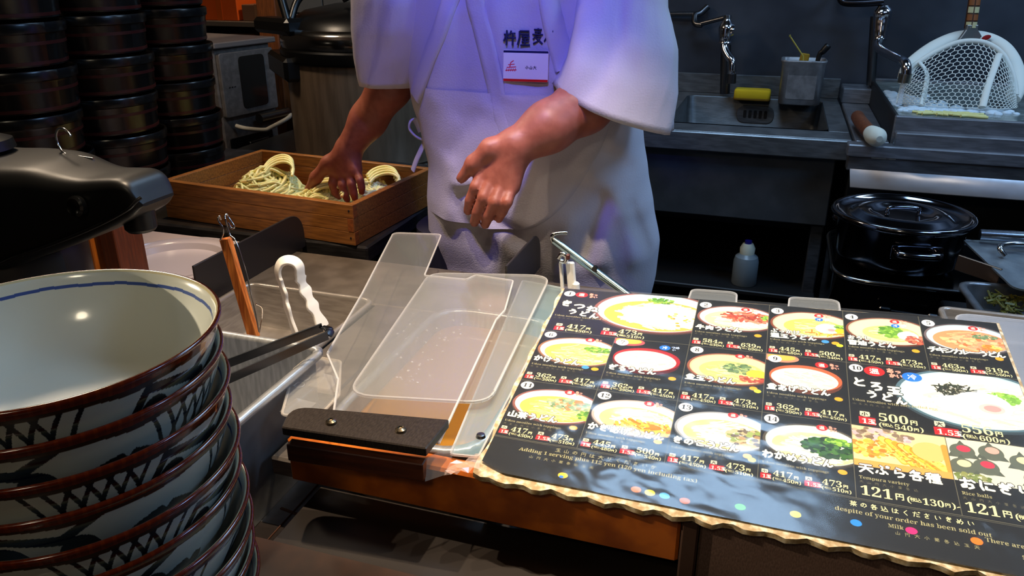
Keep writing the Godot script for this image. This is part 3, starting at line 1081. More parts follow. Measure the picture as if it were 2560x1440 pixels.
# ---------------------------------------------------------------- the black air pot at the near left
func air_pot() -> void:
	var t := thing("air_pot", "black plastic air pot with a long spout, behind the stack of bowls", "air pot", Vector3(-0.955, 0.8855, -0.74))
	var black := mat(Color(0.03, 0.032, 0.034), 0.42)
	var st := new_st()
	# body: a round can
	lathe(st, [Vector2(0, 0.0), Vector2(0.095, 0.0), Vector2(0.1, 0.008), Vector2(0.1, 0.165), Vector2(0.096, 0.175), Vector2(0.0, 0.178)], 56)
	obj("body", st, mat(Color(0.045, 0.045, 0.05), 0.4), t)
	# head: sections along x from the back to the nose: [x, bottom, top, half width, corner]
	var secs := [
		[-0.150, 0.150, 0.260, 0.030], [-0.130, 0.140, 0.285, 0.065], [-0.080, 0.140, 0.290, 0.085], [0.000, 0.145, 0.292, 0.090], [0.048, 0.155, 0.296, 0.082], [0.099, 0.178, 0.298, 0.070], [0.132, 0.190, 0.297, 0.060],
		[0.166, 0.203, 0.290, 0.051], [0.193, 0.214, 0.287, 0.045], [0.220, 0.226, 0.289, 0.040], [0.244, 0.238, 0.290, 0.037], [0.258, 0.246, 0.284, 0.034], [0.266, 0.254, 0.270, 0.030], [0.270, 0.258, 0.262, 0.026],
	]
	var smooth := []
	for i in secs.size() - 1:
		for q in 4:
			var f := q / 4.0
			var a: Array = secs[maxi(i - 1, 0)]
			var b: Array = secs[i]
			var c: Array = secs[i + 1]
			var d: Array = secs[mini(i + 2, secs.size() - 1)]
			var row := []
			for k in 4:
				row.append(cubic_interpolate(b[k], c[k], a[k], d[k], f))
			smooth.append(row)
	smooth.append(secs[-1])
	var rings := []
	for s in smooth:
		var ring := PackedVector3Array()
		var hh: float = (s[2] - s[1]) * 0.5
		var mid: float = (s[2] + s[1]) * 0.5
		for k in 40:
			var w := -TAU * k / 40.0
			var cx := signf(cos(w)) * pow(absf(cos(w)), 0.28)
			var cy := signf(sin(w)) * pow(absf(sin(w)), 0.42)
			ring.append(Vector3(s[0], mid + cy * hh, -cx * s[3]))
		rings.append(ring)
	st = new_st()
	loft(st, rings, true, true, true, 0)
	obj("head", st, black, t)
	# seam strip along the lower edge of the head
	st = new_st()
	var seam := []
	for s in smooth:
		if s[0] > -0.1:
			seam.append(Vector3(s[0], s[1] + 0.012, s[3] * 0.99 + 0.001))
	tube(st, seam, 0.0022, 8)
	obj("seam", st, mat(Color(0.06, 0.06, 0.065), 0.35), t)
	# push lid on top, spout under the nose, side button, wire bail
	st = new_st()
	lathe(st, [Vector2(0, 0.0), Vector2(0.062, 0.0), Vector2(0.06, 0.012), Vector2(0.045, 0.018), Vector2(0.0, 0.02)], 40, Transform3D(Basis(Vector3(0, 0, 1), 0.06), Vector3(-0.03, 0.296, 0.0)))
	obj("push_lid", st, mat(Color(0.04, 0.045, 0.045), 0.3), t)
	st = new_st()
	lathe(st, [Vector2(0, -0.016), Vector2(0.016, -0.016), Vector2(0.019, -0.012), Vector2(0.019, 0.02), Vector2(0.0, 0.02)], 28, at(Vector3(0.236, 0.234, 0.0)))
	obj("spout", st, mat(Color(0.03, 0.03, 0.03), 0.4), t)
	st = new_st()
	var side := Transform3D(Basis(Vector3.RIGHT, Vector3(0, 0.12, 1).normalized(), Vector3(0, -1, 0.12).normalized()), Vector3(0.195, 0.258, 0.046))
	lathe(st, [Vector2(0, 0.0), Vector2(0.0125, 0.0), Vector2(0.0125, 0.006), Vector2(0.010, 0.0085), Vector2(0.007, 0.0065), Vector2(0.0, 0.006)], 28, side)
	obj("hinge_cap", st, mat(Color(0.03, 0.03, 0.03), 0.22), t)
	st = new_st()
	var hoop := []
	for k in 13:
		var a := 0.6 + k * 0.36
		hoop.append(Vector3(0.112 + 0.02 * cos(a), 0.313 + 0.017 * sin(a), -0.03 + 0.006 * cos(a)))
	hoop.append(Vector3(0.152, 0.294, -0.03))
	tube(st, curve_pts(hoop, 3), 0.0016, 8)
	obj("wire_bail", st, mat(Color(0.75, 0.75, 0.75), 0.2, 1.0), t)


# ---------------------------------------------------------------- the stack of bowls
func bowl_glaze() -> StandardMaterial3D:
	var W := 1536
	var H := 384
	var im := Image.create_empty(W, H, false, Image.FORMAT_RGB8)
	var body := Color(0.74, 0.74, 0.7)
	im.fill(body)
	var rng := RandomNumberGenerator.new()
	rng.seed = 9
	# v rows follow the profile: outer wall to 0.46, brown lip to 0.56, blue line near 0.60, white inside
	var ink := Color(0.035, 0.045, 0.075)
	for k in 9:
		var x := k * W / 9.0 + rng.randf_range(-30, 30)
		if k % 3 == 2:
			# lattice
			for q in 6:
				line(im, Vector2(x - 80 + q * 26, 60), Vector2(x - 10 + q * 26, 168), 6, ink)
				line(im, Vector2(x + 60 - q * 26 + 60, 60), Vector2(x - 10 - q * 26 + 60, 168), 6, ink)
		elif k % 3 == 0:
			# broad leaves
			for q in 7:
				var a := -2.6 + q * 0.36
				for s in 12:
					var d := Vector2(cos(a), sin(a) * 0.62) * (14 + s * 8)
					ell(im, x + d.x, 132 + d.y, 10 + 7 * sin(s * 0.26), 7 + 5 * sin(s * 0.26), ink)
		else:
			# petals and a stalk
			for q in 3:
				ell(im, x - 50 + q * 48, 120 - 14 * (q % 2), 30, 21, ink)
				ell(im, x - 58 + q * 48, 116 - 14 * (q % 2), 7, 5, body.darkened(0.3))
			strokes(im, PackedVector2Array([Vector2(x - 90, 165), Vector2(x - 30, 140), Vector2(x + 60, 152), Vector2(x + 110, 96)]), 11, ink)
	im.fill_rect(Rect2i(0, 40, W, 5), ink)
	for x in W:
		var wob := int(2.0 * sin(x * 0.021) + 1.5 * sin(x * 0.047))
		im.fill_rect(Rect2i(x, 166 + wob, 1, 74), Color(0.4, 0.125, 0.035) if (x / 5) % 3 else Color(0.46, 0.16, 0.045))
		im.fill_rect(Rect2i(x, 158 + wob, 1, 8), Color(0.2, 0.11, 0.05))
		im.fill_rect(Rect2i(x, 226, 1, 22), Color(0.86, 0.8, 0.62))
	im.fill_rect(Rect2i(0, 240, W, H - 240), Color(0.86, 0.86, 0.8))
	for x in W:
		im.fill_rect(Rect2i(x, 262 + int(1.2 * sin(x * 0.05)), 1, 6), Color(0.28, 0.36, 0.6))
	var m := StandardMaterial3D.new()
	m.albedo_texture = ImageTexture.create_from_image(im)
	m.roughness = 0.16
	m.clearcoat_enabled = true
	m.clearcoat = 0.5
	m.clearcoat_roughness = 0.04
	return m


func bowl_mesh() -> ArrayMesh:
	# the profile is stepped evenly in v: 22 steps outside, 5 round the lip, 21 inside
	var prof := []
	var outer := [Vector2(0.0, -0.078), Vector2(0.036, -0.078), Vector2(0.038, -0.083), Vector2(0.043, -0.083), Vector2(0.044, -0.072), Vector2(0.062, -0.068), Vector2(0.08, -0.059), Vector2(0.094, -0.046), Vector2(0.1025, -0.032), Vector2(0.1085, -0.017), Vector2(0.1122, -0.006)]
	prof.append_array(outer)
	prof.append_array([Vector2(0.1135, -0.0015), Vector2(0.115, 0.0005), Vector2(0.1146, 0.0021), Vector2(0.1128, 0.0026), Vector2(0.1108, 0.0012)])
	prof.append_array([Vector2(0.109, -0.004), Vector2(0.1068, -0.0105), Vector2(0.1032, -0.0195), Vector2(0.0975, -0.031), Vector2(0.088, -0.043), Vector2(0.075, -0.052), Vector2(0.058, -0.0575), Vector2(0.037, -0.0595), Vector2(0.0, -0.06)])
	var st := new_st()
	lathe(st, prof, 96, Transform3D(), 1.2)
	st.generate_normals()
	return st.commit()


func bowls() -> void:
	var m := bowl_glaze()
	var mesh := bowl_mesh()
	var shifts := [-0.0006, -0.0045, -0.0012, -0.0052, 0.0005, -0.0035, 0.002, 0.002, -0.002, 0.0]
	var which := ["top bowl of the stack, white inside with a blue line and a brown rim", "second bowl from the top of the stack, brown rim, dark leaves outside", "third bowl from the top of the stack, paler olive rim", "fourth bowl from the top of the stack, with a dark leaf pattern", "fifth bowl from the top of the stack, brown rim over dark lattice", "sixth bowl from the top of the stack, reddish brown rim", "seventh bowl from the top of the stack, dark brown rim", "eighth bowl from the top of the stack, dark brown rim low in the picture", "ninth bowl of the stack, second from its foot", "lowest bowl of the stack, standing on the tray rail"]
	for k in 10:
		var p := Vector3(-0.4555 + shifts[k] * 0.6, 1.1746 - 0.0254 * k, -0.3665)
		var b := thing("noodle_bowl", which[k], "bowl", p, Basis(Vector3.UP, k * 1.13 + 0.6), "stacked ceramic noodle bowls")
		same("body", mesh, m, b, Transform3D())


# ---------------------------------------------------------------- pans and tools on the counter
func counter_things() -> void:
	var bright := steel("pan_steel", Color(0.66, 0.62, 0.58), 0.26, Vector3(4, 30, 4), 0.006)
	var rim_steel := steel("rim_steel", Color(0.72, 0.72, 0.72), 0.3, Vector3(30, 4, 4), 0.006)
	# pan beside the bowls
	var t := thing("steel_pan", "deep rectangular steel pan right behind the stack of bowls, tongs lying across it", "pan", Vector3(-0.5975, 0.954, -0.672))
	var st := new_st()
	pan(st, Vector3.ZERO, 0.174, 0.212, 0.153, 0.016, 0.009, 0.004)
	obj("body", st, rim_steel, t)
	# inset pan where the tools stand
	t = thing("steel_pan", "shallow steel pan let into the counter, white tongs standing in it", "pan", Vector3(-0.7075, 0.8935, -0.96))
	st = new_st()
	pan(st, Vector3.ZERO, 0.236, 0.21, 0.075, 0.02, 0.006, 0.008)
	obj("body", st, bright, t)
	# flat tongs of dark steel
	t = thing("steel_tongs", "flat dark steel tongs lying across the pan beside the bowls", "tongs")
	var a1 := Vector3(-0.5046, 0.984, -0.7821)
	var a2 := Vector3(-0.5803, 0.968, -0.6839)
	var b1 := Vector3(-0.4884, 0.982, -0.7675)
	var b2 := Vector3(-0.5556, 0.966, -0.6611)
	var dark := mat(Color(0.3, 0.31, 0.33), 0.28, 1.0)
	for pr in [[a1, a1 + (a2 - a1) * 1.25], [b1, b1 + (b2 - b1) * 1.25]]:
		st = new_st()
		bar(st, pr[0], pr[1], 0.0018, 0.012, Vector3.UP, 0.0005)
		obj("arm", st, dark, t)
	st = new_st()
	var mid: Vector3 = (a1 + b1) * 0.5 + (a1 - a2).normalized() * 0.004
	tube(st, curve_pts([a1, a1.lerp(mid, 0.7) + (a1 - a2).normalized() * 0.003, mid, b1.lerp(mid, 0.7) + (a1 - a2).normalized() * 0.003, b1], 4), 0.0055, 8, false, 0.25)
	obj("bend", st, dark, t)
	# white plastic tongs
	t = thing("plastic_tongs", "white plastic tongs with scalloped grips standing in the inset pan", "tongs")
	var white := mat(Color(0.93, 0.91, 0.88), 0.35)
	var left := [Vector3(-0.6581, 0.8745, -0.945), Vector3(-0.6646, 0.9028, -0.945), Vector3(-0.6711, 0.9228, -0.948), Vector3(-0.6737, 0.9396, -0.95), Vector3(-0.6773, 0.9556, -0.95), Vector3(-0.6806, 0.9683, -0.95), Vector3(-0.6797, 0.9801, -0.95), Vector3(-0.6741, 0.9903, -0.952), Vector3(-0.6638, 0.9943, -0.955)]
	var right := [Vector3(-0.6638, 0.9943, -0.955), Vector3(-0.6551, 0.9903, -0.96), Vector3(-0.6504, 0.9818, -0.962), Vector3(-0.6513, 0.9683, -0.963), Vector3(-0.6506, 0.9545, -0.965), Vector3(-0.6447, 0.9394, -0.965), Vector3(-0.6381, 0.9229, -0.965), Vector3(-0.6314, 0.9076, -0.965), Vector3(-0.6212, 0.8846, -0.965)]
	var whole := left.duplicate()
	for k in range(1, right.size()):
		whole.append(right[k])
	var pts := curve_pts(whole, 5)
	var rad := []
	for k in pts.size():
		var f := absf(k / float(pts.size() - 1) - 0.5) * 2.0
		rad.append(0.0066 + (0.0016 * sin(f * 34.0) if f > 0.42 else 0.0) + 0.001 * f)
	var rings := []
	for k in pts.size():
		var a: Vector3 = pts[maxi(k - 1, 0)]
		var b: Vector3 = pts[mini(k + 1, pts.size() - 1)]
		var d := (b - a).normalized()
		var n := Vector3(0.35, 0, 1).normalized()
		n = (n - d * n.dot(d)).normalized()
		var s := d.cross(n)
		# a strip: wide across, thin in the plane of the bend
		var ring := PackedVector3Array()
		for p in round_rect(rad[k] * 2.5, 0.0055, 0.002, 3):
			ring.append(pts[k] + (n * 0.82 + s * 0.57).normalized() * p.x + (s * 0.82 - n * 0.57).normalized() * p.y)
		rings.append(ring)
	st = new_st()
	loft(st, rings, true, true, true, 0)
	obj("body", st, white, t)
	# wire skimmer standing on its head: wooden grip with wire along it
	t = thing("wire_skimmer", "wire skimmer with a worn wooden handle and wire hooks, leaning beside the white tongs", "skimmer")
	var top := Vector3(-0.7267, 1.041, -0.9)
	var foot := Vector3(-0.6888, 0.893, -0.885)
	st = new_st()
	bar(st, top, foot, 0.0185, 0.010, Vector3(0, 0.2, 1), 0.0025)
	var grip := wood("skimmer_wood", Color(0.62, 0.3, 0.1), Color(0.86, 0.52, 0.24), 0.5, Vector3(30, 3, 30))
	obj("handle", st, grip, t)
	var wire := mat(Color(0.82, 0.8, 0.78), 0.15, 1.0)
	st = new_st()
	tube(st, curve_pts([Vector3(-0.7307, 1.039, -0.894), Vector3(-0.7241, 1.05, -0.894), Vector3(-0.724, 1.059, -0.894), Vector3(-0.7283, 1.066, -0.894), Vector3(-0.7293, 1.071, -0.894), Vector3(-0.7285, 1.074, -0.897), Vector3(-0.7296, 1.068, -0.9)], 5), 0.0013, 8)
	tube(st, curve_pts([Vector3(-0.6751, 0.9072, -0.88), Vector3(-0.6837, 0.9742, -0.884), Vector3(-0.6949, 1.021, -0.888), Vector3(-0.7038, 1.042, -0.892), Vector3(-0.7116, 1.048, -0.893), Vector3(-0.7154, 1.058, -0.894), Vector3(-0.7168, 1.07, -0.894), Vector3(-0.7188, 1.075, -0.896), Vector3(-0.7182, 1.077, -0.9), Vector3(-0.7177, 1.072, -0.902), Vector3(-0.7107, 1.061, -0.902), Vector3(-0.7107, 1.057, -0.902), Vector3(-0.7156, 1.056, -0.902), Vector3(-0.7197, 1.064, -0.902)], 5), 0.0013, 8)
	obj("wire", st, wire, t)
	st = new_st()
	tube(st, curve_pts([Vector3(-0.6817, 0.9469, -0.89), Vector3(-0.6798, 0.9365, -0.9), Vector3(-0.6909, 0.9111, -0.91), Vector3(-0.6906, 0.8944, -0.9)], 5), 0.001, 8)
	obj("wire_ring", st, wire, t)
	# clear plastic lid with two embossed pyramids
	t = thing("embossed_cover", "clear plastic cover with embossed pyramids and round marks, left of the acrylic covers", "cover")
	var cl := clear("thin_clear", 0.12, Color(0.95, 0.93, 0.9))
	st = new_st()
	var o := [Vector3(-0.485, 0.935, -0.6515), Vector3(-0.5314, 0.935, -0.7504), Vector3(-0.5309, 0.935, -0.7882), Vector3(-0.4863, 0.935, -0.7876), Vector3(-0.4454, 0.935, -0.7109), Vector3(-0.4438, 0.935, -0.6648)]
	level_sheet(st, o, 0.008, 0.0015, 0.0004)
	obj("sheet", st, cl, t)
	for c in [[Vector3(-0.4779, 0.936, -0.7338), 0.015], [Vector3(-0.4768, 0.936, -0.6724), 0.015]]:
		st = new_st()
		var p: Vector3 = c[0]
		var s: float = c[1]
		st.set_smooth_group(-1)
		var q := [p + Vector3(-s, 0, -s), p + Vector3(s, 0, -s), p + Vector3(s, 0, s), p + Vector3(-s, 0, s)]
		for k in 4:
			tri(st, p + Vector3(0, s * 0.8, 0), q[(k + 1) % 4], q[k])
		obj("pyramid", st, cl, t)
	st = new_st()
	for c in [Vector3(-0.5206, 0.936, -0.7379), Vector3(-0.5064, 0.936, -0.735), Vector3(-0.5037, 0.936, -0.7181), Vector3(-0.5142, 0.936, -0.7189)]:
		var ringp := []
		for k in 20:
			ringp.append(c + Vector3(0.006 * cos(TAU * k / 20.0), 0, 0.006 * sin(TAU * k / 20.0)))
		tube(st, ringp, 0.0006, 6, true)
	obj("round_marks", st, cl, t)
	st = new_st()
	var edge := []
	for p in rounded([Vector2(o[0].x, o[0].z), Vector2(o[1].x, o[1].z), Vector2(o[2].x, o[2].z), Vector2(o[3].x, o[3].z), Vector2(o[4].x, o[4].z), Vector2(o[5].x, o[5].z)], 0.008):
		edge.append(Vector3(p.x, 0.936, p.y))
	tube(st, edge, 0.0018, 8, true)
	obj("rim", st, clear("rim_clear", 0.3, Color(0.9, 0.85, 0.78)), t)
	# broth pan under the covers
	t = thing("broth_pan", "steel pan of golden broth under the clear acrylic covers", "pan", Vector3(-0.35, 0.922, -0.84))
	st = new_st()
	pan(st, Vector3.ZERO, 0.178, 0.345, 0.1, 0.05, 0.01, 0.012)
	obj("body", st, rim_steel, t)
	st = new_st()
	var ring := rr_ring(Vector3(0, -0.022, 0), 0.17, 0.337, 0.046, 6)
	cap(st, ring, false, -1)
	obj("broth", st, broth(), t)
	# tools behind the menu
	t = thing("ladle", "long steel ladle handle with a hook, slanting up behind the menu board", "ladle")
	var hook := Vector3(-0.2977, 1.006, -1.13)
	var low := Vector3(-0.1543, 0.9308, -1.1)
	st = new_st()
	tube(st, [hook, hook.lerp(low, 0.4), low], 0.0062, 16)
	var cool := mat(Color(0.72, 0.82, 0.84), 0.22, 1.0)
	obj("handle", st, cool, t)
	st = new_st()
	tube(st, curve_pts([hook, Vector3(-0.301, 1.011, -1.13), Vector3(-0.2992, 1.016, -1.13), Vector3(-0.294, 1.018, -1.132), Vector3(-0.2869, 1.019, -1.134), Vector3(-0.2791, 1.019, -1.136)], 5), [0.0062, 0.006, 0.0056, 0.005, 0.0048, 0.0046, 0.0044, 0.0044, 0.0042, 0.004, 0.004, 0.0038, 0.0038, 0.0036, 0.0036, 0.0034, 0.0034, 0.0032, 0.0032, 0.003, 0.003, 0.003, 0.003, 0.0028, 0.0028, 0.0026], 12)
	obj("hook", st, mat(Color(0.8, 0.8, 0.78), 0.15, 1.0), t)
	st = new_st()
	var hx := (low - hook).normalized()
	var hp := Vector3(-0.2275, 0.9767, -1.108)
	tube(st, [hp + Vector3(0, 0.0, -0.004), hp + Vector3(0, 0.0, 0.004)], 0.004, 16)
	obj("eyelet", st, mat(Color(0.35, 0.34, 0.33), 0.3, 1.0), t)
	t = thing("tongs_with_clip", "white handled tongs with a steel clip, standing behind the left end of the menu", "tongs")
	st = new_st()
	bar(st, Vector3(-0.2765, 0.9878, -1.09), Vector3(-0.27, 0.9314, -1.085), 0.0045, 0.008, Vector3(0, 0, 1), 0.001)
	obj("arm", st, white, t)
	st = new_st()
	bar(st, Vector3(-0.2622, 0.9895, -1.09), Vector3(-0.2543, 0.9335, -1.085), 0.013, 0.008, Vector3(0, 0, 1), 0.002)
	obj("arm", st, white, t)
	st = new_st()
	bar(st, Vector3(-0.2507, 0.9603, -1.085), Vector3(-0.2487, 0.9317, -1.083), 0.010, 0.012, Vector3(0, 0, 1), 0.003)
	obj("foot", st, white, t)
	st = new_st()
	tube(st, curve_pts([Vector3(-0.2791, 0.9951, -1.085), Vector3(-0.2737, 1.003, -1.085), Vector3(-0.2667, 0.9991, -1.085), Vector3(-0.269, 0.9911, -1.085), Vector3(-0.2765, 0.9916, -1.085)], 5), 0.0035, 10)
	obj("clip", st, mat(Color(0.85, 0.86, 0.86), 0.15, 1.0), t)
	st = new_st()
	box(st, Vector3(0.006, 0.009, 0.006), at(Vector3(-0.2638, 1, -1.083)), 0.0015)
	obj("rivet", st, mat(Color(0.32, 0.12, 0.1), 0.5), t)


func broth() -> StandardMaterial3D:
	var m := StandardMaterial3D.new()
	m.albedo_color = Color(0.62, 0.42, 0.1)
	m.roughness = 0.08
	return m


# ---------------------------------------------------------------- acrylic covers and their hinge bar
func lids() -> void:
	var acr := clear("acrylic", 0.055, Color(0.9, 0.9, 0.89), 0.12)
	var edge_m := clear("acrylic_edge", 0.4, Color(0.92, 0.9, 0.88), 0.2)
	var frost := clear("acrylic_frost", 0.22, Color(0.62, 0.62, 0.6), 0.2)
	var t := thing("acrylic_cover", "clear acrylic cover with a long rounded handle, over the broth pan", "cover")
	var o := [Vector3(-0.4042, 0.96, -0.6284), Vector3(-0.4411, 0.96, -0.7057), Vector3(-0.4872, 0.96, -0.7597), Vector3(-0.5368, 0.96, -0.9438), Vector3(-0.6166, 0.96, -1.213), Vector3(-0.5316, 0.96, -1.231), Vector3(-0.4799, 0.96, -1.039), Vector3(-0.4128, 0.96, -1.043), Vector3(-0.4046, 0.96, -1.065), Vector3(-0.3428, 0.96, -1.061), Vector3(-0.3201, 0.96, -0.9527), Vector3(-0.3213, 0.96, -0.9189), Vector3(-0.2795, 0.96, -0.6214)]
	var radii := [0.0, 0.0, 0.003, 0.0, 0.012, 0.012, 0.004, 0.004, 0.004, 0.006, 0.002, 0.002, 0.0]
	var st := new_st()
	level_sheet(st, o, radii, 0.003, 0.0)
	obj("sheet", st, acr, t)
	var first := t
	edge_line(t, o, radii, 0.96, edge_m, 0.0022)
	# flap bent down at the near right corner
	st = new_st()
	var f0 := Vector3(-0.2792, 0.96, -0.6238)
	var f1 := Vector3(-0.2842, 0.955, -0.6005)
	quad(st, f0 + Vector3(0.016, 0, -0.004), f0 + Vector3(0.012, -0.028, 0.012), f1 + Vector3(0, -0.024, 0.006), f1)
	obj("flap", st, clear("flap_clear", 0.2, Color(0.88, 0.85, 0.82), 0.15), t)
	t = thing("acrylic_cover", "frosted acrylic cover with round corners lying under the handled one", "cover")
	o = [Vector3(-0.4272, 0.946, -0.6989), Vector3(-0.4898, 0.946, -1.082), Vector3(-0.3035, 0.946, -1.132), Vector3(-0.2657, 0.946, -0.7326)]
	st = new_st()
	level_sheet(st, o, [0.03, 0.03, 0.03, 0.03], 0.003, 0.0)
	obj("sheet", st, frost, t)
	edge_line(t, o, [0.03, 0.03, 0.03, 0.03], 0.946, edge_m, 0.003)
	t = thing("acrylic_sheet", "greenish acrylic strip between the covers and the menu board", "sheet")
	o = [Vector3(-0.2755, 0.935, -0.6406), Vector3(-0.3478, 0.935, -1.125), Vector3(-0.2748, 0.935, -1.113), Vector3(-0.2463, 0.935, -0.6455)]
	st = new_st()
	level_sheet(st, o, 0.004, 0.004, 0.0)
	obj("sheet", st, clear("acrylic_green", 0.18, Color(0.66, 0.78, 0.8), 0.1), t)
	edge_line(t, o, [0.004, 0.004, 0.004, 0.004], 0.935, edge_m, 0.0022)
	st = new_st()
	lathe(st, [Vector2(0, 0.0), Vector2(0.0055, 0.0), Vector2(0.0045, 0.003), Vector2(0.0, 0.004)], 18, at(Vector3(-0.2557, 0.937, -0.6784)))
	obj("screw", st, mat(Color(0.5, 0.5, 0.5), 0.25, 1.0), t)
	# two more covers under the menu whose handles show behind it, and one to the right of it
	var k := 0
	for p in [[Vector3(-0.0788, 0.978, -1.037), Vector3(-0.0774, 0.978, -1.065), Vector3(-0.0162, 0.978, -1.073), Vector3(-0.013, 0.978, -1.044)], [Vector3(0.0503, 0.978, -1.048), Vector3(0.0544, 0.978, -1.078), Vector3(0.1181, 0.978, -1.087), Vector3(0.1176, 0.978, -1.055)]]:
		t = thing("acrylic_cover", ["acrylic cover under the menu, the left one of two rounded tabs behind it", "acrylic cover under the menu, the right one of two rounded tabs behind it"][k], "cover", Vector3.ZERO, Basis(), "acrylic covers under the menu")
		var near_a: Vector3 = p[0] + Vector3(0.0, 0, 0.07)
		var near_b: Vector3 = p[3] + Vector3(0.0, 0, 0.07)
		st = new_st()
		level_sheet(st, [near_a, p[1], p[2], near_b], [0.0, 0.012, 0.012, 0.0], 0.004, 0.0)
		obj("sheet", st, frost, t)
		edge_line(t, [near_a, p[1], p[2], near_b], [0.0, 0.012, 0.012, 0.0], 0.978, edge_m, 0.0025)
		k += 1
	t = thing("acrylic_cover", "pale frosted acrylic cover at the right end of the menu board", "cover")
	o = [Vector3(0.2165, 0.972, -1.051), Vector3(0.2732, 0.972, -1.095), Vector3(0.3686, 0.972, -1.077), Vector3(0.3896, 0.972, -0.7901), Vector3(0.2794, 0.972, -0.805)]
	o = [Vector3(0.302, 0.940, -0.66), Vector3(0.285, 0.972, -1.125), Vector3(0.60, 0.972, -1.125), Vector3(0.60, 0.940, -0.66)]
	for q in o:
		q.y = 0.958
	var flat := [Vector3(0.305, 0.958, -0.66), Vector3(0.27, 0.958, -1.14), Vector3(0.60, 0.958, -1.14), Vector3(0.60, 0.958, -0.66)]
	st = new_st()
	level_sheet(st, flat, [0.01, 0.03, 0.02, 0.01], 0.004, 0.0)
	obj("sheet", st, clear("acrylic_milk", 0.3, Color(0.74, 0.76, 0.8), 0.2), t)
	edge_line(t, flat, [0.01, 0.03, 0.02, 0.01], 0.958, edge_m, 0.003)
	# drops of water on the covers
	st = new_st()
	var rng := RandomNumberGenerator.new()
	rng.seed = 23
	for q in 70:
		var p: Vector3 = Vector3(-0.4737, 0.962, -0.8648).lerp(Vector3(-0.3524, 0.962, -0.991), rng.randf()).lerp(Vector3(-0.3483, 0.962, -0.6758), rng.randf() * 0.8)
		var r := rng.randf_range(0.0007, 0.0021)
		lathe(st, [Vector2(r, 0.0), Vector2(r * 0.8, r * 0.35), Vector2(r * 0.4, r * 0.5), Vector2(0, r * 0.55)], 8, at(p + Vector3(rng.randf_range(-0.01, 0.02), -0.0004, 0)))
	var drops := obj("water_drops", st, clear("drop", 0.1, Color.WHITE, 0.02), first)
	drops.set_meta("kind", "stuff")
	# hinge bar with two screws
	t = thing("hinge_bar", "dark steel bar with two screws clamping the acrylic cover at the front", "bar")
	st = new_st()
	var bo := [Vector3(-0.4342, 0.962, -0.5802), Vector3(-0.4482, 0.962, -0.6199), Vector3(-0.278, 0.962, -0.6465), Vector3(-0.2795, 0.962, -0.5907)]
	var bf := []
	for p in bo:
		bf.append(p + Vector3(0, 0.0065, 0))
	level_sheet(st, bf, [0.004, 0.02, 0.002, 0.002], 0.010, 0.0012)
	obj("bar", st, worn("bar_dark", Color(0.2, 0.17, 0.15), Color(0.26, 0.225, 0.2), 0.36, 0.6, Vector3(30, 10, 10), 0.05), t)
	for p in [Vector3(-0.39, 0.974, -0.603), Vector3(-0.316, 0.974, -0.6114)]:
		st = new_st()
		lathe(st, [Vector2(0, 0.0), Vector2(0.0058, 0.0), Vector2(0.0055, 0.002), Vector2(0.003, 0.0036), Vector2(0.0022, 0.0022), Vector2(0.0, 0.002)], 20, at(p))
		obj("screw", st, mat(Color(0.55, 0.5, 0.42), 0.25, 1.0), t)
	st = new_st()
	var q0: Vector3 = bo[0] + Vector3(0.004, -0.017, -0.004)
	var q1: Vector3 = bo[3] + Vector3(-0.004, -0.017, -0.004)
	bar(st, q0, q1, 0.012, 0.020, Vector3.UP, 0.001)
	obj("wood_strip", st, wood("strip_wood", Color(0.24, 0.1, 0.03), Color(0.34, 0.15, 0.04), 0.4), t)


func edge_line(t: Node, o: Array, radii: Array, y: float, m: Material, r: float) -> void:
	var flat := []
	for p in o:
		flat.append(Vector2(p.x, p.z))
	var pts := []
	for p in rounded(flat, radii):
		pts.append(Vector3(p.x, y, p.y))
	var st := new_st()
	for i in pts.size():
		var a: Vector3 = pts[i]
		var b: Vector3 = pts[(i + 1) % pts.size()]
		if a.distance_to(b) > 0.0005:
			bar(st, a, b, r, r, Vector3.UP, 0.0)
	obj("edge", st, m, t)


# ---------------------------------------------------------------- the menu board
const CREAM := Color(0.98, 0.95, 0.82)
const GOLD := Color(0.93, 0.89, 0.62)
const INK := Color(0.045, 0.04, 0.038)


func bowl_print(im: Image, rng: RandomNumberGenerator, c: Vector2, a: float, b: float, rim: Color, glaze: Color, broth: Color, noodle: Array, fill := 0.86) -> void:
	ell(im, c.x, c.y + b * 0.06, a * 1.03, b * 1.04, rim.darkened(0.45))
	ell(im, c.x, c.y, a * 1.02, b * 1.02, rim)
	ell(im, c.x, c.y + 1, a * 0.965, b * 0.96, glaze.darkened(0.12))
	ell(im, c.x + a * 0.015, c.y + b * 0.03, a * 0.94, b * 0.92, glaze)
	ell(im, c.x + a * 0.03, c.y + b * 0.17, a * fill, b * fill * 0.88, broth)
	noodles_print(im, rng, c.x + a * 0.03, c.y + b * 0.17, a * fill * 0.95, b * fill * 0.8, int(a * 0.6), maxf(a * 0.035, 4.0), noodle)


func egg_print(im: Image, c: Vector2, r: float) -> void:
	ell(im, c.x, c.y, r * 1.25, r * 0.95, Color(0.99, 0.97, 0.94))
	ell(im, c.x + r * 0.1, c.y + r * 0.05, r * 1.05, r * 0.8, Color(1.0, 0.99, 0.97))
	ell(im, c.x + r * 0.35, c.y + r * 0.22, r * 0.55, r * 0.36, Color(0.98, 0.72, 0.68))
	ell(im, c.x + r * 0.38, c.y + r * 0.2, r * 0.36, r * 0.22, Color(0.97, 0.58, 0.55))


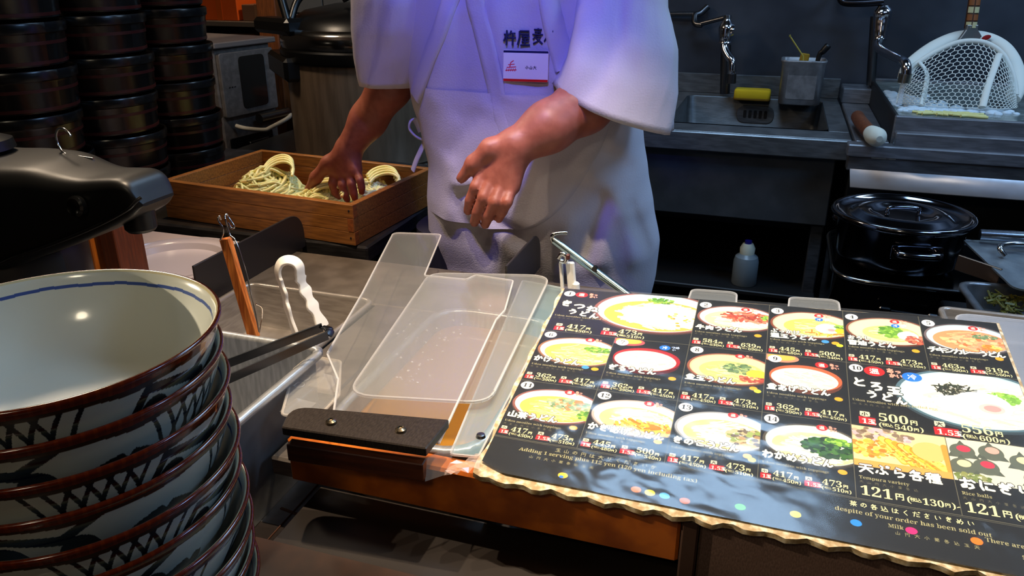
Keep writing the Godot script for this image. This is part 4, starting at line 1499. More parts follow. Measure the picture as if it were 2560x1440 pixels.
func pill(im: Image, x: float, y: float, hot: bool, s: float) -> void:
	var c := Color(0.87, 0.08, 0.08) if hot else Color(0.1, 0.42, 0.85)
	ell(im, x, y, s * 1.25, s, c)
	brush(im, "温" if hot else "冷", x - s * 0.62, y - s * 0.65, s * 1.25, s * 0.13, Color(1, 0.96, 0.88))
	var tint := Color(0.97, 0.6, 0.5) if hot else Color(0.7, 0.78, 0.95)
	var words := "あっ" if hot else "つめ"
	brush(im, words, x + s * 1.45, y - s * 0.95, s * 0.95, s * 0.22, tint)
	brush(im, "かい" if hot else "い", x + s * 1.7, y + s * 0.1, s * 0.85, s * 0.2, tint)


func price(im: Image, x: float, y: float, tagged: String, yen: String, taxed: String, k: float) -> void:
	var first := tagged == "1"
	ell(im, x + 17 * k, y - 45 * k, 17 * k, 14 * k, Color(0.8, 0.76, 0.62))
	im.fill_rect(Rect2i(int(x + 1 * k), int(y - 58 * k), int(32 * k), int(25 * k)), Color(0.84, 0.8, 0.66))
	brush(im, "小" if first else "大", x + 5 * k, y - 56 * k, 22 * k, 3.0 * k, INK)
	var w := 54.0 if first else 76.0
	im.fill_rect(Rect2i(int(x - 4 * k), int(y - 28 * k), int(w * k), int(38 * k)), Color(0.85, 0.06, 0.09))
	var e := type_set(im, tagged, x + 4 * k, y + 5 * k, 36 * k, CREAM, "Droid Serif", true)
	brush(im, "玉", x + 5 * k + e, y - 23 * k, 28 * k, 4.5 * k, CREAM)
	var px := x + (w + 4.0) * k
	var adv := type_set(im, yen, px, y - 20 * k, 58 * k, GOLD, "Droid Serif", true)
	brush(im, "円", px + adv + 4 * k, y - 46 * k, 27 * k, 3.6 * k, GOLD)
	type_set(im, "(", px - 2, y + 12 * k, 32 * k, GOLD, "Droid Serif", true)
	brush(im, "税込", px + 10 * k, y - 12 * k, 19 * k, 2.0 * k, GOLD, null, 0.9)
	var a2 := type_set(im, taxed, px + 48 * k, y + 12 * k, 35 * k, GOLD, "Droid Serif", true)
	brush(im, "円", px + 50 * k + a2, y - 7 * k, 18 * k, 2.4 * k, GOLD)
	type_set(im, ")", px + 70 * k + a2, y + 12 * k, 32 * k, GOLD, "Droid Serif", true)


func number_disc(im: Image, n: int, x: float, y: float, r := 29.0) -> void:
	ell(im, x, y, r, r * 0.95, Color(0.98, 0.96, 0.9))
	var s := str(n)
	type_set(im, s, x - (9.0 if n < 10 else 19.0), y + 13, 38, INK, "Droid Serif", true)


func menu_print() -> ImageTexture:
	var W := 2048
	var H := 1480
	var im := Image.create_empty(W, H, false, Image.FORMAT_RGB8)
	im.fill(INK)
	var rng := RandomNumberGenerator.new()
	rng.seed = 77
	var V := 1480.0 / 1.05      # pixels per unit of v; v = -0.02 is the top of the picture
	var top := 0.02 * V
	var c6 := W / 6.0
	var rows := [0.0, 0.294, 0.594, 0.872, 1.03]
	var white := [Color(0.99, 0.96, 0.86), Color(0.97, 0.92, 0.78), Color(1, 0.98, 0.92)]
	var yellow := [Color(0.98, 0.9, 0.55), Color(0.99, 0.94, 0.7), Color(0.95, 0.84, 0.45)]
	var green := [Color(0.4, 0.62, 0.14), Color(0.58, 0.76, 0.22), Color(0.28, 0.5, 0.12)]
	var dark_green := [Color(0.07, 0.2, 0.06), Color(0.12, 0.3, 0.08), Color(0.05, 0.14, 0.07), Color(0.2, 0.4, 0.1)]
	var meat := [Color(0.8, 0.36, 0.22), Color(0.7, 0.24, 0.16), Color(0.88, 0.5, 0.36), Color(0.6, 0.2, 0.14)]
	var gold := [Color(0.97, 0.72, 0.2), Color(0.93, 0.58, 0.12), Color(0.99, 0.82, 0.36), Color(0.85, 0.45, 0.08)]
	var rim := Color(0.52, 0.3, 0.26)
	var pale := Color(0.8, 0.9, 0.88)
	var grey := Color(0.78, 0.78, 0.66)
	# number, left column, columns, row, title lines, prices
	var cells := [
		[1, 0, 2, 0, ["きつね", "うどん"], "417", "450", "473", "510"],
		[2, 2, 1, 0, ["牛肉うどん"], "584", "630", "639", "690"],
		[3, 3, 1, 0, ["ぶっかけ", "温玉うどん"], "445", "480", "500", "540"],
		[4, 4, 1, 0, ["おろし", "醤油うどん"], "417", "450", "473", "510"],
		[5, 5, 1, 0, ["チキンカレーうどん"], "463", "500", "519", "560"],
		[6, 0, 1, 1, ["かけうどん"], "362", "390", "417", "450"],
		[7, 1, 1, 1, ["ざるうどん"], "362", "390", "417", "450"],
		[8, 2, 1, 1, ["釜玉うどん"], "417", "450", "473", "510"],
		[9, 3, 1, 1, ["釜あげうどん"], "362", "390", "417", "450"],
		[10, 4, 2, 1, ["とろ玉", "うどん"], "500", "540", "556", "600"],
		[11, 0, 1, 2, ["山菜うどん"], "417", "450", "473", "510"],
		[12, 1, 1, 2, ["かきあげうどん"], "445", "480", "500", "540"],
		[13, 2, 1, 2, ["きのこうどん"], "417", "450", "473", "510"],
		[14, 3, 1, 2, ["わかめうどん"], "417", "450", "473", "510"],
	]
	for cell in cells:
		var n: int = cell[0]
		var x0 := int(cell[1] * c6)
		var w := int(c6 * cell[2])
		var y0 := int(top + rows[cell[3]] * V)
		var h := int((rows[cell[3] + 1] - rows[cell[3]]) * V)
		if cell[3] == 0:
			y0 = 0
			h += int(top)
		var up := int(top) if cell[3] == 0 else 0
		var s := Image.create_empty(w, h, false, Image.FORMAT_RGB8)
		s.fill(INK)
		var wide: bool = cell[2] == 2
		var c := Vector2(492, 166 + up) if wide else Vector2(198, 152 + up)
		var a := 300.0 if wide else 186.0
		var b := 186.0 if wide else 112.0
		if cell[3] == 0:
			c.y -= 16
		match n:
			1:
				bowl_print(s, rng, c, a, b, rim, pale, Color(0.93, 0.66, 0.28), white)
				s.fill_rect(Rect2i(0, 0, 0, 0), INK)
				ell(s, c.x + 40, c.y + 30, 190, 92, Color(0.99, 0.94, 0.8))
				ell(s, c.x - 60, c.y + 12, 110, 60, Color(0.99, 0.96, 0.86))
				dabs(s, rng, c.x + 60, c.y + 30, 180, 80, 90, 13, white)
				dabs(s, rng, c.x + 120, c.y + 50, 70, 60, 14, 9, gold)
				dabs(s, rng, c.x + 10, c.y - 116, 64, 26, 60, 9, green)
			2:
				bowl_print(s, rng, c, a, b, rim, Color(0.9, 0.92, 0.84), Color(0.96, 0.84, 0.6), white)
				dabs(s, rng, c.x + 50, c.y - 16, 118, 44, 110, 12, meat, 1.6)
				dabs(s, rng, c.x + 132, c.y - 22, 22, 20, 26, 8, green)
			3:
				bowl_print(s, rng, c, a, b, Color(0.5, 0.24, 0.14), grey, Color(0.94, 0.78, 0.36), yellow, 0.72)
				dabs(s, rng, c.x + 60, c.y + 60, 100, 26, 40, 7, gold, 2.2)
				egg_print(s, c + Vector2(70, 24), 44)
				dabs(s, rng, c.x + 132, c.y + 0, 28, 16, 30, 8, green)
				ell(s, c.x + 126, c.y + 34, 24, 20, Color(0.96, 0.8, 0.1))
			4:
				bowl_print(s, rng, c, a, b, Color(0.5, 0.26, 0.16), grey, Color(0.94, 0.8, 0.46), yellow, 0.66)
				dabs(s, rng, c.x + 6, c.y + 4, 54, 44, 110, 11, green)
				ell(s, c.x + 80, c.y + 26, 46, 36, Color(0.97, 0.9, 0.84))
				dabs(s, rng, c.x + 120, c.y + 52, 54, 30, 60, 10, meat)
			5:
				bowl_print(s, rng, c, a, b, Color(0.42, 0.36, 0.36), pale, Color(0.86, 0.56, 0.36), [Color(0.96, 0.78, 0.52), Color(0.9, 0.64, 0.44)])
				dabs(s, rng, c.x + 40, c.y + 20, 120, 60, 80, 13, [Color(0.9, 0.6, 0.42), Color(0.84, 0.46, 0.24), Color(0.95, 0.74, 0.5)])
				dabs(s, rng, c.x + 70, c.y - 22, 50, 16, 40, 8, [Color(0.35, 0.48, 0.3), Color(0.5, 0.6, 0.42)])
				dabs(s, rng, c.x + 90, c.y + 62, 40, 20, 20, 12, gold)
			6:
				bowl_print(s, rng, c, a, b, Color(0.55, 0.36, 0.24), Color(0.82, 0.88, 0.84), Color(0.95, 0.76, 0.34), yellow)
				dabs(s, rng, c.x + 90, c.y - 28, 66, 20, 80, 8, green)
			7, 9:
				var lac := Color(0.62, 0.05, 0.08) if n == 7 else Color(0.72, 0.34, 0.18)
				ell(s, 60, 24, 80, 34, lac.lightened(0.25))
				ell(s, 66, 18, 60, 24, Color(0.95, 0.68, 0.26))
				ell(s, c.x - 30, c.y + 20, 150, 98, lac.darkened(0.5))
				ell(s, c.x - 30, c.y + 2, 150, 90, lac)
				ell(s, c.x - 34, c.y + 12, 138, 78, Color(0.97, 0.9, 0.76))
				noodles_print(s, rng, c.x - 34, c.y + 14, 130, 70, 130, 7, white)
			8:
				bowl_print(s, rng, c, a, b, Color(0.56, 0.3, 0.2), Color(0.86, 0.78, 0.6), Color(0.94, 0.82, 0.44), yellow, 0.76)
				dabs(s, rng, c.x + 30, c.y - 6, 62, 36, 100, 10, [Color(0.25, 0.36, 0.22), Color(0.36, 0.48, 0.28), Color(0.6, 0.68, 0.4)])
				ell(s, c.x + 110, c.y + 20, 44, 30, Color(0.99, 0.76, 0.2))
				dabs(s, rng, c.x + 90, c.y + 62, 60, 20, 40, 9, meat)
			10:
				bowl_print(s, rng, c, a, b, Color(0.3, 0.4, 0.44), pale, Color(0.96, 0.9, 0.76), white, 0.88)
				dabs(s, rng, c.x - 70, c.y - 40, 70, 42, 90, 5, [Color(0.06, 0.07, 0.04), Color(0.16, 0.15, 0.06), Color(0.12, 0.16, 0.08)], 5.0)
				dabs(s, rng, c.x + 96, c.y - 22, 76, 34, 110, 10, [Color(0.5, 0.74, 0.2), Color(0.62, 0.82, 0.3), Color(0.4, 0.62, 0.16)])
				ell(s, c.x - 40, c.y + 46, 120, 60, Color(0.99, 0.98, 0.92))
				egg_print(s, c + Vector2(20, 34), 88)
			11:
				bowl_print(s, rng, c, a, b, rim, Color(0.82, 0.9, 0.9), Color(0.95, 0.74, 0.32), yellow)
				dabs(s, rng, c.x + 50, c.y - 20, 90, 38, 110, 10, [Color(0.36, 0.5, 0.36), Color(0.5, 0.6, 0.46), Color(0.85, 0.82, 0.6), Color(0.7, 0.5, 0.3)])
				dabs(s, rng, c.x + 134, c.y + 40, 30, 30, 40, 9, green)
			12:
				bowl_print(s, rng, c, a, b, Color(0.7, 0.62, 0.58), Color(0.96, 0.94, 0.88), Color(0.96, 0.82, 0.5), white)
				dabs(s, rng, c.x + 40, c.y + 50, 120, 36, 120, 12, gold, 1.5)
			13:
				bowl_print(s, rng, c, a, b, Color(0.6, 0.6, 0.6), Color(0.95, 0.95, 0.9), Color(0.97, 0.84, 0.5), white)
				dabs(s, rng, c.x + 90, c.y + 20, 70, 50, 60, 12, [Color(0.66, 0.5, 0.3), Color(0.8, 0.7, 0.5), Color(0.4, 0.34, 0.28), Color(0.55, 0.62, 0.3)])
			14:
				bowl_print(s, rng, c, a, b, Color(0.3, 0.26, 0.2), Color(0.84, 0.9, 0.84), Color(0.95, 0.84, 0.56), white)
				dabs(s, rng, c.x + 60, c.y + 6, 100, 54, 220, 12, dark_green)
				dabs(s, rng, c.x + 100, c.y - 34, 60, 14, 40, 9, green)
		number_disc(s, n, 38, 35 + up, 29)
		if n == 1:
			pill(s, 100, 36 + up, true, 25)
		elif n == 10:
			pill(s, 112, 46, true, 34)
			pill(s, 262, 60, false, 32)
		elif n == 7:
			pill(s, 236, 46, false, 20)
		elif n == 9:
			pill(s, 236, 46, true, 22)
		else:
			pill(s, 230, 48 + up, true, 17)
			if n == 3 or n == 4:
				pill(s, 230, 84 + up, false, 15)
		var lines: Array = cell[4]
		var sub := Color(0.62, 0.58, 0.4)
		if wide:
			brush(s, lines[0], 14, 104 + up, 62, 12, CREAM, INK, 1.1, 16)
			brush(s, lines[1], 66, 184 + up, 52, 10, CREAM, INK, 1.06, 12)
			type_set(s, "Udon noodles with soft-boiled egg" if n == 10 else "Udon noodles with fried tofu", 12, 268 + up, 19, sub, "Droid Serif", true)
			for k in 7:
				brush(s, "山玉天円大小菜"[k], 12 + k * 22, 278 + up, 15, 1.4, sub.darkened(0.25))
			price(s, 36 if n == 10 else 42, h - 22, "1", cell[5], cell[6], 1.18 if n == 10 else 0.92)
			price(s, 312 if n == 10 else 270, h - 22 + (4 if n == 10 else 0), "1.5", cell[7], cell[8], 1.18 if n == 10 else 0.92)
		else:
			if lines.size() == 2:
				brush(s, lines[0], 12, 196 + up, 34, 6.5, CREAM, INK, 0.98)
				brush(s, lines[1], 12, 232 + up, 42, 8, CREAM, INK, 0.98)
			else:
				var len_: int = lines[0].length()
				var size := 44.0 if len_ <= 6 else 46.0
				brush(s, lines[0], 10, 222 + up, size, 8.5, CREAM, INK, 0.98 if len_ <= 5 else minf(0.98, 310.0 / (len_ * size)))
			type_set(s, "Udon noodles with toppings", 12, 296 + up, 17, sub, "Droid Serif", true)
			for k in 9:
				brush(s, "天玉山円大小菜各込"[k], 12 + k * 24, 304 + up, 14, 1.3, sub.darkened(0.25))
			ell(s, w - 42, 276 + up, 17, 13, Color(0.93, 0.62, 0.12))
			if n in [3, 6]:
				ell(s, w - 86, 270 + up, 17, 13, Color(0.25, 0.55, 0.8))
			if n in [3, 8, 13]:
				ell(s, w - 24, 292 + up, 15, 12, Color(0.95, 0.88, 0.15))
			price(s, 12, h - 22, "1", cell[5], cell[6], 0.72)
			price(s, 168, h - 20, "1.5", cell[7], cell[8], 0.72)
		im.blit_rect(s, Rect2i(0, 0, w, h), Vector2i(x0, y0))
	# sides: tempura and rice balls
	for side in 2:
		var x0 := int((4 + side) * c6)
		var w := int(c6) + 1
		var y0 := int(top + rows[2] * V)
		var h := int((rows[3] - rows[2]) * V)
		var s := Image.create_empty(w, h, false, Image.FORMAT_RGB8)
		s.fill(Color(0.93, 0.78, 0.56) if side == 0 else Color(0.86, 0.82, 0.7))
		if side == 0:
			dabs(s, rng, 100, 40, 120, 36, 80, 12, [Color(0.8, 0.66, 0.5), Color(0.5, 0.4, 0.3), Color(0.85, 0.7, 0.7)])
			dabs(s, rng, 70, 120, 80, 50, 90, 12, gold)
			for k in 7:
				var p := Vector2(110 + k * 22, 60 + k * 8)
				line(s, p, p + Vector2(70 + k * 8, 110), 32, gold[k % 4].darkened(0.12))
				line(s, p, p + Vector2(68 + k * 8, 106), 24, gold[(k + 2) % 3])
				dabs(s, rng, p.x + 36, p.y + 54, 36, 50, 24, 5, gold)
			ell(s, 276, 96, 62, 50, Color(0.95, 0.7, 0.4))
			line(s, Vector2(330, 60), Vector2(340, 250), 26, Color(0.86, 0.56, 0.2))
			s.fill_rect(Rect2i(0, 190, w, h), Color(0.9, 0.6, 0.28))
			s.fill_rect(Rect2i(0, 224, w, h), INK)
			brush(s, "天ぷら各種", 14, 206, 54, 8.5, CREAM, INK, 1.06)
		else:
			for q in [[50, 60, 0], [150, 50, 1], [120, 130, 0], [250, 80, 2], [280, 160, 1], [40, 140, 2]]:
				fill_tri(s, Vector2(q[0], q[1] - 52), Vector2(q[0] - 56, q[1] + 44), Vector2(q[0] + 56, q[1] + 44), Color(0.3, 0.32, 0.27))
				ell(s, q[0], q[1] + 8, 44, 40, Color(0.34, 0.36, 0.3))
				ell(s, q[0] + 6, q[1] - 6, 24, 18, [Color(0.85, 0.2, 0.28), Color(0.95, 0.62, 0.55), Color(0.93, 0.82, 0.6)][q[2]])
			dabs(s, rng, 60, 200, 60, 20, 40, 9, [Color(0.4, 0.46, 0.2), Color(0.55, 0.56, 0.3)])
			s.fill_rect(Rect2i(0, 224, w, h), INK)
			brush(s, "おにぎり", 12, 204, 60, 10, CREAM, INK, 1.02)
		type_set(s, "Tempura variety" if side == 0 else "Rice balls", 14, 292, 20, sub_tone(), "Droid Serif", true)
		for k in 8:
			brush(s, "天山円大小菜各込"[k], 14 + k * 26, 300, 15, 1.4, sub_tone().darkened(0.25))
		var e := type_set(s, "121", 14, 372, 66, GOLD, "Droid Serif", true)
		brush(s, "円", 22 + e, 334, 34, 4.5, GOLD)
		type_set(s, "(", 60 + e, 370, 38, GOLD, "Droid Serif", true)
		brush(s, "税込", 72 + e, 344, 20, 2.0, GOLD, null, 0.9)
		var e2 := type_set(s, "130", 112 + e, 370, 42, GOLD, "Droid Serif", true)
		brush(s, "円", 114 + e + e2, 346, 20, 2.6, GOLD)
		type_set(s, ")", 136 + e + e2, 370, 38, GOLD, "Droid Serif", true)
		if side == 0:
			brush(s, "〜", 152 + e + e2, 344, 28, 3, GOLD)
		im.blit_rect(s, Rect2i(0, 0, w, h), Vector2i(x0, y0))
	# gold rules between the cells
	var rule := Color(0.36, 0.34, 0.26)
	for x in [2, 3, 4, 5]:
		im.fill_rect(Rect2i(int(x * c6) - 2, 0, 3, int(top + rows[1] * V)), rule)
	for x in [1, 2, 3, 4]:
		im.fill_rect(Rect2i(int(x * c6) - 2, int(top + rows[1] * V), 3, int((rows[2] - rows[1]) * V)), rule)
	for x in [1, 2, 3, 4, 5]:
		im.fill_rect(Rect2i(int(x * c6) - 2, int(top + rows[2] * V), 3, int((rows[3] - rows[2]) * V)), rule)
	for r in [1, 2, 3]:
		im.fill_rect(Rect2i(0, int(top + rows[r] * V) - 1, W, 3), rule)
	# the strip along the foot
	var fy: float = top + rows[3] * V
	im.fill_rect(Rect2i(0, int(fy) + 6, W, 2), rule)
	type_set(im, "Adding 1 serving plus 112 yen (120 yen including tax)", 120, fy + 66, 26, sub_tone(), "Droid Serif", true)
	for k in 12:
		brush(im, "玉山の円は大りくださいか"[k], 260 + k * 34, fy + 16, 24, 2.4, sub_tone())
		brush(im, "菜の各込はくださいきめい"[k], 1340 + k * 34, fy + 16, 26, 2.8, GOLD)
	type_set(im, "despite of your order has been sold out", 1290, fy + 74, 25, sub_tone(), "Droid Serif", true)
	type_set(im, "There are allergy", 1760, fy + 96, 24, sub_tone(), "Droid Serif", true)
	type_set(im, "Milk", 1460, fy + 108, 22, sub_tone(), "Droid Serif", true)
	type_set(im, "Shrimp", 1860, fy + 140, 24, sub_tone(), "Droid Serif", true)
	for k in 9:
		brush(im, "山円大小菜各込玉天"[k], 170 + k * 30, fy + 82, 17, 1.5, sub_tone().darkened(0.2))
		brush(im, "山円大小菜各込玉天"[k], 1480 + k * 30, fy + 118, 17, 1.5, sub_tone().darkened(0.2))
	var spots := [[0.158, 0.985, 0], [0.294, 0.985, 1], [0.319, 0.987, 2], [0.345, 0.987, 3], [0.381, 0.99, 4], [0.475, 0.975, 5], [0.566, 0.965, 2], [0.663, 0.955, 6], [0.749, 0.947, 7], [0.846, 0.944, 8]]
	var tones := [Color(0.95, 0.75, 0.15), Color(0.8, 0.42, 0.12), Color(0.96, 0.86, 0.15), Color(0.3, 0.62, 0.9), Color(0.72, 0.38, 0.18), Color(0.3, 0.72, 0.18), Color(0.12, 0.5, 0.82), Color(0.93, 0.12, 0.42), Color(0.97, 0.45, 0.08)]
	for p in spots:
		ell(im, p[0] * W, top + p[1] * V, 19, 15, tones[p[2]])
	ell(im, 0.156 * W, top + 0.991 * V, 9, 7, Color(0.2, 0.45, 0.85))
	return ImageTexture.create_from_image(im)


func sub_tone() -> Color:
	return Color(0.66, 0.62, 0.42)


const BOARD_TL := Vector3(-0.243, 0.990, -0.980)
const BOARD_TR := Vector3(0.299, 0.990, -1.037)
const BOARD_BL := Vector3(-0.235, 0.945, -0.622)
const BOARD_BR := Vector3(0.293, 0.945, -0.620)


# a place on the board: u to the right, v towards the customer
func on_board(u: float, v: float, lift := 0.0) -> Vector3:
	return BOARD_TL.lerp(BOARD_TR, u).lerp(BOARD_BL.lerp(BOARD_BR, u), v) + Vector3(0, lift, 0)


func menu_board() -> void:
	var t := thing("menu_board", "large black laminated menu board with numbered photographs of noodle bowls and prices", "menu board", Vector3.ZERO)
	var n := FastNoiseLite.new()
	n.seed = 5
	n.frequency = 2.2
	# printed sheet
	var st := new_st()
	st.set_smooth_group(0)
	var nu := 56
	var nv := 40
	for j in nv:
		for i in nu:
			var p := []
			var uv := []
			for d in [[0, 0], [1, 0], [1, 1], [0, 1]]:
				var u := float(i + d[0]) / nu
				var v := -0.012 + 1.032 * float(j + d[1]) / nv
				var cut := v
				if v > 0.99 and u < 0.05:
					cut = v - 0.03 * (1.0 - u / 0.05)
				p.append(on_board(u, cut, 0.0012 * n.get_noise_2d(u * 1.4, v)))
				uv.append(Vector2(u, (v + 0.02) / 1.05))
			tri(st, p[0], p[1], p[2], uv[0], uv[1], uv[2])
			tri(st, p[0], p[2], p[3], uv[0], uv[2], uv[3])
	var m := StandardMaterial3D.new()
	m.albedo_texture = menu_print()
	m.texture_repeat = false
	m.roughness = 0.42
	m.metallic_specular = 0.2
	obj("printed_sheet", st, m, t)
	# backing: a stained paper board a little larger than the print, ragged along the front
	st = new_st()
	var ring_up := PackedVector3Array()
	var ring_low := PackedVector3Array()
	var rng := RandomNumberGenerator.new()
	rng.seed = 3
	var edge := []
	for i in 60:
		edge.append(Vector2(-0.008 + 1.016 * i / 60.0, -0.022))
	for i in 40:
		edge.append(Vector2(1.008, -0.022 + 1.055 * i / 40.0))
	for i in 60:
		var u := 1.008 - 1.016 * i / 60.0
		edge.append(Vector2(u, 1.038 + 0.006 * sin(i * 1.7) + rng.randf() * 0.006 - (0.02 * (u - 0.3))))
	for i in 40:
		edge.append(Vector2(-0.008 - 0.004 * sin(i * 0.9), 1.033 - 1.055 * i / 40.0))
	for e in edge:
		ring_up.append(on_board(e.x, e.y, -0.0022))
		ring_low.append(on_board(e.x, e.y, -0.0075))
	ring_up.reverse()
	ring_low.reverse()
	loft(st, [ring_low, ring_up], true, true, true, 5)
	obj("backing", st, worn("stained_board", Color(0.62, 0.5, 0.32), Color(0.86, 0.8, 0.68), 0.7, 0.0, Vector3(10, 10, 10), 0.03, 17), t)
	# cling film over the print, wrinkled
	st = new_st()
	st.set_smooth_group(0)
	var w1 := FastNoiseLite.new()
	w1.seed = 11
	w1.frequency = 5.0
	w1.fractal_octaves = 3
	var w2 := FastNoiseLite.new()
	w2.seed = 12
	w2.frequency = 2.4
	nu = 150
	nv = 104
	var pts := PackedVector3Array()
	for j in nv + 1:
		for i in nu + 1:
			var u := -0.004 + 1.008 * float(i) / nu
			var v := -0.016 + 1.045 * float(j) / nv
			var patch := exp(-pow((u - 0.34) / 0.26, 2) - pow((v - 0.82) / 0.22, 2)) + 0.7 * exp(-pow((u - 0.2) / 0.2, 2) - pow((v - 0.5) / 0.12, 2)) + exp(-pow((u - 0.85) / 0.07, 2) - pow((v - 0.92) / 0.08, 2))
			var calm := clampf(0.05 + patch * (0.7 + 1.2 * w2.get_noise_2d(u * 1.3 + 3.0, v)), 0.03, 1.0)
			pts.append(on_board(u, v, 0.0026 + 0.0025 * calm * w1.get_noise_2d(u * 1.35, v * 1.7)))
	for j in nv:
		for i in nu:
			var k := j * (nu + 1) + i
			tri(st, pts[k], pts[k + 1], pts[k + nu + 2])
			tri(st, pts[k], pts[k + nu + 2], pts[k + nu + 1])
	obj("cling_film", st, clear("film", 0.02, Color(0.95, 0.97, 1.0), 0.16), t)
	# crumpled clear tape at the near left corner
	st = new_st()
	st.set_smooth_group(-1)
	var a := Vector3(-0.2637, 0.944, -0.5976)
	var b := Vector3(-0.2382, 0.944, -0.6286)
	var g := []
	for j in 6:
		var row := []
		for i in 7:
			var p := a.lerp(b, i / 6.0) + Vector3(0.004, 0, 0.012) * (j / 5.0 - 0.3) * (1.0 + i * 0.25)
			row.append(p + Vector3(rng.randf_range(-0.0015, 0.0015), rng.randf_range(0.0, 0.007), rng.randf_range(-0.0015, 0.0015)))
		g.append(row)
	for j in 5:
		for i in 6:
			tri(st, g[j][i], g[j][i + 1], g[j + 1][i + 1])
			tri(st, g[j][i], g[j + 1][i + 1], g[j + 1][i])
	obj("tape", st, clear("tape", 0.35, Color(0.9, 0.78, 0.72), 0.12), t)


# ---------------------------------------------------------------- rice cooker, oven and back-room shelf
func back_kitchen() -> void:
	var black := mat(Color(0.028, 0.028, 0.03), 0.32)
	var pot_steel := steel("cooker_steel", Color(0.52, 0.44, 0.36), 0.3, Vector3(8, 1, 8), 0.004, 0.4)
	var bench := thing("low_bench", "dark low bench behind the cook carrying the big rice cooker", "bench", Vector3(-1.37, 0, -2.52))
	var st := new_st()
	box(st, Vector3(1.0, 0.04, 0.8), at(Vector3(0, 0.745, 0)), 0.004)
	obj("top", st, mat(Color(0.06, 0.06, 0.065), 0.3), bench)
	for sx in [-0.46, 0.46]:
		for sz in [-0.36, 0.36]:
			st = new_st()
			box(st, Vector3(0.04, 0.726, 0.04), at(Vector3(sx, 0.363, sz)), 0.003)
			obj("leg", st, mat(Color(0.1, 0.1, 0.1), 0.4, 1.0), bench)
	var t := thing("rice_cooker", "big steel rice cooker with black collar and black lid behind the cook", "rice cooker", Vector3(-1.337, 0.7655, -2.52))
	st = new_st()
	lathe(st, [Vector2(0, 0.008), Vector2(0.25, 0.006), Vector2(0.268, 0.016), Vector2(0.272, 0.04), Vector2(0.274, 0.345), Vector2(0.0, 0.345)], 80)
	obj("body", st, pot_steel, t)
	st = new_st()
	lathe(st, [Vector2(0.2, 0.0), Vector2(0.283, 0.0), Vector2(0.287, 0.006), Vector2(0.283, 0.013), Vector2(0.25, 0.014)], 80)
	obj("base_ring", st, mat(Color(0.7, 0.7, 0.7), 0.2, 1.0), t)
	st = new_st()
	lathe(st, [Vector2(0.272, 0.335), Vector2(0.287, 0.338), Vector2(0.290, 0.345), Vector2(0.290, 0.374), Vector2(0.284, 0.38), Vector2(0.2, 0.382)], 80)
	obj("collar", st, black, t)
	st = new_st()
	lathe(st, [Vector2(0.283, 0.38), Vector2(0.286, 0.384), Vector2(0.285, 0.425), Vector2(0.27, 0.44), Vector2(0.2, 0.445)], 80, Transform3D(), 0.9)
	obj("lid_band", st, mat(Color(0.62, 0.62, 0.62), 0.16, 1.0), t)
	st = new_st()
	lathe(st, [Vector2(0.262, 0.438), Vector2(0.25, 0.462), Vector2(0.2, 0.492), Vector2(0.1, 0.512), Vector2(0.0, 0.516)], 80)
	obj("lid", st, black, t)
	var up := Vector3.UP
	st = new_st()
	bar(st, Vector3(-0.335, 0.445, 0.10), Vector3(-0.12, 0.45, 0.235), 0.075, 0.05, up, 0.012)
	obj("hinge", st, black, t)
	st = new_st()
	bar(st, Vector3(-0.315, 0.325, 0.075), Vector3(-0.13, 0.318, 0.26), 0.06, 0.075, up, 0.012)
	obj("ear", st, black, t)
	st = new_st()
	tube(st, curve_pts([Vector3(-0.16, 0.47, 0.2), Vector3(-0.15, 0.53, 0.16), Vector3(-0.09, 0.57, 0.13), Vector3(-0.02, 0.55, 0.12), Vector3(0.0, 0.525, 0.12)], 6), 0.012, 12)
	obj("handle", st, black, t)
	st = new_st()
	tube(st, [Vector3(-0.165, 0.46, 0.21), Vector3(-0.24, 0.64, 0.16)], 0.014, 12)
	obj("lever", st, black, t)
	# oven left of it, turned towards the aisle
	var f1 := Vector3(-2.048, 1.099, -2.62)
	var f2 := Vector3(-2.001, 1.098, -2.92)
	var ax := Vector3(f2.x - f1.x, 0, f2.z - f1.z)
	var w := ax.length()
	ax = ax.normalized()
	var az := Vector3(-ax.z, 0, ax.x)
	t = thing("oven", "grey countertop oven with a dark window and pull-down handle left of the rice cooker", "oven", Vector3(f1.x, 0.66, f1.z), Basis(ax, Vector3.UP, az))
	var grey := worn("oven_grey", Color(0.42, 0.40, 0.39), Color(0.5, 0.48, 0.47), 0.45, 0.1, Vector3(6, 6, 6))
	var h: float = f1.y - 0.66
	st = new_st()
	box(st, Vector3(w, h, 0.38), at(Vector3(w * 0.5, h * 0.5, -0.19)), 0.006)
	obj("body", st, grey, t)
	st = new_st()
	box(st, Vector3(w + 0.03, 0.022, 0.42), at(Vector3(w * 0.5, h + 0.011, -0.185)), 0.004)
	obj("top", st, mat(Color(0.5, 0.46, 0.44), 0.45), t)
	var door := new_st()
	slab(door, round_rect(w - 0.012, h * 0.56, 0.012), 0.02, at(Vector3(w * 0.5, h * 0.68, 0.011)), 0.003)
	var dn := obj("door", door, grey, t)
	st = new_st()
	slab(st, round_rect(w * 0.46, h * 0.46, 0.02), 0.004, at(Vector3(w * 0.56, h * 0.685, 0.0225)), 0.001)
	obj("window", st, mat(Color(0.13, 0.125, 0.12), 0.12), dn)
	st = new_st()
	for k in 3:
		bar(st, Vector3(w * 0.12 + k * 0.014, h * 0.66, 0.0215), Vector3(w * 0.12 + k * 0.014 + 0.008, h * 0.664, 0.0215), 0.004, 0.001, Vector3(0, 0, 1), 0.0)
	obj("lettering", st, mat(Color(0.08, 0.08, 0.08), 0.5), dn)
	st = new_st()
	tube(st, [Vector3(w * 0.5, h * 0.35, 0.045), Vector3(w * 1.06, h * 0.35, 0.045)], 0.02, 18)
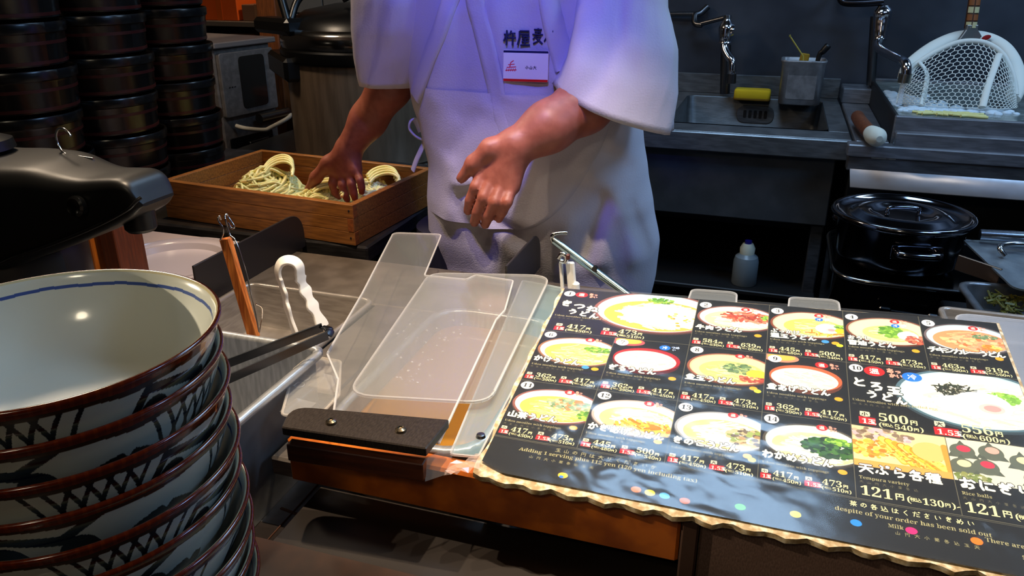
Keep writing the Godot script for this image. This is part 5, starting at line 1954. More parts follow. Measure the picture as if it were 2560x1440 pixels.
	obj("roller", st, mat(Color(0.4, 0.38, 0.36), 0.35, 1.0), t)
	st = new_st()
	tube(st, curve_pts([Vector3(w * 0.16, h * 0.32, 0.02), Vector3(w * 0.2, h * 0.30, 0.06), Vector3(w * 0.42, h * 0.265, 0.085), Vector3(w * 0.55, h * 0.27, 0.085), Vector3(w * 1.0, h * 0.32, 0.07), Vector3(w * 1.08, h * 0.36, 0.03)], 5), 0.0085, 12)
	obj("handle", st, mat(Color(0.86, 0.84, 0.78), 0.35), t)
	st = new_st()
	slab(st, round_rect(w * 0.78, h * 0.17, 0.008), 0.006, at(Vector3(w * 0.47, h * 0.12, 0.003)), 0.001)
	obj("tray_slot", st, mat(Color(0.03, 0.03, 0.03), 0.4), t)
	st = new_st()
	bar(st, Vector3(w * 0.38, h * 0.13, 0.012), Vector3(w * 0.74, h * 0.135, 0.012), 0.012, 0.012, up, 0.002)
	obj("tray_pull", st, mat(Color(0.55, 0.55, 0.55), 0.3, 1.0), t)
	var stand := thing("oven_stand", "dark stand under the countertop oven", "stand", Vector3(f1.x, 0, f1.z), Basis(ax, Vector3.UP, az))
	st = new_st()
	box(st, Vector3(w + 0.02, 0.657, 0.38), at(Vector3(w * 0.5, 0.3285, -0.2)), 0.004)
	obj("cabinet", st, mat(Color(0.09, 0.085, 0.08), 0.5), stand)
	st = new_st()
	box(st, Vector3(w * 0.9, 0.5, 0.012), at(Vector3(w * 0.5, 0.35, -0.006)), 0.003)
	obj("door", st, mat(Color(0.1, 0.095, 0.09), 0.45), stand)
	# wooden ledge right of the oven
	t = thing("wooden_crate", "small wooden crate standing between the oven and the rice cooker", "crate", Vector3(-1.845, 0.0, -3.03))
	st = new_st()
	box(st, Vector3(0.20, 0.86, 0.13), at(Vector3(0, 0.43, 0)), 0.004)
	obj("body", st, wood("crate_wood", Color(0.36, 0.17, 0.06), Color(0.46, 0.24, 0.09), 0.5), t)
	st = new_st()
	box(st, Vector3(0.21, 0.03, 0.14), at(Vector3(0, 0.876, 0)), 0.003)
	obj("lid", st, wood("crate_lid", Color(0.62, 0.34, 0.18), Color(0.74, 0.42, 0.24), 0.5), t)
	# shelf in the back room
	t = thing("back_shelf", "grey shelf in the back room seen beside the wooden post", "shelf", Vector3(-3.2, 0, -4.5))
	st = new_st()
	box(st, Vector3(0.95, 0.03, 0.4), at(Vector3(0.05, 1.05, 0)), 0.003)
	box(st, Vector3(0.95, 0.03, 0.4), at(Vector3(0.05, 0.80, 0)), 0.003)
	obj("boards", st, mat(Color(0.42, 0.39, 0.37), 0.5), t)
	for sx in [-0.40, 0.5]:
		st = new_st()
		box(st, Vector3(0.03, 1.5, 0.4), at(Vector3(sx, 0.75, 0)), 0.003)
		obj("side", st, mat(Color(0.3, 0.24, 0.2), 0.5), t)
	st = new_st()
	box(st, Vector3(0.88, 1.4, 0.012), at(Vector3(0.05, 0.72, -0.19)), 0.002)
	obj("back_panel", st, mat(Color(0.3, 0.21, 0.18), 0.6), t)
	var bx := thing("orange_box", "tall orange cardboard box on the back room shelf", "box", Vector3(-3.33, 1.0655, -4.46))
	st = new_st()
	box(st, Vector3(0.30, 0.36, 0.22), at(Vector3(0, 0.18, 0)), 0.004)
	obj("body", st, mat(Color(0.87, 0.36, 0.05), 0.6), bx)
	st = new_st()
	box(st, Vector3(0.04, 0.362, 0.002), at(Vector3(0.02, 0.181, 0.111)), 0.0)
	obj("tape", st, mat(Color(0.8, 0.36, 0.1), 0.3), bx)
	bx = thing("cardboard_box", "plain brown cardboard box on the back room shelf beside the orange one", "box", Vector3(-3.05, 1.0655, -4.46))
	st = new_st()
	box(st, Vector3(0.21, 0.095, 0.2), at(Vector3(0, 0.0475, 0)), 0.004)
	obj("body", st, mat(Color(0.5, 0.36, 0.28), 0.7), bx)
	st = new_st()
	box(st, Vector3(0.03, 0.0962, 0.201), at(Vector3(0, 0.0485, 0)), 0.0)
	obj("tape", st, mat(Color(0.56, 0.42, 0.32), 0.4), bx)
	bx = thing("file_box", "beige box with a slotted hand hole on the lower shelf of the back room", "box", Vector3(-3.2, 0.8155, -4.42))
	st = new_st()
	box(st, Vector3(0.16, 0.17, 0.2), at(Vector3(0, 0.085, 0)), 0.004)
	obj("body", st, mat(Color(0.42, 0.29, 0.22), 0.7), bx)
	st = new_st()
	slab(st, round_rect(0.085, 0.018, 0.008), 0.004, at(Vector3(0, 0.125, 0.101)), 0.0)
	obj("hand_hole", st, mat(Color(0.1, 0.06, 0.05), 0.8), bx)
	bx = thing("blue_bowl", "blue plastic bowl turned over on the lower shelf of the back room", "bowl", Vector3(-3.36, 0.8155, -4.36))
	st = new_st()
	lathe(st, [Vector2(0.068, 0.0), Vector2(0.072, 0.004), Vector2(0.066, 0.03), Vector2(0.05, 0.062), Vector2(0.026, 0.08), Vector2(0.0, 0.082)], 36)
	obj("body", st, mat(Color(0.05, 0.16, 0.75), 0.3), bx)
	st = new_st()
	lathe(st, [Vector2(0.024, 0.078), Vector2(0.024, 0.09), Vector2(0.02, 0.09), Vector2(0.019, 0.08)], 24)
	obj("foot", st, mat(Color(0.05, 0.16, 0.75), 0.3), bx)


# ---------------------------------------------------------------- sink, trough and what stands on them
func sink_corner() -> void:
	var s_top := steel("sink_top", Color(0.42, 0.43, 0.44), 0.34, Vector3(3, 20, 3), 0.008)
	var s_dark := steel("sink_dark", Color(0.3, 0.31, 0.32), 0.4, Vector3(3, 14, 3), 0.008)
	var chrome := mat(Color(0.8, 0.8, 0.82), 0.1, 1.0)
	var t := thing("sink_unit", "stainless steel sink unit along the back wall", "sink")
	var st := new_st()
	var x0 := -0.84
	var bx0 := -0.30
	var bx1 := 0.165
	var x1 := 0.222
	span_box(st, Vector3(x0, 0.935, -2.475), Vector3(x1, 0.95, -2.36), 0.003)
	span_box(st, Vector3(x0, 0.935, -3.115), Vector3(x1, 0.95, -3.02), 0.003)
	span_box(st, Vector3(x0, 0.935, -3.02), Vector3(bx0, 0.95, -2.475), 0.002)
	span_box(st, Vector3(bx1, 0.935, -3.02), Vector3(x1, 0.95, -2.475), 0.002)
	obj("top", st, s_top, t)
	st = new_st()
	var c := Vector3((bx0 + bx1) * 0.5, 0.948, -2.7475)
	var rings := []
	for l in [[0.004, 0.0, 0.03], [0.0, -0.006, 0.03], [-0.17, -0.012, 0.04], [-0.18, -0.05, 0.04]]:
		rings.append(rr_ring(c + Vector3(0, l[0], 0), bx1 - bx0 + l[1], 0.545 + l[1], l[2], 6))
	rings.reverse()
	for r in rings:
		r.reverse()
	loft(st, rings, true, false, false, 3)
	var lastr: PackedVector3Array = rings[0].duplicate()
	lastr.reverse()
	cap(st, lastr, false, 9)
	obj("basin", st, s_dark, t)
	st = new_st()
	span_box(st, Vector3(x0, 0.895, -2.36), Vector3(x1, 0.95, -2.345), 0.003)
	obj("front_lip", st, s_top, t)
	st = new_st()
	span_box(st, Vector3(x0, 0.69, -2.40), Vector3(0.19, 0.895, -2.385), 0.003)
	obj("apron", st, worn("apron_grey", Color(0.27, 0.285, 0.3), Color(0.31, 0.325, 0.34), 0.45, 0.3, Vector3(2, 2, 2)), t)
	for p in [Vector3(0.17, 0.34, -2.42), Vector3(-0.81, 0.34, -2.42), Vector3(0.17, 0.34, -3.06), Vector3(-0.81, 0.34, -3.06)]:
		st = new_st()
		box(st, Vector3(0.035, 0.69, 0.035), at(p), 0.003)
		obj("leg", st, s_dark, t)
	st = new_st()
	span_box(st, Vector3(x0, 0.455, -3.05), Vector3(0.19, 0.47, -2.36), 0.003)
	obj("low_shelf", st, mat(Color(0.1, 0.1, 0.105), 0.5), t)
	st = new_st()
	span_box(st, Vector3(x0, 0.95, -3.118), Vector3(x1, 1.02, -3.105), 0.002)
	obj("splash_strip", st, s_top, t)
	# overflow plate with slots on the basin's far wall
	st = new_st()
	slab(st, round_rect(0.13, 0.062, 0.03), 0.004, Transform3D(Basis(), Vector3(-0.055, 0.895, -3.014)), 0.001)
	var plate := obj("overflow_plate", st, s_top, t)
	for k in 5:
		st = new_st()
		slab(st, round_rect(0.011, 0.028, 0.004), 0.001, Transform3D(Basis(), Vector3(-0.055 + (k - 2) * 0.018, 0.895, -3.0118)), 0.0)
		obj("slot", st, mat(Color(0.01, 0.01, 0.01), 0.7), plate)
	# taps
	tap(1)
	tap(2)
	# sponge
	t = thing("sponge", "yellow sponge lying at the back edge of the sink", "sponge", Vector3(-0.072, 0.9505, -2.99))
	st = new_st()
	var rr := []
	for l in [[0.0, 0.008], [0.003, 0.0], [0.03, 0.0], [0.036, 0.004], [0.038, 0.012]]:
		rr.append(rr_ring(Vector3(0, l[0], 0), 0.125 - l[1], 0.06 - l[1], 0.012, 4))
	loft(st, rr, true, true, true, 3)
	obj("body", st, worn("sponge_y", Color(0.72, 0.6, 0.02), Color(0.88, 0.74, 0.06), 0.9, 0.0, Vector3(30, 30, 30), 0.08), t)
	st = new_st()
	rr = []
	for l in [[-0.0002, 0.006], [0.002, -0.001], [0.008, -0.001]]:
		rr.append(rr_ring(Vector3(0, l[0], 0), 0.125 - l[1], 0.06 - l[1], 0.012, 4))
	loft(st, rr, true, true, false, 3)
	obj("scourer", st, mat(Color(0.5, 0.36, 0.03), 0.9), t)
	# canister with things standing in it
	t = thing("steel_canister", "square steel canister holding brushes at the back of the sink", "canister", Vector3(0.085, 0.9505, -2.965))
	st = new_st()
	rr = []
	for l in [[0.0, 0.01], [0.004, 0.0], [0.135, -0.006], [0.142, -0.012], [0.147, -0.014], [0.149, -0.008], [0.146, -0.002], [0.01, 0.006], [0.006, 0.01]]:
		rr.append(rr_ring(Vector3(0, l[0], 0), 0.135 - l[1], 0.11 - l[1], 0.026, 6))
	loft(st, rr, true, true, true, 3)
	obj("body", st, steel("canister_steel", Color(0.56, 0.56, 0.57), 0.36, Vector3(6, 6, 6), 0.006), t)
	st = new_st()
	slab(st, round_rect(0.095, 0.10, 0.008), 0.002, Transform3D(Basis(), Vector3(0, 0.07, 0.0562)), 0.001)
	obj("pressed_panel", st, mats["canister_steel"], t)
	t = thing("thin_stick", "thin yellowish stick leaning out of the steel canister", "stick")
	st = new_st()
	tube(st, [Vector3(0.095, 0.965, -2.95), Vector3(0.0802, 1.109, -2.955), Vector3(0.0311, 1.17, -2.96)], 0.0026, 8)
	obj("shaft", st, mat(Color(0.62, 0.56, 0.2), 0.5), t)
	st = new_st()
	box(st, Vector3(0.006, 0.008, 0.006), at(Vector3(0.0295, 1.173, -2.96)), 0.001)
	obj("tip", st, mat(Color(0.5, 0.46, 0.2), 0.5), t)
	t = thing("dish_brush", "yellow scrubbing pad sticking up in the steel canister", "brush")
	st = new_st()
	bar(st, Vector3(0.07, 0.965, -2.985), Vector3(0.0877, 1.115, -2.985), 0.03, 0.012, Vector3(0, 0, 1), 0.003)
	obj("pad", st, mat(Color(0.6, 0.46, 0.05), 0.8), t)
	t = thing("spatula", "black handled spatula leaning to the right in the steel canister", "spatula")
	st = new_st()
	tube(st, curve_pts([Vector3(0.115, 0.965, -2.96), Vector3(0.13, 1.103, -2.965), Vector3(0.1421, 1.126, -2.965), Vector3(0.1568, 1.147, -2.965)], 5), [0.006, 0.006, 0.006, 0.006, 0.007, 0.008, 0.008, 0.009, 0.009, 0.01, 0.0105, 0.011, 0.011, 0.0115, 0.011, 0.009], 12)
	obj("handle", st, mat(Color(0.015, 0.015, 0.018), 0.4), t)
	# bottle on the low shelf
	t = thing("soap_bottle", "grey bottle with a white cap in the dark under the sink", "bottle", Vector3(-0.02, 0.4705, -2.42))
	st = new_st()
	lathe(st, [Vector2(0, 0), Vector2(0.036, 0.0), Vector2(0.038, 0.004), Vector2(0.038, 0.075), Vector2(0.034, 0.09), Vector2(0.022, 0.1), Vector2(0.0, 0.102)], 36)
	obj("body", st, mat(Color(0.46, 0.5, 0.52), 0.3), t)
	st = new_st()
	lathe(st, [Vector2(0.022, 0.098), Vector2(0.023, 0.118), Vector2(0.016, 0.132), Vector2(0.0, 0.133)], 28)
	obj("cap", st, mat(Color(0.8, 0.8, 0.72), 0.4), t)
	st = new_st()
	lathe(st, [Vector2(0.010, 0.131), Vector2(0.011, 0.142), Vector2(0.0, 0.145)], 20)
	obj("nozzle", st, mat(Color(0.1, 0.1, 0.5), 0.4), t)
	trough()


func tap(which: int) -> void:
	var chrome := mat(Color(0.82, 0.83, 0.86), 0.12, 1.0)
	var pipe := mat(Color(0.4, 0.4, 0.41), 0.3, 1.0)
	var t: Node3D
	var st := new_st()
	if which == 1:
		t = thing("water_tap", "chrome water tap with a folded spout over the sink basin", "tap")
		tube(st, [Vector3(-0.17, 0.9597, -3.04), Vector3(-0.1829, 1.131, -3.04)], 0.018, 16)
		obj("riser", st, pipe, t)
		st = new_st()
		tube(st, curve_pts([Vector3(-0.1874, 1.216, -3.02), Vector3(-0.1857, 1.19, -3.015), Vector3(-0.1866, 1.16, -3.01), Vector3(-0.186, 1.141, -3.01)], 5), [0.014, 0.015, 0.017, 0.021, 0.024, 0.026, 0.026, 0.025, 0.024, 0.023, 0.022, 0.021, 0.02, 0.019, 0.021, 0.022], 20)
		obj("valve_body", st, chrome, t)
		st = new_st()
		lathe(st, [Vector2(0, -0.006), Vector2(0.02, -0.005), Vector2(0.022, 0), Vector2(0.02, 0.006), Vector2(0, 0.007)], 24, Transform3D(Basis(Vector3(0, 0, 1), -PI / 2.0), Vector3(-0.1642, 1.182, -3.01)))
		obj("valve_cap", st, chrome, t)
		st = new_st()
		tube(st, curve_pts([Vector3(-0.1863, 1.144, -3.01), Vector3(-0.1846, 1.121, -3), Vector3(-0.169, 1.098, -2.985), Vector3(-0.1545, 1.083, -2.975), Vector3(-0.1501, 1.057, -2.97), Vector3(-0.1494, 1.038, -2.97)], 5), 0.0135, 14)
		obj("spout", st, chrome, t)
		st = new_st()
		tube(st, [Vector3(-0.1497, 1.04, -2.97), Vector3(-0.1477, 1.007, -2.97)], 0.0165, 16)
		obj("aerator", st, pipe, t)
		st = new_st()
		tube(st, [Vector3(-0.1863, 1.226, -3.03), Vector3(-0.2784, 1.199, -3.05)], 0.008, 12)
		tube(st, curve_pts([Vector3(-0.274, 1.196, -3.05), Vector3(-0.2994, 1.2, -3.06), Vector3(-0.3037, 1.226, -3.08), Vector3(-0.2855, 1.234, -3.09), Vector3(-0.2629, 1.256, -3.1)], 4), 0.011, 12)
		tube(st, [Vector3(-0.2995, 1.231, -3.09), Vector3(-0.4187, 1.226, -3.1)], 0.008, 12)
		obj("supply_pipe", st, pipe, t)
		st = new_st()
		lathe(st, [Vector2(0, -0.01), Vector2(0.014, -0.008), Vector2(0.015, 0.006), Vector2(0, 0.01)], 20, at(Vector3(-0.1877, 1.226, -3.03)))
		obj("nut", st, chrome, t)
	else:
		t = thing("water_tap", "chrome water tap reaching over the trough, left of the net", "tap")
		tube(st, [Vector3(0.3133, 1.015, -3.02), Vector3(0.291, 1.238, -3.02)], 0.015, 16)
		obj("riser", st, pipe, t)
		st = new_st()
		tube(st, curve_pts([Vector3(0.3029, 1.275, -2.95), Vector3(0.3058, 1.243, -2.95), Vector3(0.3061, 1.206, -2.94), Vector3(0.3076, 1.17, -2.93)], 5), [0.015, 0.018, 0.024, 0.028, 0.029, 0.028, 0.026, 0.025, 0.025, 0.024, 0.023, 0.023, 0.022, 0.021, 0.02, 0.021], 20)
		obj("valve_body", st, chrome, t)
		st = new_st()
		lathe(st, [Vector2(0, -0.01), Vector2(0.026, -0.008), Vector2(0.028, 0), Vector2(0.026, 0.008), Vector2(0, 0.01)], 24, Transform3D(Basis(Vector3(0, 0, 1), -PI / 2.0), Vector3(0.3021, 1.248, -2.945)))
		obj("valve_cap", st, chrome, t)
		st = new_st()
		tube(st, curve_pts([Vector3(0.3071, 1.172, -2.93), Vector3(0.3027, 1.154, -2.9), Vector3(0.3069, 1.148, -2.82), Vector3(0.3248, 1.146, -2.7), Vector3(0.3352, 1.147, -2.56), Vector3(0.3421, 1.14, -2.51), Vector3(0.3462, 1.115, -2.5)], 5), 0.0135, 16)
		obj("spout", st, chrome, t)
		st = new_st()
		tube(st, [Vector3(0.3438, 1.117, -2.5), Vector3(0.3439, 1.093, -2.5)], 0.017, 18)
		obj("aerator", st, mat(Color(0.66, 0.66, 0.62), 0.25, 1.0), t)
		st = new_st()
		tube(st, curve_pts([Vector3(0.3033, 1.287, -2.95), Vector3(0.2452, 1.281, -2.96), Vector3(0.1878, 1.281, -2.98), Vector3(0.1715, 1.298, -3), Vector3(0.1691, 1.315, -3.1)], 5), 0.012, 14)
		obj("supply_pipe", st, mat(Color(0.2, 0.2, 0.22), 0.3, 1.0), t)
		# the thread of water falling from it
		st = new_st()
		tube(st, [Vector3(0.3429, 1.093, -2.5), Vector3(Vector3(0.3429, 1.093, -2.5).x, 1.032, -2.5)], 0.006, 12)
		var o := obj("water_stream", st, clear("stream", 0.25, Color(0.9, 0.95, 1.0)), t)
		o.set_meta("label", "thread of running water")


func trough() -> void:
	var s1 := steel("trough_steel", Color(0.5, 0.5, 0.52), 0.36, Vector3(3, 20, 3), 0.008)
	var t := thing("boiling_trough", "deep stainless trough of cloudy noodle water with a stepped front", "trough")
	var st := new_st()
	var xl := 0.314
	var xr := 1.35
	# walls
	span_box(st, Vector3(xl, 0.90, -2.335), Vector3(xr, 1.03, -2.318), 0.003)
	span_box(st, Vector3(xl, 0.90, -3.09), Vector3(xr, 1.03, -3.07), 0.003)
	span_box(st, Vector3(xr - 0.017, 0.90, -3.07), Vector3(xr, 1.03, -2.335), 0.003)
	obj("wall", st, s1, t)
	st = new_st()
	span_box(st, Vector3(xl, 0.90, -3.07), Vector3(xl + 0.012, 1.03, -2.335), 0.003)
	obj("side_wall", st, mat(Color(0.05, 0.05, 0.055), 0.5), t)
	st = new_st()
	span_box(st, Vector3(0.318, 0.945, -2.335), Vector3(xr, 0.992, -2.285), 0.003)
	span_box(st, Vector3(0.205, 0.925, -2.32), Vector3(xr, 0.957, -2.268), 0.003)
	obj("front_step", st, s1, t)
	st = new_st()
	span_box(st, Vector3(0.21, 0.885, -2.32), Vector3(xr, 0.925, -2.275), 0.003)
	obj("apron", st, steel("apron_steel", Color(0.36, 0.36, 0.37), 0.36, Vector3(3, 20, 3), 0.008), t)
	st = new_st()
	span_box(st, Vector3(0.228, 0.90, -3.09), Vector3(xl, 0.955, -2.335), 0.003)
	span_box(st, Vector3(0.225, 0.955, -3.105), Vector3(xl + 0.06, 1.005, -2.98), 0.003)
	obj("side_ledge", st, s1, t)
	st = new_st()
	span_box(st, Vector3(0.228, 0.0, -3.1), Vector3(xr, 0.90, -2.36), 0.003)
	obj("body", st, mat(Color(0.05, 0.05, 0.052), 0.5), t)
	# sloping bright drip panel
	st = new_st()
	var a := Vector3(0.2172, 0.9105, -2.3)
	var b := Vector3(0.2237, 0.846, -2.245)
	var c := Vector3(xr, a.y, a.z)
	var d := Vector3(xr, b.y, b.z)
	var n := (b - a).cross(Vector3.RIGHT).normalized() * 0.006
	if n.z < 0:
		n = -n
	quad(st, a + n, c + n, d + n, b + n)
	quad(st, a, b, d, c)
	quad(st, a, a + n, b + n, b)
	quad(st, b, b + n, d + n, d)
	quad(st, a, c, c + n, a + n)
	obj("drip_panel", st, steel("drip_steel", Color(0.82, 0.85, 0.9), 0.34, Vector3(2, 4, 2), 0.003, 0.4), t)
	st = new_st()
	box(st, Vector3(0.06, 0.018, 0.002), at(Vector3(0.2972, 0.9321, -2.273)), 0.0)
	var lab := obj("label_plate", st, mat(Color(0.66, 0.68, 0.64), 0.5), t)
	st = new_st()
	box(st, Vector3(0.008, 0.019, 0.003), at(Vector3(0.3068, 0.9328, -2.273)), 0.0)
	obj("label_mark", st, mat(Color(0.45, 0.46, 0.45), 0.5), lab)
	# water
	var wz := new_st()
	wz.set_smooth_group(0)
	var nz := FastNoiseLite.new()
	nz.frequency = 9.0
	var nx := 50
	var nk := 36
	for j in nk:
		for i in nx:
			var q := []
			for e in [[0, 0], [1, 0], [1, 1], [0, 1]]:
				var x: float = lerpf(xl + 0.012, xr - 0.017, float(i + e[0]) / nx)
				var z: float = lerpf(-3.07, -2.335, float(j + e[1]) / nk)
				q.append(Vector3(x, 1.021 + 0.003 * nz.get_noise_2d(x, z), z))
			quad(wz, q[0], q[1], q[2], q[3])
	obj("water", wz, worn("noodle_water", Color(0.34, 0.38, 0.37), Color(0.5, 0.53, 0.52), 0.15, 0.0, Vector3(3, 3, 3), 0.03, 4), t)
	# foam and drifting noodles
	var rng := RandomNumberGenerator.new()
	rng.seed = 8
	st = new_st()
	for k in 260:
		var f := rng.randf()
		var p: Vector3 = Vector3(0.343, 1.024, -2.731).lerp(Vector3(0.4326, 1.024, -2.533), f) + Vector3(rng.randfn() * 0.03, 0, rng.randfn() * 0.06)
		if k > 170:
			p = Vector3(0.3552, 1.024, -2.494).lerp(Vector3(0.6225, 1.024, -2.527), f) + Vector3(rng.randfn() * 0.02, 0, rng.randfn() * 0.025)
		p.x = clampf(p.x, xl + 0.03, 1.2)
		p.z = clampf(p.z, -3.0, -2.36)
		p.y = 1.021
		var r := rng.randf_range(0.006, 0.016)
		lathe(st, [Vector2(r, 0.0), Vector2(r * 0.8, r * 0.3), Vector2(r * 0.4, r * 0.45), Vector2(0, r * 0.5)], 9, at(p))
	var foam := obj("foam", st, mat(Color(0.78, 0.83, 0.86), 0.5), t)
	foam.set_meta("kind", "stuff")
	st = new_st()
	for k in 16:
		var p: Vector3 = Vector3(0.3367, 1.024, -2.421).lerp(Vector3(0.4857, 1.024, -2.424), rng.randf()) + Vector3(0, 0, rng.randfn() * 0.012)
		p.z = minf(p.z, -2.35)
		var raw := []
		for q in 5:
			raw.append(p + Vector3(0.016 * q, 0.001, 0.006 * sin(q * 1.4 + k)))
		tube(st, curve_pts(raw, 3), 0.0038, 7)
	var o := obj("drifting_noodles", st, mat(Color(0.84, 0.8, 0.5), 0.4))
	tag(o, "loose pale noodles drifting in the cloudy water along the front of the trough", "noodles", "", "stuff")
	net_strainer()
	# wooden handled strainer lying on the ledge, its white capped end towards us
	t = thing("capped_handle", "brown wooden handle with a white cloth cap, lying beside the trough", "handle")
	st = new_st()
	tube(st, curve_pts([Vector3(0.2444, 0.9816, -2.56), Vector3(0.2456, 0.9842, -2.46), Vector3(0.2526, 0.984, -2.36), Vector3(0.2622, 0.9809, -2.3)], 4), 0.0185, 18)
	obj("wood", st, wood("cork", Color(0.3, 0.14, 0.06), Color(0.46, 0.24, 0.1), 0.6, Vector3(20, 20, 20)), t)
	st = new_st()
	var cap_pts := [Vector3(0.2609, 0.9821, -2.31), Vector3(0.2635, 0.9837, -2.275), Vector3(0.2685, 0.9846, -2.245), Vector3(0.2713, 0.9857, -2.225), Vector3(0.2727, 0.9851, -2.218)]
	tube(st, cap_pts, [0.0205, 0.024, 0.025, 0.02, 0.008], 22)
	obj("cloth_cap", st, mat(Color(0.8, 0.8, 0.74), 0.85), t)


func net_strainer() -> void:
	var t := thing("net_strainer", "large white-bound strainer net standing in the trough, its handle wrapped in brown tape", "strainer")
	var cloth := mat(Color(0.84, 0.84, 0.8), 0.8)
	var st := new_st()
	# hoop: near arc and far arc joined into one bound ring
	var hoop := [Vector3(0.3661, 1.085, -2.66), Vector3(0.3754, 1.114, -2.69), Vector3(0.4074, 1.142, -2.74), Vector3(0.4582, 1.174, -2.79), Vector3(0.5192, 1.197, -2.82), Vector3(0.5845, 1.196, -2.82), Vector3(0.6305, 1.177, -2.79), Vector3(0.6573, 1.144, -2.75), Vector3(0.6682, 1.105, -2.7), Vector3(0.6626, 1.069, -2.65), Vector3(0.6447, 1.031, -2.6)]
	for k in hoop.size():
		hoop[k].y = maxf(hoop[k].y, 1.05)
	tube(st, curve_pts(hoop, 6), 0.021, 14, false, 0.6)
	obj("bound_hoop", st, cloth, t)
	var top := [Vector3(0.3526, 1.073, -2.62), Vector3(0.3669, 1.109, -2.63), Vector3(0.3954, 1.137, -2.64), Vector3(0.4402, 1.167, -2.66), Vector3(0.4898, 1.19, -2.67), Vector3(0.5355, 1.195, -2.67), Vector3(0.5731, 1.186, -2.67), Vector3(0.6062, 1.164, -2.66), Vector3(0.628, 1.131, -2.64), Vector3(0.6442, 1.092, -2.62), Vector3(0.6509, 1.058, -2.6)]
	st = new_st()
	tube(st, curve_pts(top, 6), 0.0075, 12)
	obj("inner_rim", st, cloth, t)
	var low := [Vector3(0.3397, 1.016, -2.55), Vector3(0.3625, 1.018, -2.53), Vector3(0.3924, 1.019, -2.52), Vector3(0.4297, 1.022, -2.51), Vector3(0.4693, 1.024, -2.505), Vector3(0.5091, 1.026, -2.505), Vector3(0.5435, 1.028, -2.505), Vector3(0.5737, 1.03, -2.51), Vector3(0.605, 1.031, -2.52), Vector3(0.6317, 1.031, -2.54), Vector3(0.6528, 1.031, -2.56)]
	for k in low.size():
		low[k].y = 1.03
	# the net: a honeycomb of cords spread between rim and water
	st = new_st()
	var nx := 26
	var ny := 17
	for j in ny:
		for i in nx:
			var off := 0.5 if j % 2 else 0.0
			var cx := (i + off) / nx
			var cy := (j + 0.5) / ny
			# each cell draws three of its six cords
			var v := []
			for k in 4:
				var a := PI / 6.0 + k * PI / 3.0
				v.append(Vector2(cx + cos(a) * 0.577 / nx, cy + sin(a) * 0.667 / ny))
			for k in 3:
				var p := net_at(top, low, v[k])
				var q := net_at(top, low, v[k + 1])
				if p.distance_to(q) > 1e-4:
					bar(st, p, q, 0.0017, 0.0017, Vector3(0.1, 0.3, 1), 0.0)
	var net := obj("net", st, cloth, t)
	net.set_meta("kind", "stuff")
	for s in [[Vector3(0.3914, 1.136, -2.625), Vector3(0.4078, 1.119, -2.615), Vector3(0.4154, 1.101, -2.6), Vector3(0.4117, 1.072, -2.565), Vector3(0.4031, 1.029, -2.52)], [Vector3(0.5962, 1.163, -2.645), Vector3(0.5818, 1.13, -2.6), Vector3(0.565, 1.087, -2.55), Vector3(0.5519, 1.036, -2.5)]]:
		st = new_st()
		tube(st, curve_pts(s, 5), 0.0095, 10, false, 0.5)
		obj("strap", st, cloth, t)
	# steel socket, red mark, taped handle
	st = new_st()
	var sk := PackedVector2Array([Vector2(-0.034, 0), Vector2(0.046, 0), Vector2(0.018, 0.032), Vector2(0.016, 0.046), Vector2(-0.016, 0.046), Vector2(-0.017, 0.032)])
	slab(st, sk, 0.012, Transform3D(Basis(Vector3.UP, 0.3), Vector3(0.5419, 1.185, -2.8)), 0.002)
	obj("socket", st, mat(Color(0.55, 0.55, 0.54), 0.4, 0.8), t)
	st = new_st()
	lathe(st, [Vector2(0, -0.004), Vector2(0.012, -0.003), Vector2(0.012, 0.003), Vector2(0, 0.004)], 18, Transform3D(Basis(Vector3.RIGHT, PI / 2.0) * Basis(Vector3.UP, 0.4), Vector3(0.5841, 1.197, -2.785)), 0.6, 0.55)
	obj("red_mark", st, mat(Color(0.6, 0.03, 0.04), 0.5), t)
	var g0 := Vector3(0.5403, 1.219, -2.81)
	var g1 := Vector3(0.5363, 1.4, -2.84)
	st = new_st()
	tube(st, [g0, g0.lerp(g1, 0.5), g1], 0.0165, 18)
	var hd := obj("handle", st, mat(Color(0.25, 0.13, 0.04), 0.5), t)
	var along := (g1 - g0).normalized()
	for k in 9:
		for side in 2:
			st = new_st()
			var pale := k % 2 == 0
			var ctr: Vector3 = g0 + along * (0.012 + k * 0.0215)
			var u := 0.75 if side else -0.75
			var rings := []
			for e in 5:
				var ang := PI * 0.5 - 0.42 + u * 0.68 + e * 0.21
				var ring := PackedVector3Array()
				for w in [[0.0168, -0.0085], [0.0186, -0.0085], [0.0186, 0.0085], [0.0168, 0.0085]]:
					ring.append(ctr + Vector3(cos(ang), 0, sin(ang)) * w[0] + along * w[1])
				rings.append(ring)
			loft(st, rings, true, true, true, -1)
			obj("tape_patch", st, mat(Color(0.72, 0.68, 0.5), 0.6) if pale else mat(Color(0.5, 0.26, 0.06), 0.6), hd)


func net_at(top: Array, low: Array, p: Vector2) -> Vector3:
	var x := clampf(p.x, 0.0, 1.0)
	var y := clampf(p.y, 0.0, 1.0)
	var f := x * (top.size() - 1)
	var i := mini(int(f), top.size() - 2)
	var a: Vector3 = top[i].lerp(top[i + 1], f - i)
	var b: Vector3 = low[i].lerp(low[i + 1], f - i)
	return a.lerp(b, y) + Vector3(0, 0, 0.022 * sin(PI * y) * sin(PI * x))


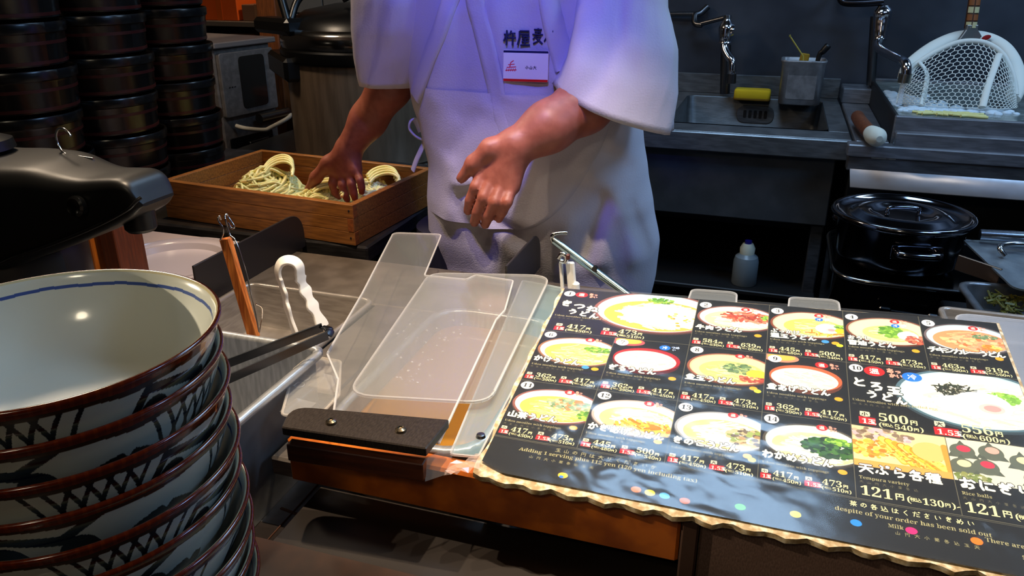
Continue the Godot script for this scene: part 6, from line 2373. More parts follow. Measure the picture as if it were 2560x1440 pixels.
# ---------------------------------------------------------------- pot on its cabinet, trays at the right
func pot_corner() -> void:
	var mirror := mat(Color(0.5, 0.5, 0.53), 0.1, 1.0)
	var dark := mat(Color(0.3, 0.3, 0.32), 0.16, 1.0)
	var t := thing("warming_cabinet", "black glossy cabinet with a rounded steel edge carrying the lidded pot", "cabinet")
	var st := new_st()
	var base := Vector3(0.375, 0.0, -2.06)
	var rings := []
	for l in [[0.0, 0.0], [0.72, 0.0]]:
		var ring := PackedVector3Array()
		for p in rounded([Vector2(-0.19, -0.2), Vector2(0.19, -0.2), Vector2(0.19, 0.2), Vector2(-0.19, 0.2)], [0.09, 0.01, 0.02, 0.09], 9):
			ring.append(base + Vector3(p.x, l[0], -p.y))
		rings.append(ring)
	loft(st, rings, true, true, true, 4)
	obj("body", st, mat(Color(0.022, 0.022, 0.025), 0.12), t)
	st = new_st()
	var rim := []
	for p in rings[1]:
		rim.append(p + Vector3(0, 0.004, 0))
	tube(st, rim, 0.006, 10, true)
	obj("top_rim", st, mat(Color(0.66, 0.66, 0.66), 0.16, 1.0), t)
	# drawer pull
	st = new_st()
	var h0 := Vector3(0.2857, 0.6719, -1.845)
	var h1 := Vector3(0.4132, 0.6676, -1.845)
	var m0 := h0.lerp(h1, 0.2)
	var m1 := h0.lerp(h1, 0.8)
	bar(st, h0 + Vector3(0, 0, 0.012), m0 + Vector3(0, 0, 0.012), 0.02, 0.02, Vector3.UP, 0.003)
	bar(st, m1 + Vector3(0, 0, 0.012), h1 + Vector3(0, 0, 0.012), 0.02, 0.02, Vector3.UP, 0.003)
	tube(st, [m0 + Vector3(0, 0, 0.014), m1 + Vector3(0, 0, 0.014)], 0.005, 10)
	obj("drawer_pull", st, mat(Color(0.3, 0.3, 0.3), 0.2, 1.0), t)
	# the pot
	t = thing("steel_pot", "steel pot with a domed lid and bar handles on the black cabinet", "pot", Vector3(0.328, 0.733, -2.02))
	st = new_st()
	lathe(st, [Vector2(0, 0.0), Vector2(0.118, 0.0), Vector2(0.134, 0.008), Vector2(0.14, 0.024), Vector2(0.142, 0.105), Vector2(0.146, 0.109), Vector2(0.142, 0.111), Vector2(0.1, 0.11)], 72)
	obj("body", st, dark, t)
	st = new_st()
	lathe(st, [Vector2(0.143, 0.106), Vector2(0.156, 0.108), Vector2(0.1605, 0.114), Vector2(0.158, 0.122), Vector2(0.152, 0.124), Vector2(0.147, 0.119), Vector2(0.142, 0.113), Vector2(0.125, 0.110), Vector2(0.112, 0.112), Vector2(0.100, 0.121), Vector2(0.085, 0.124), Vector2(0.072, 0.121), Vector2(0.066, 0.114), Vector2(0.045, 0.112), Vector2(0, 0.113)], 80, Transform3D(), 1.2)
	obj("lid", st, mirror, t)
	st = new_st()
	tube(st, curve_pts([Vector3(-0.035, 0.114, 0.01), Vector3(-0.03, 0.13, 0.006), Vector3(0.03, 0.13, -0.006), Vector3(0.035, 0.114, -0.01)], 5), 0.005, 10)
	obj("lid_grip", st, mirror, t)
	for ang in [1.42, -2.3]:
		st = new_st()
		var f := Transform3D(Basis(Vector3.UP, PI / 2.0 - ang), Vector3.ZERO)
		slab(st, round_rect(0.11, 0.034, 0.006), 0.003, f * at(Vector3(0, 0.066, 0.1415)), 0.0008)
		tube(st, curve_pts([f * Vector3(-0.045, 0.066, 0.142), f * Vector3(-0.042, 0.067, 0.160), f * Vector3(-0.02, 0.067, 0.168), f * Vector3(0.02, 0.067, 0.168), f * Vector3(0.042, 0.067, 0.160), f * Vector3(0.045, 0.066, 0.142)], 6), 0.009, 12)
		obj("handle", st, mirror, t)
	st = new_st()
	tube(st, [Vector3(0.1896, 0.8442, -1.945), Vector3(0.1815, 0.8155, -1.945)], 0.005, 10)
	obj("lid_clip", st, mirror, t)
	# right of the pot: rail, leaning lid, tray with garnish, wooden rest
	t = thing("steel_rail", "round steel rail running off to the right behind the pot", "rail")
	st = new_st()
	tube(st, [Vector3(0.4757, 0.8432, -1.92), Vector3(0.6671, 0.8513, -1.92)], 0.0125, 18)
	obj("tube", st, mat(Color(0.68, 0.69, 0.72), 0.24, 1.0), t)
	st = new_st()
	var post := Vector3(0.6598, 0.8505, -1.92)
	tube(st, [post, Vector3(post.x, 0.0, post.z)], 0.0125, 14)
	obj("post", st, mat(Color(0.5, 0.5, 0.52), 0.3, 1.0), t)
	t = thing("prep_shelf", "dark shelf under the trays to the right of the pot", "shelf")
	st = new_st()
	span_box(st, Vector3(0.572, 0.0, -1.88), Vector3(1.2, 0.725, -1.32), 0.004)
	span_box(st, Vector3(0.40, 0.712, -1.80), Vector3(0.572, 0.725, -1.32), 0.003)
	obj("body", st, mat(Color(0.03, 0.03, 0.032), 0.35), t)
	st = new_st()
	span_box(st, Vector3(0.40, 0.0, -1.80), Vector3(0.412, 0.712, -1.32), 0.003)
	obj("side_panel", st, mat(Color(0.04, 0.04, 0.042), 0.3), t)
	t = thing("garnish_tray", "shallow steel tray of green and yellow garnish beside the pot", "tray", Vector3(0.585, 0.781, -1.66), Basis(Vector3.UP, 0.08))
	st = new_st()
	pan(st, Vector3.ZERO, 0.30, 0.24, 0.052, 0.035, 0.012, 0.012)
	obj("body", st, steel("tray_steel", Color(0.5, 0.5, 0.51), 0.28, Vector3(4, 4, 4), 0.005), t)
	var rng := RandomNumberGenerator.new()
	rng.seed = 19
	st = new_st()
	for k in 260:
		var p := Vector3(rng.randf_range(-0.115, 0.12), -0.022 + rng.randf() * 0.012, rng.randf_range(-0.09, 0.085))
		var r := rng.randf_range(0.008, 0.02)
		var bs := Basis.from_euler(Vector3(rng.randf() * 0.8, rng.randf() * TAU, rng.randf() * 0.8))
		bar(st, p - bs.x * r, p + bs.x * r, 0.006, 0.003, bs.y, 0.0005)
	var o := obj("garnish", st, worn("garnish_mix", Color(0.1, 0.2, 0.04), Color(0.62, 0.5, 0.08), 0.5, 0.0, Vector3(22, 22, 22), 0.07, 3))
	o.position = Vector3(0.585, 0.781, -1.66)
	tag(o, "chopped green and yellow garnish lying in the shallow steel tray", "garnish", "", "stuff")
	t = thing("tray_lid", "flat steel lid with a wire handle lying tilted over the garnish tray", "lid")
	st = new_st()
	var q := [Vector3(0.4468, 0.824, -1.926), Vector3(0.6276, 0.824, -1.979), Vector3(0.578, 0.8, -1.704), Vector3(0.5049, 0.8, -1.708)]
	var nn: Vector3 = (q[1] - q[0]).cross(q[3] - q[0]).normalized()
	if nn.y < 0:
		nn = -nn
	var axx: Vector3 = (q[1] - q[0]).normalized()
	var azz: Vector3 = axx.cross(nn)
	var flat := []
	for p in q:
		var dlt: Vector3 = p - q[0]
		flat.append(Vector2(dlt.dot(axx), -dlt.dot(azz)))
	slab(st, rounded(flat, [0.004, 0.02, 0.02, 0.025]), 0.004, Transform3D(Basis(axx, -azz, nn), q[0]), 0.001)
	obj("plate", st, steel("lid_steel", Color(0.56, 0.58, 0.59), 0.34, Vector3(4, 4, 4), 0.005), t)
	st = new_st()
	tube(st, curve_pts([Vector3(0.5143, 0.822, -1.849), Vector3(0.5038, 0.835, -1.856), Vector3(0.5138, 0.838, -1.877), Vector3(0.5416, 0.838, -1.892), Vector3(0.572, 0.838, -1.891), Vector3(0.5781, 0.822, -1.87)], 5), 0.006, 12)
	obj("handle", st, mat(Color(0.7, 0.7, 0.7), 0.2, 1.0), t)
	t = thing("steel_bracket", "brownish flat bar reaching from the pot under the tilted tray lid", "bracket")
	st = new_st()
	bar(st, Vector3(0.4246, 0.8, -1.843), Vector3(0.4981, 0.795, -1.788), 0.006, 0.035, Vector3.UP, 0.001)
	obj("bar", st, mat(Color(0.42, 0.33, 0.26), 0.3, 0.7), t)
	# thin pan rim just behind the menu's right end
	t = thing("steel_pan", "steel pan whose thin rim shows behind the right end of the menu", "pan", Vector3(0.50, 0.925, -1.19))
	st = new_st()
	pan(st, Vector3.ZERO, 0.44, 0.10, 0.038, 0.012, 0.006, 0.006)
	obj("body", st, mats["pan_steel"], t)


# ---------------------------------------------------------------- the cook
# surface of a field of tapered bones: [from, to, radius, radius, blend]
func bones_mesh(st: SurfaceTool, bones: Array, cell: float) -> void:
	var lo := Vector3.ONE * 1e9
	var hi := -lo
	for b in bones:
		var r: float = maxf(b[2], b[3]) + cell * 3.0
		lo = lo.min(b[0] - Vector3.ONE * r).min(b[1] - Vector3.ONE * r)
		hi = hi.max(b[0] + Vector3.ONE * r).max(b[1] + Vector3.ONE * r)
	var n := Vector3i(((hi - lo) / cell).ceil()) + Vector3i.ONE
	var f := PackedFloat32Array()
	f.resize(n.x * n.y * n.z)
	f.fill(1.0)
	for b in bones:
		var a: Vector3 = b[0]
		var d: Vector3 = b[1] - a
		var dd := maxf(d.length_squared(), 1e-9)
		var ra: float = b[2]
		var rb: float = b[3]
		var k: float = b[4]
		var reach := maxf(ra, rb) + k + cell * 2.0
		var i0 := Vector3i(((a.min(b[1]) - Vector3.ONE * reach - lo) / cell).floor()).clamp(Vector3i.ZERO, n - Vector3i.ONE)
		var i1 := Vector3i(((a.max(b[1]) + Vector3.ONE * reach - lo) / cell).ceil()).clamp(Vector3i.ZERO, n - Vector3i.ONE)
		for z in range(i0.z, i1.z + 1):
			for y in range(i0.y, i1.y + 1):
				var at_ := (z * n.y + y) * n.x
				for x in range(i0.x, i1.x + 1):
					var p := lo + Vector3(x, y, z) * cell - a
					var t := clampf(p.dot(d) / dd, 0.0, 1.0)
					var v := (p - d * t).length() - lerpf(ra, rb, t)
					var o := f[at_ + x]
					var h := clampf(0.5 + 0.5 * (o - v) / k, 0.0, 1.0)
					f[at_ + x] = lerpf(o, v, h) - k * h * (1.0 - h)
	# one vertex in each cell the surface crosses
	var where := {}
	var sx := 1
	var sy := n.x
	var sz := n.x * n.y
	for z in n.z - 1:
		for y in n.y - 1:
			for x in n.x - 1:
				var c := z * sz + y * sy + x
				var v0 := f[c]
				if v0 > cell * 2.0 or v0 < -cell * 2.0:
					continue
				var sum := Vector3.ZERO
				var hits := 0
				for e in EDGES:
					var a: Vector3i = e[0]
					var b: Vector3i = e[1]
					var va := f[c + a.x + a.y * sy + a.z * sz]
					var vb := f[c + b.x + b.y * sy + b.z * sz]
					if (va < 0.0) != (vb < 0.0):
						sum += Vector3(a).lerp(Vector3(b), va / (va - vb))
						hits += 1
				if hits:
					where[c] = lo + (Vector3(x, y, z) + sum / hits) * cell
	st.set_smooth_group(0)
	for c in where:
		var v := f[c]
		for ax in 3:
			var s: int = [sx, sy, sz][ax]
			var u: int = [sy, sz, sx][ax]
			var w: int = [sz, sx, sy][ax]
			var e := f[c + s]
			if (v < 0.0) == (e < 0.0):
				continue
			if not (where.has(c - u) and where.has(c - w) and where.has(c - u - w)):
				continue
			if v < 0.0:
				quad(st, where[c], where[c - w], where[c - u - w], where[c - u])
			else:
				quad(st, where[c], where[c - u], where[c - u - w], where[c - w])


const EDGES := [
	[Vector3i(0, 0, 0), Vector3i(1, 0, 0)], [Vector3i(0, 1, 0), Vector3i(1, 1, 0)], [Vector3i(0, 0, 1), Vector3i(1, 0, 1)], [Vector3i(0, 1, 1), Vector3i(1, 1, 1)],
	[Vector3i(0, 0, 0), Vector3i(0, 1, 0)], [Vector3i(1, 0, 0), Vector3i(1, 1, 0)], [Vector3i(0, 0, 1), Vector3i(0, 1, 1)], [Vector3i(1, 0, 1), Vector3i(1, 1, 1)],
	[Vector3i(0, 0, 0), Vector3i(0, 0, 1)], [Vector3i(1, 0, 0), Vector3i(1, 0, 1)], [Vector3i(0, 1, 0), Vector3i(0, 1, 1)], [Vector3i(1, 1, 0), Vector3i(1, 1, 1)],
]
var torso_rows := []
var creases := []


func limb(out: Array, pts: Array, radii: Array, k: float) -> void:
	for i in pts.size() - 1:
		out.append([pts[i], pts[i + 1], radii[i], radii[i + 1], k])


# half width, half depth and centre of the tunic at a height
func torso_at(y: float) -> Array:
	var i := 0
	while i < torso_rows.size() - 2 and torso_rows[i + 1][0] < y:
		i += 1
	var a: Array = torso_rows[i]
	var b: Array = torso_rows[i + 1]
	var f := clampf((y - a[0]) / (b[0] - a[0]), 0.0, 1.0)
	f = f * f * (3.0 - 2.0 * f) * 0.4 + f * 0.6
	return [lerpf(a[1], b[1], f), lerpf(a[2], b[2], f), lerpf(a[3], b[3], f), lerpf(a[4], b[4], f)]


func front_z(x: float, y: float) -> float:
	var t := torso_at(y)
	var u := clampf(absf((x - t[0]) / t[1]), 0.0, 0.999)
	return t[3] + t[2] * pow(1.0 - pow(u, 2.3), 1.0 / 2.3) + fold_of(x, y)


# raised and sunken creases of the cloth, each along a line
func fold_of(x: float, y: float) -> float:
	var p := Vector2(x, y)
	var s := 0.0
	for c in creases:
		var q := Geometry2D.get_closest_point_to_segment(p, c[0], c[1])
		var d: float = p.distance_to(q) / c[3]
		if d < 2.5:
			s += c[2] * exp(-d * d)
	return s


func on_front(p: Vector3, lift: float) -> Vector3:
	return Vector3(p.x, p.y, front_z(p.x, p.y) + lift)


func cook() -> void:
	var t := thing("person", "cook in a white wrap tunic reaching into the noodle box with one hand", "person")
	var cloth := StandardMaterial3D.new()
	cloth.albedo_color = Color(0.74, 0.72, 0.76)
	cloth.roughness = 0.85
	cloth.rim_enabled = true
	cloth.rim = 0.15
	cloth.heightmap_enabled = true
	cloth.heightmap_texture = noise_tex(0.06, 31, ramp(Color.BLACK, Color.WHITE))
	cloth.heightmap_scale = 0.02
	cloth.uv1_triplanar = true
	cloth.uv1_scale = Vector3(14, 14, 14)
	var skin := StandardMaterial3D.new()
	skin.albedo_texture = noise_tex(0.03, 13, ramp(Color(0.55, 0.3, 0.24), Color(0.62, 0.36, 0.29)))
	skin.uv1_triplanar = true
	skin.uv1_scale = Vector3(6, 6, 6)
	skin.roughness = 0.5
	skin.subsurf_scatter_enabled = true
	skin.subsurf_scatter_strength = 0.12
	var zc := -1.475
	# outline of the tunic: left and right point of each height
	for r in [
		[Vector3(-0.6321, 0.7358, -1.47), Vector3(-0.1901, 0.7936, -1.47), 0.125], [Vector3(-0.6426, 0.8093, -1.47), Vector3(-0.1803, 0.8589, -1.47), 0.13], [Vector3(-0.6527, 0.8807, -1.47), Vector3(-0.1781, 0.917, -1.47), 0.142], [Vector3(-0.6515, 0.9554, -1.47), Vector3(-0.1953, 0.9876, -1.47), 0.152],
		[Vector3(-0.6452, 1.02, -1.47), Vector3(-0.21, 1.049, -1.47), 0.155], [Vector3(-0.66, 1.089, -1.47), Vector3(-0.223, 1.112, -1.47), 0.15], [Vector3(-0.678, 1.151, -1.47), Vector3(-0.2326, 1.17, -1.47), 0.142], [Vector3(-0.6849, 1.221, -1.47), Vector3(-0.2423, 1.234, -1.47), 0.135], [Vector3(-0.6966, 1.288, -1.47), Vector3(-0.2531, 1.295, -1.47), 0.128],
		[Vector3(-0.7147, 1.368, -1.47), Vector3(-0.2504, 1.369, -1.47), 0.118],
	]:
		var a: Vector3 = r[0]
		var b: Vector3 = r[1]
		torso_rows.append([(a.y + b.y) * 0.5, (a.x + b.x) * 0.5, (b.x - a.x) * 0.5, r[2], zc])
	torso_rows.append([1.47, torso_rows[-1][1] + 0.005, 0.13, 0.085, zc])
	torso_rows.push_front([0.55, torso_rows[0][1], torso_rows[0][2] + 0.01, 0.125, zc])
	# creases: from, to, height, width
	for c in [
		[Vector3(-0.5572, 1.085, -1.33), Vector3(-0.4996, 1.154, -1.33), -0.006, 0.014], [Vector3(-0.5486, 1.056, -1.33), Vector3(-0.5685, 0.9454, -1.33), 0.007, 0.02], [Vector3(-0.534, 1.011, -1.33), Vector3(-0.4629, 1.029, -1.33), -0.010, 0.009], [Vector3(-0.5336, 1.025, -1.33), Vector3(-0.4705, 1.043, -1.33), 0.008, 0.012],
		[Vector3(-0.5424, 0.9951, -1.33), Vector3(-0.4883, 0.8814, -1.33), -0.007, 0.016], [Vector3(-0.5107, 0.9824, -1.33), Vector3(-0.4242, 0.8968, -1.33), 0.007, 0.016], [Vector3(-0.483, 0.9773, -1.33), Vector3(-0.3932, 0.9318, -1.33), -0.006, 0.013],
		[Vector3(-0.2971, 1.07, -1.35), Vector3(-0.2116, 0.9808, -1.38), 0.008, 0.016], [Vector3(-0.2717, 1.098, -1.36), Vector3(-0.2232, 1.054, -1.38), -0.007, 0.012], [Vector3(-0.2236, 0.9986, -1.38), Vector3(-0.1891, 0.8991, -1.4), -0.011, 0.008], [Vector3(-0.2339, 0.9863, -1.38), Vector3(-0.2095, 0.8887, -1.4), 0.008, 0.012],
		[Vector3(-0.2711, 1.017, -1.34), Vector3(-0.3038, 0.907, -1.34), -0.012, 0.02], [Vector3(-0.2435, 1.002, -1.35), Vector3(-0.2678, 0.8919, -1.35), 0.009, 0.018], [Vector3(-0.3183, 0.9703, -1.33), Vector3(-0.3384, 0.8749, -1.33), 0.008, 0.018],
		[Vector3(-0.4927, 1.335, -1.34), Vector3(-0.4616, 1.184, -1.33), -0.006, 0.012], [Vector3(-0.471, 1.335, -1.34), Vector3(-0.4431, 1.192, -1.33), 0.005, 0.014], [Vector3(-0.5559, 1.32, -1.35), Vector3(-0.592, 1.181, -1.35), 0.007, 0.022], [Vector3(-0.5225, 1.308, -1.34), Vector3(-0.5377, 1.159, -1.33), -0.006, 0.018],
		[Vector3(-0.3589, 1.342, -1.36), Vector3(-0.3469, 1.252, -1.36), -0.012, 0.012], [Vector3(-0.3747, 1.336, -1.36), Vector3(-0.359, 1.22, -1.35), 0.006, 0.014], [Vector3(-0.4248, 1.185, -1.33), Vector3(-0.4396, 1.122, -1.33), 0.006, 0.016], [Vector3(-0.4032, 1.329, -1.35), Vector3(-0.3913, 1.218, -1.35), -0.004, 0.012],
	]:
		creases.append([Vector2(c[0].x, c[0].y), Vector2(c[1].x, c[1].y), c[2], c[3]])
	var wr := FastNoiseLite.new()
	wr.seed = 6
	wr.frequency = 7.0
	var rings := []
	var seg := 132
	for k in 93:
		var y := 0.55 + 0.92 * k / 92.0
		var s := torso_at(y)
		var ring := PackedVector3Array()
		for i in seg:
			var w := -TAU * i / seg
			var cx := signf(cos(w)) * pow(absf(cos(w)), 2.0 / 2.3)
			var cz := signf(sin(w)) * pow(absf(sin(w)), 2.0 / 2.3)
			var p := Vector3(s[0] + cx * s[1], y, s[3] + cz * s[2])
			if cz > 0.0:
				p.z += fold_of(p.x, y) * minf(1.0, cz * 2.0) + 0.004 * wr.get_noise_2d(p.x * 1.2, y * 0.5)
			ring.append(p)
		rings.append(ring)
	var st := new_st()
	loft(st, rings, true, true, true, 0)
	obj("tunic", st, cloth, t)
	# the wrapped-over front panel: its edge runs from the right hip up under the sleeve
	st = new_st()
	var edge := [Vector3(-0.418, 0.9497, -1.31), Vector3(-0.3792, 0.9658, -1.32), Vector3(-0.3388, 1.001, -1.32), Vector3(-0.3062, 1.049, -1.33), Vector3(-0.2817, 1.099, -1.34), Vector3(-0.2683, 1.148, -1.36), Vector3(-0.2642, 1.194, -1.37)]
	var right_edge := curve_pts(edge, 6)
	st.set_smooth_group(0)
	var cols := 26
	var grid := []
	for p in right_edge:
		var row := []
		var s := torso_at(p.y)
		var x_left: float = s[0] - s[1] * 0.93
		for i in cols + 1:
			var x := lerpf(x_left, p.x, float(i) / cols)
			var lift := 0.0065 * smoothstep(0.0, 0.3, float(i) / cols)
			row.append(on_front(Vector3(x, p.y, 0), lift - 0.001 + 0.004 * wr.get_noise_2d(x * 1.2, p.y * 0.5)))
		# the turned edge
		row.append(on_front(Vector3(p.x + 0.002, p.y - 0.002, 0), -0.003))
		grid.append(row)
	for j in grid.size() - 1:
		for i in cols + 1:
			quad(st, grid[j + 1][i], grid[j + 1][i + 1], grid[j][i + 1], grid[j][i])
	obj("wrap_panel", st, cloth, t)
	# lapel bands
	for path in [[Vector3(-0.5152, 1.385, -1.36), Vector3(-0.5037, 1.334, -1.35), Vector3(-0.4848, 1.276, -1.34), Vector3(-0.4672, 1.218, -1.33), Vector3(-0.4529, 1.156, -1.33), Vector3(-0.4252, 1.096, -1.32)], [Vector3(-0.5386, 1.385, -1.36), Vector3(-0.5532, 1.346, -1.36), Vector3(-0.5714, 1.299, -1.36), Vector3(-0.5978, 1.25, -1.37), Vector3(-0.6235, 1.201, -1.38), Vector3(-0.6437, 1.171, -1.4)], [Vector3(-0.3833, 1.386, -1.37), Vector3(-0.3754, 1.335, -1.37), Vector3(-0.3617, 1.29, -1.37), Vector3(-0.3434, 1.238, -1.37)]]:
		st = new_st()
		var pts := curve_pts(path, 6)
		var rr := []
		for k in pts.size():
			var a: Vector3 = pts[maxi(k - 1, 0)]
			var b: Vector3 = pts[mini(k + 1, pts.size() - 1)]
			var d := (b - a)
			d.z = 0.0
			var n := Vector3(-d.y, d.x, 0).normalized()
			var ring := PackedVector3Array()
			for e in [[-0.017, -0.004], [-0.016, 0.004], [-0.008, 0.0062], [0.008, 0.0062], [0.016, 0.004], [0.017, -0.004]]:
				ring.append(on_front(pts[k] + n * e[0], e[1]))
			rr.append(ring)
		loft(st, rr, true, true, true, 0)
		obj("lapel", st, cloth, t)
	# sleeves: outside down to the hem, then back up inside
	sleeve(t, cloth, [[Vector3(-0.6807, 1.431, -1.45), 0.1, 0.08], [Vector3(-0.6886, 1.383, -1.44), 0.088, 0.08], [Vector3(-0.6912, 1.341, -1.43), 0.08, 0.08], [Vector3(-0.6985, 1.291, -1.43), 0.073, 0.078], [Vector3(-0.7108, 1.238, -1.44), 0.064, 0.074], [Vector3(-0.726, 1.183, -1.455), 0.0545, 0.07]], Vector3(0.05, 0, 0.0), 3)
	sleeve(t, cloth, [[Vector3(-0.284, 1.442, -1.46), 0.085, 0.085], [Vector3(-0.2718, 1.391, -1.45), 0.08, 0.088], [Vector3(-0.2615, 1.347, -1.43), 0.076, 0.09], [Vector3(-0.2515, 1.291, -1.4), 0.086, 0.09], [Vector3(-0.2511, 1.235, -1.37), 0.096, 0.085], [Vector3(-0.2584, 1.178, -1.345), 0.107, 0.078]], Vector3(0.36, 0, 0.0), 4)
	# strings at the left hip
	st = new_st()
	tube(st, curve_pts([Vector3(-0.6463, 1.08, -1.43), Vector3(-0.6603, 1.089, -1.42), Vector3(-0.6733, 1.103, -1.42), Vector3(-0.6708, 1.118, -1.42), Vector3(-0.665, 1.119, -1.43), Vector3(-0.6541, 1.097, -1.43)], 5), 0.0085, 10, false, 0.3)
	obj("apron_string", st, cloth, t)
	st = new_st()
	tube(st, curve_pts([Vector3(-0.6426, 1.085, -1.43), Vector3(-0.6513, 1.062, -1.42), Vector3(-0.6627, 1.04, -1.42), Vector3(-0.6708, 1.02, -1.42)], 5), 0.0085, 10, false, 0.3)
	obj("apron_string", st, cloth, t)
	# name badge
	var bc := on_front(Vector3(-0.4101, 1.242, -1.34), 0.006)
	var bb := Basis(Vector3.UP, 0.1) * Basis(Vector3.RIGHT, -0.06)
	st = new_st()
	slab(st, round_rect(0.079, 0.052, 0.002), 0.003, Transform3D(bb, bc), 0.0005, Rect2(-0.0395, -0.026, 0.079, 0.052))
	var bm := StandardMaterial3D.new()
	bm.albedo_texture = badge_print()
	bm.roughness = 0.35
	obj("name_badge", st, bm, t)
	# embroidered shop name over the badge
	var px := 0
	for ch in "杵屋麦丸":
		st = new_st()
		var o := [Vector3(-0.4528, 1.302, -1.345), Vector3(-0.4284, 1.302, -1.345), Vector3(-0.405, 1.305, -1.345), Vector3(-0.3826, 1.308, -1.345)]
		var corner: Vector3 = o[px]
		for l in glyph_strokes(ch):
			var pts := []
			for q in l:
				pts.append(on_front(corner + Vector3(q.x * 0.0235, -q.y * 0.0285, 0), 0.002))
			tube(st, pts, 0.0016, 6)
		obj("embroidery", st, mat(Color(0.05, 0.06, 0.28), 0.7), t)
		px += 1
	# body: head, neck, trunk; each arm and hand on a finer grid
	var bones := []
	var mid := Vector3(torso_rows[-1][1], 0, zc)
	limb(bones, [mid + Vector3(0, 0.95, 0), mid + Vector3(0, 1.15, 0), mid + Vector3(0, 1.34, 0)], [0.09, 0.095, 0.09], 0.04)
	limb(bones, [mid + Vector3(0, 1.36, -0.01), mid + Vector3(-0.01, 1.52, 0.02)], [0.062, 0.052], 0.03)
	limb(bones, [mid + Vector3(-0.01, 1.55, 0.045), mid + Vector3(-0.01, 1.62, 0.03), mid + Vector3(-0.01, 1.66, 0.015)], [0.062, 0.076, 0.08], 0.02)
	limb(bones, [mid + Vector3(-0.01, 1.535, 0.085), mid + Vector3(-0.01, 1.55, 0.07)], [0.026, 0.04], 0.02)
	limb(bones, [mid + Vector3(-0.01, 1.612, 0.108), mid + Vector3(-0.01, 1.585, 0.122)], [0.009, 0.013], 0.012)
	for s in [-1.0, 1.0]:
		limb(bones, [mid + Vector3(-0.01 + s * 0.082, 1.60, 0.02), mid + Vector3(-0.01 + s * 0.084, 1.57, 0.025)], [0.014, 0.009], 0.01)
		limb(bones, [mid + Vector3(s * 0.05, 1.37, 0), mid + Vector3(s * 0.17, 1.345, 0)], [0.06, 0.055], 0.04)
	st = new_st()
	bones_mesh(st, bones, 0.009)
	# his right arm, on our left: into the noodle box
	var k1 := 0.010
	bones = []
	limb(bones, [Vector3(-0.7149, 1.403, -1.475), Vector3(-0.713, 1.256, -1.49)], [0.045, 0.042], 0.02)
	limb(bones, [Vector3(-0.713, 1.256, -1.49), Vector3(-0.7456, 1.173, -1.49), Vector3(-0.7983, 1.102, -1.485), Vector3(-0.8432, 1.04, -1.475)], [0.042, 0.042, 0.036, 0.028], 0.02)
	var palm_a := Vector3(-0.8432, 1.04, -1.475)
	limb(bones, [palm_a, Vector3(-0.8735, 0.9936, -1.47)], [0.024, 0.018], k1)
	limb(bones, [palm_a, Vector3(-0.8554, 0.9918, -1.465)], [0.024, 0.017], k1)
	limb(bones, [palm_a, Vector3(-0.8371, 0.9944, -1.46)], [0.024, 0.016], k1)
	limb(bones, [palm_a, Vector3(-0.8195, 1.002, -1.455)], [0.023, 0.015], k1)
	var kf := 0.003
	limb(bones, [Vector3(-0.8735, 0.9936, -1.47), Vector3(-0.8789, 0.9671, -1.458), Vector3(-0.8773, 0.9466, -1.462), Vector3(-0.8754, 0.9321, -1.47)], [0.0115, 0.0098, 0.0088, 0.0075], kf)
	limb(bones, [Vector3(-0.8554, 0.9918, -1.465), Vector3(-0.8512, 0.9679, -1.45), Vector3(-0.8483, 0.9483, -1.452), Vector3(-0.8483, 0.9337, -1.46)], [0.0118, 0.01, 0.009, 0.0078], kf)
	limb(bones, [Vector3(-0.8371, 0.9944, -1.46), Vector3(-0.8266, 0.9727, -1.446), Vector3(-0.8246, 0.954, -1.448), Vector3(-0.8267, 0.9396, -1.455)], [0.0114, 0.0096, 0.0088, 0.0075], kf)
	limb(bones, [Vector3(-0.8195, 1.002, -1.455), Vector3(-0.8037, 0.9842, -1.442), Vector3(-0.8023, 0.9683, -1.444), Vector3(-0.8056, 0.956, -1.45)], [0.0102, 0.0086, 0.0078, 0.0068], kf)
	limb(bones, [Vector3(-0.8508, 1.031, -1.47), Vector3(-0.8867, 1.009, -1.462), Vector3(-0.9202, 0.9756, -1.46), Vector3(-0.9492, 0.9378, -1.465)], [0.021, 0.016, 0.0125, 0.0092], k1)
	bones_mesh(st, bones, 0.0042)
	# his left arm, on our right: across the belly
	bones = []
	limb(bones, [Vector3(-0.2716, 1.404, -1.46), Vector3(-0.2628, 1.219, -1.41)], [0.046, 0.044], 0.02)
	limb(bones, [Vector3(-0.2628, 1.219, -1.41), Vector3(-0.3037, 1.183, -1.33), Vector3(-0.3484, 1.155, -1.265), Vector3(-0.3929, 1.126, -1.235)], [0.044, 0.046, 0.04, 0.031], 0.02)
	var palm_b := Vector3(-0.3929, 1.126, -1.235)
	limb(bones, [palm_b, Vector3(-0.442, 1.089, -1.222)], [0.026, 0.017], k1)
	limb(bones, [palm_b, Vector3(-0.4256, 1.079, -1.215)], [0.027, 0.017], k1)
	limb(bones, [palm_b, Vector3(-0.4098, 1.07, -1.212)], [0.026, 0.016], k1)
	limb(bones, [palm_b, Vector3(-0.3938, 1.064, -1.212)], [0.024, 0.0145], k1)
	limb(bones, [Vector3(-0.442, 1.089, -1.222), Vector3(-0.4529, 1.062, -1.2), Vector3(-0.4653, 1.036, -1.205), Vector3(-0.474, 1.014, -1.215)], [0.0122, 0.0104, 0.0094, 0.008], kf)
	limb(bones, [Vector3(-0.4256, 1.079, -1.215), Vector3(-0.4361, 1.048, -1.192), Vector3(-0.4497, 1.019, -1.197), Vector3(-0.46, 0.9965, -1.208)], [0.0125, 0.0106, 0.0096, 0.0082], kf)
	limb(bones, [Vector3(-0.4098, 1.07, -1.212), Vector3(-0.4151, 1.043, -1.188), Vector3(-0.4287, 1.016, -1.194), Vector3(-0.4394, 0.9952, -1.205)], [0.012, 0.0102, 0.0092, 0.0078], kf)
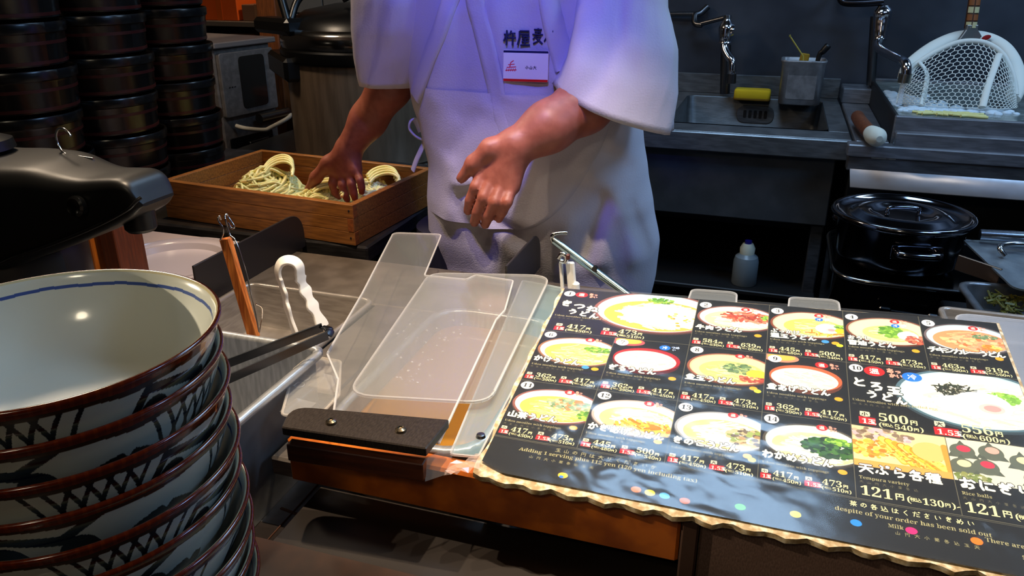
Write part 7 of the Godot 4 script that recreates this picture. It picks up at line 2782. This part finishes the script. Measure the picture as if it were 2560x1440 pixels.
	limb(bones, [Vector3(-0.3938, 1.064, -1.212), Vector3(-0.3949, 1.043, -1.19), Vector3(-0.4054, 1.024, -1.196), Vector3(-0.4152, 1.007, -1.206)], [0.0106, 0.009, 0.0082, 0.007], kf)
	limb(bones, [Vector3(-0.3997, 1.132, -1.23), Vector3(-0.4321, 1.124, -1.215), Vector3(-0.4602, 1.099, -1.21), Vector3(-0.4843, 1.07, -1.215)], [0.022, 0.0165, 0.0125, 0.0092], k1)
	bones_mesh(st, bones, 0.0042)
	obj("body", st, skin, t)
	# cap, hair, eyes, mouth (above the picture's edge)
	st = new_st()
	lathe(st, [Vector2(0.086, 0.0), Vector2(0.089, 0.01), Vector2(0.087, 0.05), Vector2(0.07, 0.075), Vector2(0.0, 0.085)], 40, at(mid + Vector3(-0.01, 1.665, 0.012)))
	obj("cap", st, cloth, t)
	st = new_st()
	lathe(st, [Vector2(0.07, -0.06), Vector2(0.083, -0.03), Vector2(0.0855, 0.012)], 40, at(mid + Vector3(-0.01, 1.655, -0.004)))
	obj("hair", st, mat(Color(0.02, 0.018, 0.016), 0.6), t)
	for s in [-1.0, 1.0]:
		st = new_st()
		lathe(st, [Vector2(0, -0.006), Vector2(0.009, -0.004), Vector2(0.011, 0), Vector2(0.009, 0.004), Vector2(0, 0.006)], 16, Transform3D(Basis(Vector3.RIGHT, PI / 2.0), mid + Vector3(-0.01 + s * 0.03, 1.612, 0.097)))
		obj("eye", st, mat(Color(0.05, 0.03, 0.02), 0.3), t)
	st = new_st()
	tube(st, curve_pts([mid + Vector3(-0.034, 1.553, 0.098), mid + Vector3(-0.01, 1.549, 0.112), mid + Vector3(0.014, 1.553, 0.098)], 5), 0.0045, 8)
	obj("mouth", st, mat(Color(0.5, 0.22, 0.2), 0.5), t)
	# trousers and shoes
	for s in [-1.0, 1.0]:
		st = new_st()
		var lg := []
		for l in [[0.04, 0.062], [0.3, 0.075], [0.5, 0.085], [0.75, 0.1], [0.9, 0.105]]:
			lg.append(rr_ring(Vector3(mid.x + s * 0.1, l[0], zc - 0.01), l[1] * 2.0, l[1] * 2.0, l[1] * 0.95, 8))
		loft(st, lg, true, true, true, 0)
		obj("trouser_leg", st, mat(Color(0.1, 0.1, 0.14), 0.8), t)
		st = new_st()
		var sh := []
		for l in [[0.0, 0.0], [0.006, 0.006], [0.05, 0.0], [0.075, -0.03]]:
			sh.append(rr_ring(Vector3(mid.x + s * 0.11, l[0], zc + 0.045), 0.1 + l[1], 0.27 + l[1] * 2.0, 0.045, 6))
		loft(st, sh, true, true, true, 0)
		obj("shoe", st, mat(Color(0.85, 0.85, 0.85), 0.5), t)


func sleeve(t: Node, cloth: Material, rows: Array, hem_tilt: Vector3, seed_of: int) -> void:
	var n := FastNoiseLite.new()
	n.seed = seed_of
	n.frequency = 5.0
	var dense := []
	for i in rows.size() - 1:
		for q in 5:
			var f := q / 5.0
			dense.append([rows[i][0].lerp(rows[i + 1][0], f), lerpf(rows[i][1], rows[i + 1][1], f), lerpf(rows[i][2], rows[i + 1][2], f)])
	dense.append(rows[-1])
	var rings := []
	var m := dense.size()
	var seg := 64
	for pass_of in 2:
		var ks := range(m) if pass_of == 0 else range(m - 1, m - 8, -1)
		for k in ks:
			var d: Array = dense[k]
			var far := float(k) / (m - 1)
			var ring := PackedVector3Array()
			for i in seg:
				var w := TAU * i / seg
				var off := Vector3(cos(w) * d[1], 0, sin(w) * d[2])
				if pass_of == 1:
					off *= 0.955
				# the hem is not level: it drops towards one side
				off.y = off.x * hem_tilt.x * far * -1.0
				off *= 1.0 + 0.045 * n.get_noise_2d(i * 0.12 if i < seg / 2 else (seg - i) * 0.12, k * 0.02) * (1.0 - 0.4 * far)
				off += off.normalized() * (0.006 * sin(w * 3.0 + far * 5.0 + seed_of) - 0.012 * exp(-pow(sin((w - 1.1 - far * 0.9) * 1.5) * 3.2, 2)) + 0.009 * exp(-pow(sin((w + 0.4 + far * 0.7) * 1.0) * 4.0, 2))) * (0.35 + far * 0.65)
				ring.append(d[0] + off)
			rings.append(ring)
	var st := new_st()
	loft(st, rings, true, true, false, 0)
	obj("sleeve", st, cloth, t)


func badge_print() -> ImageTexture:
	var im := Image.create_empty(420, 276, false, Image.FORMAT_RGB8)
	im.fill(Color(0.93, 0.92, 0.92))
	im.fill_rect(Rect2i(0, 0, 420, 22), Color(0.06, 0.07, 0.3))
	im.fill_rect(Rect2i(0, 252, 420, 24), Color(0.85, 0.07, 0.1))
	var red := Color(0.9, 0.25, 0.33)
	strokes(im, PackedVector2Array([Vector2(62, 150), Vector2(72, 108), Vector2(96, 92)]), 9, red)
	strokes(im, PackedVector2Array([Vector2(50, 128), Vector2(104, 122)]), 8, red)
	strokes(im, PackedVector2Array([Vector2(38, 152), Vector2(118, 146)]), 9, red)
	strokes(im, PackedVector2Array([Vector2(26, 178), Vector2(122, 172)]), 9, red)
	for k in 5:
		line(im, Vector2(36 + k * 20, 160), Vector2(30 + k * 20, 184), 6, red)
	for k in 3:
		brush(im, "小山大"[k], 206 + k * 36, 132, 34, 5, Color(0.2, 0.2, 0.26))
	return ImageTexture.create_from_image(im)
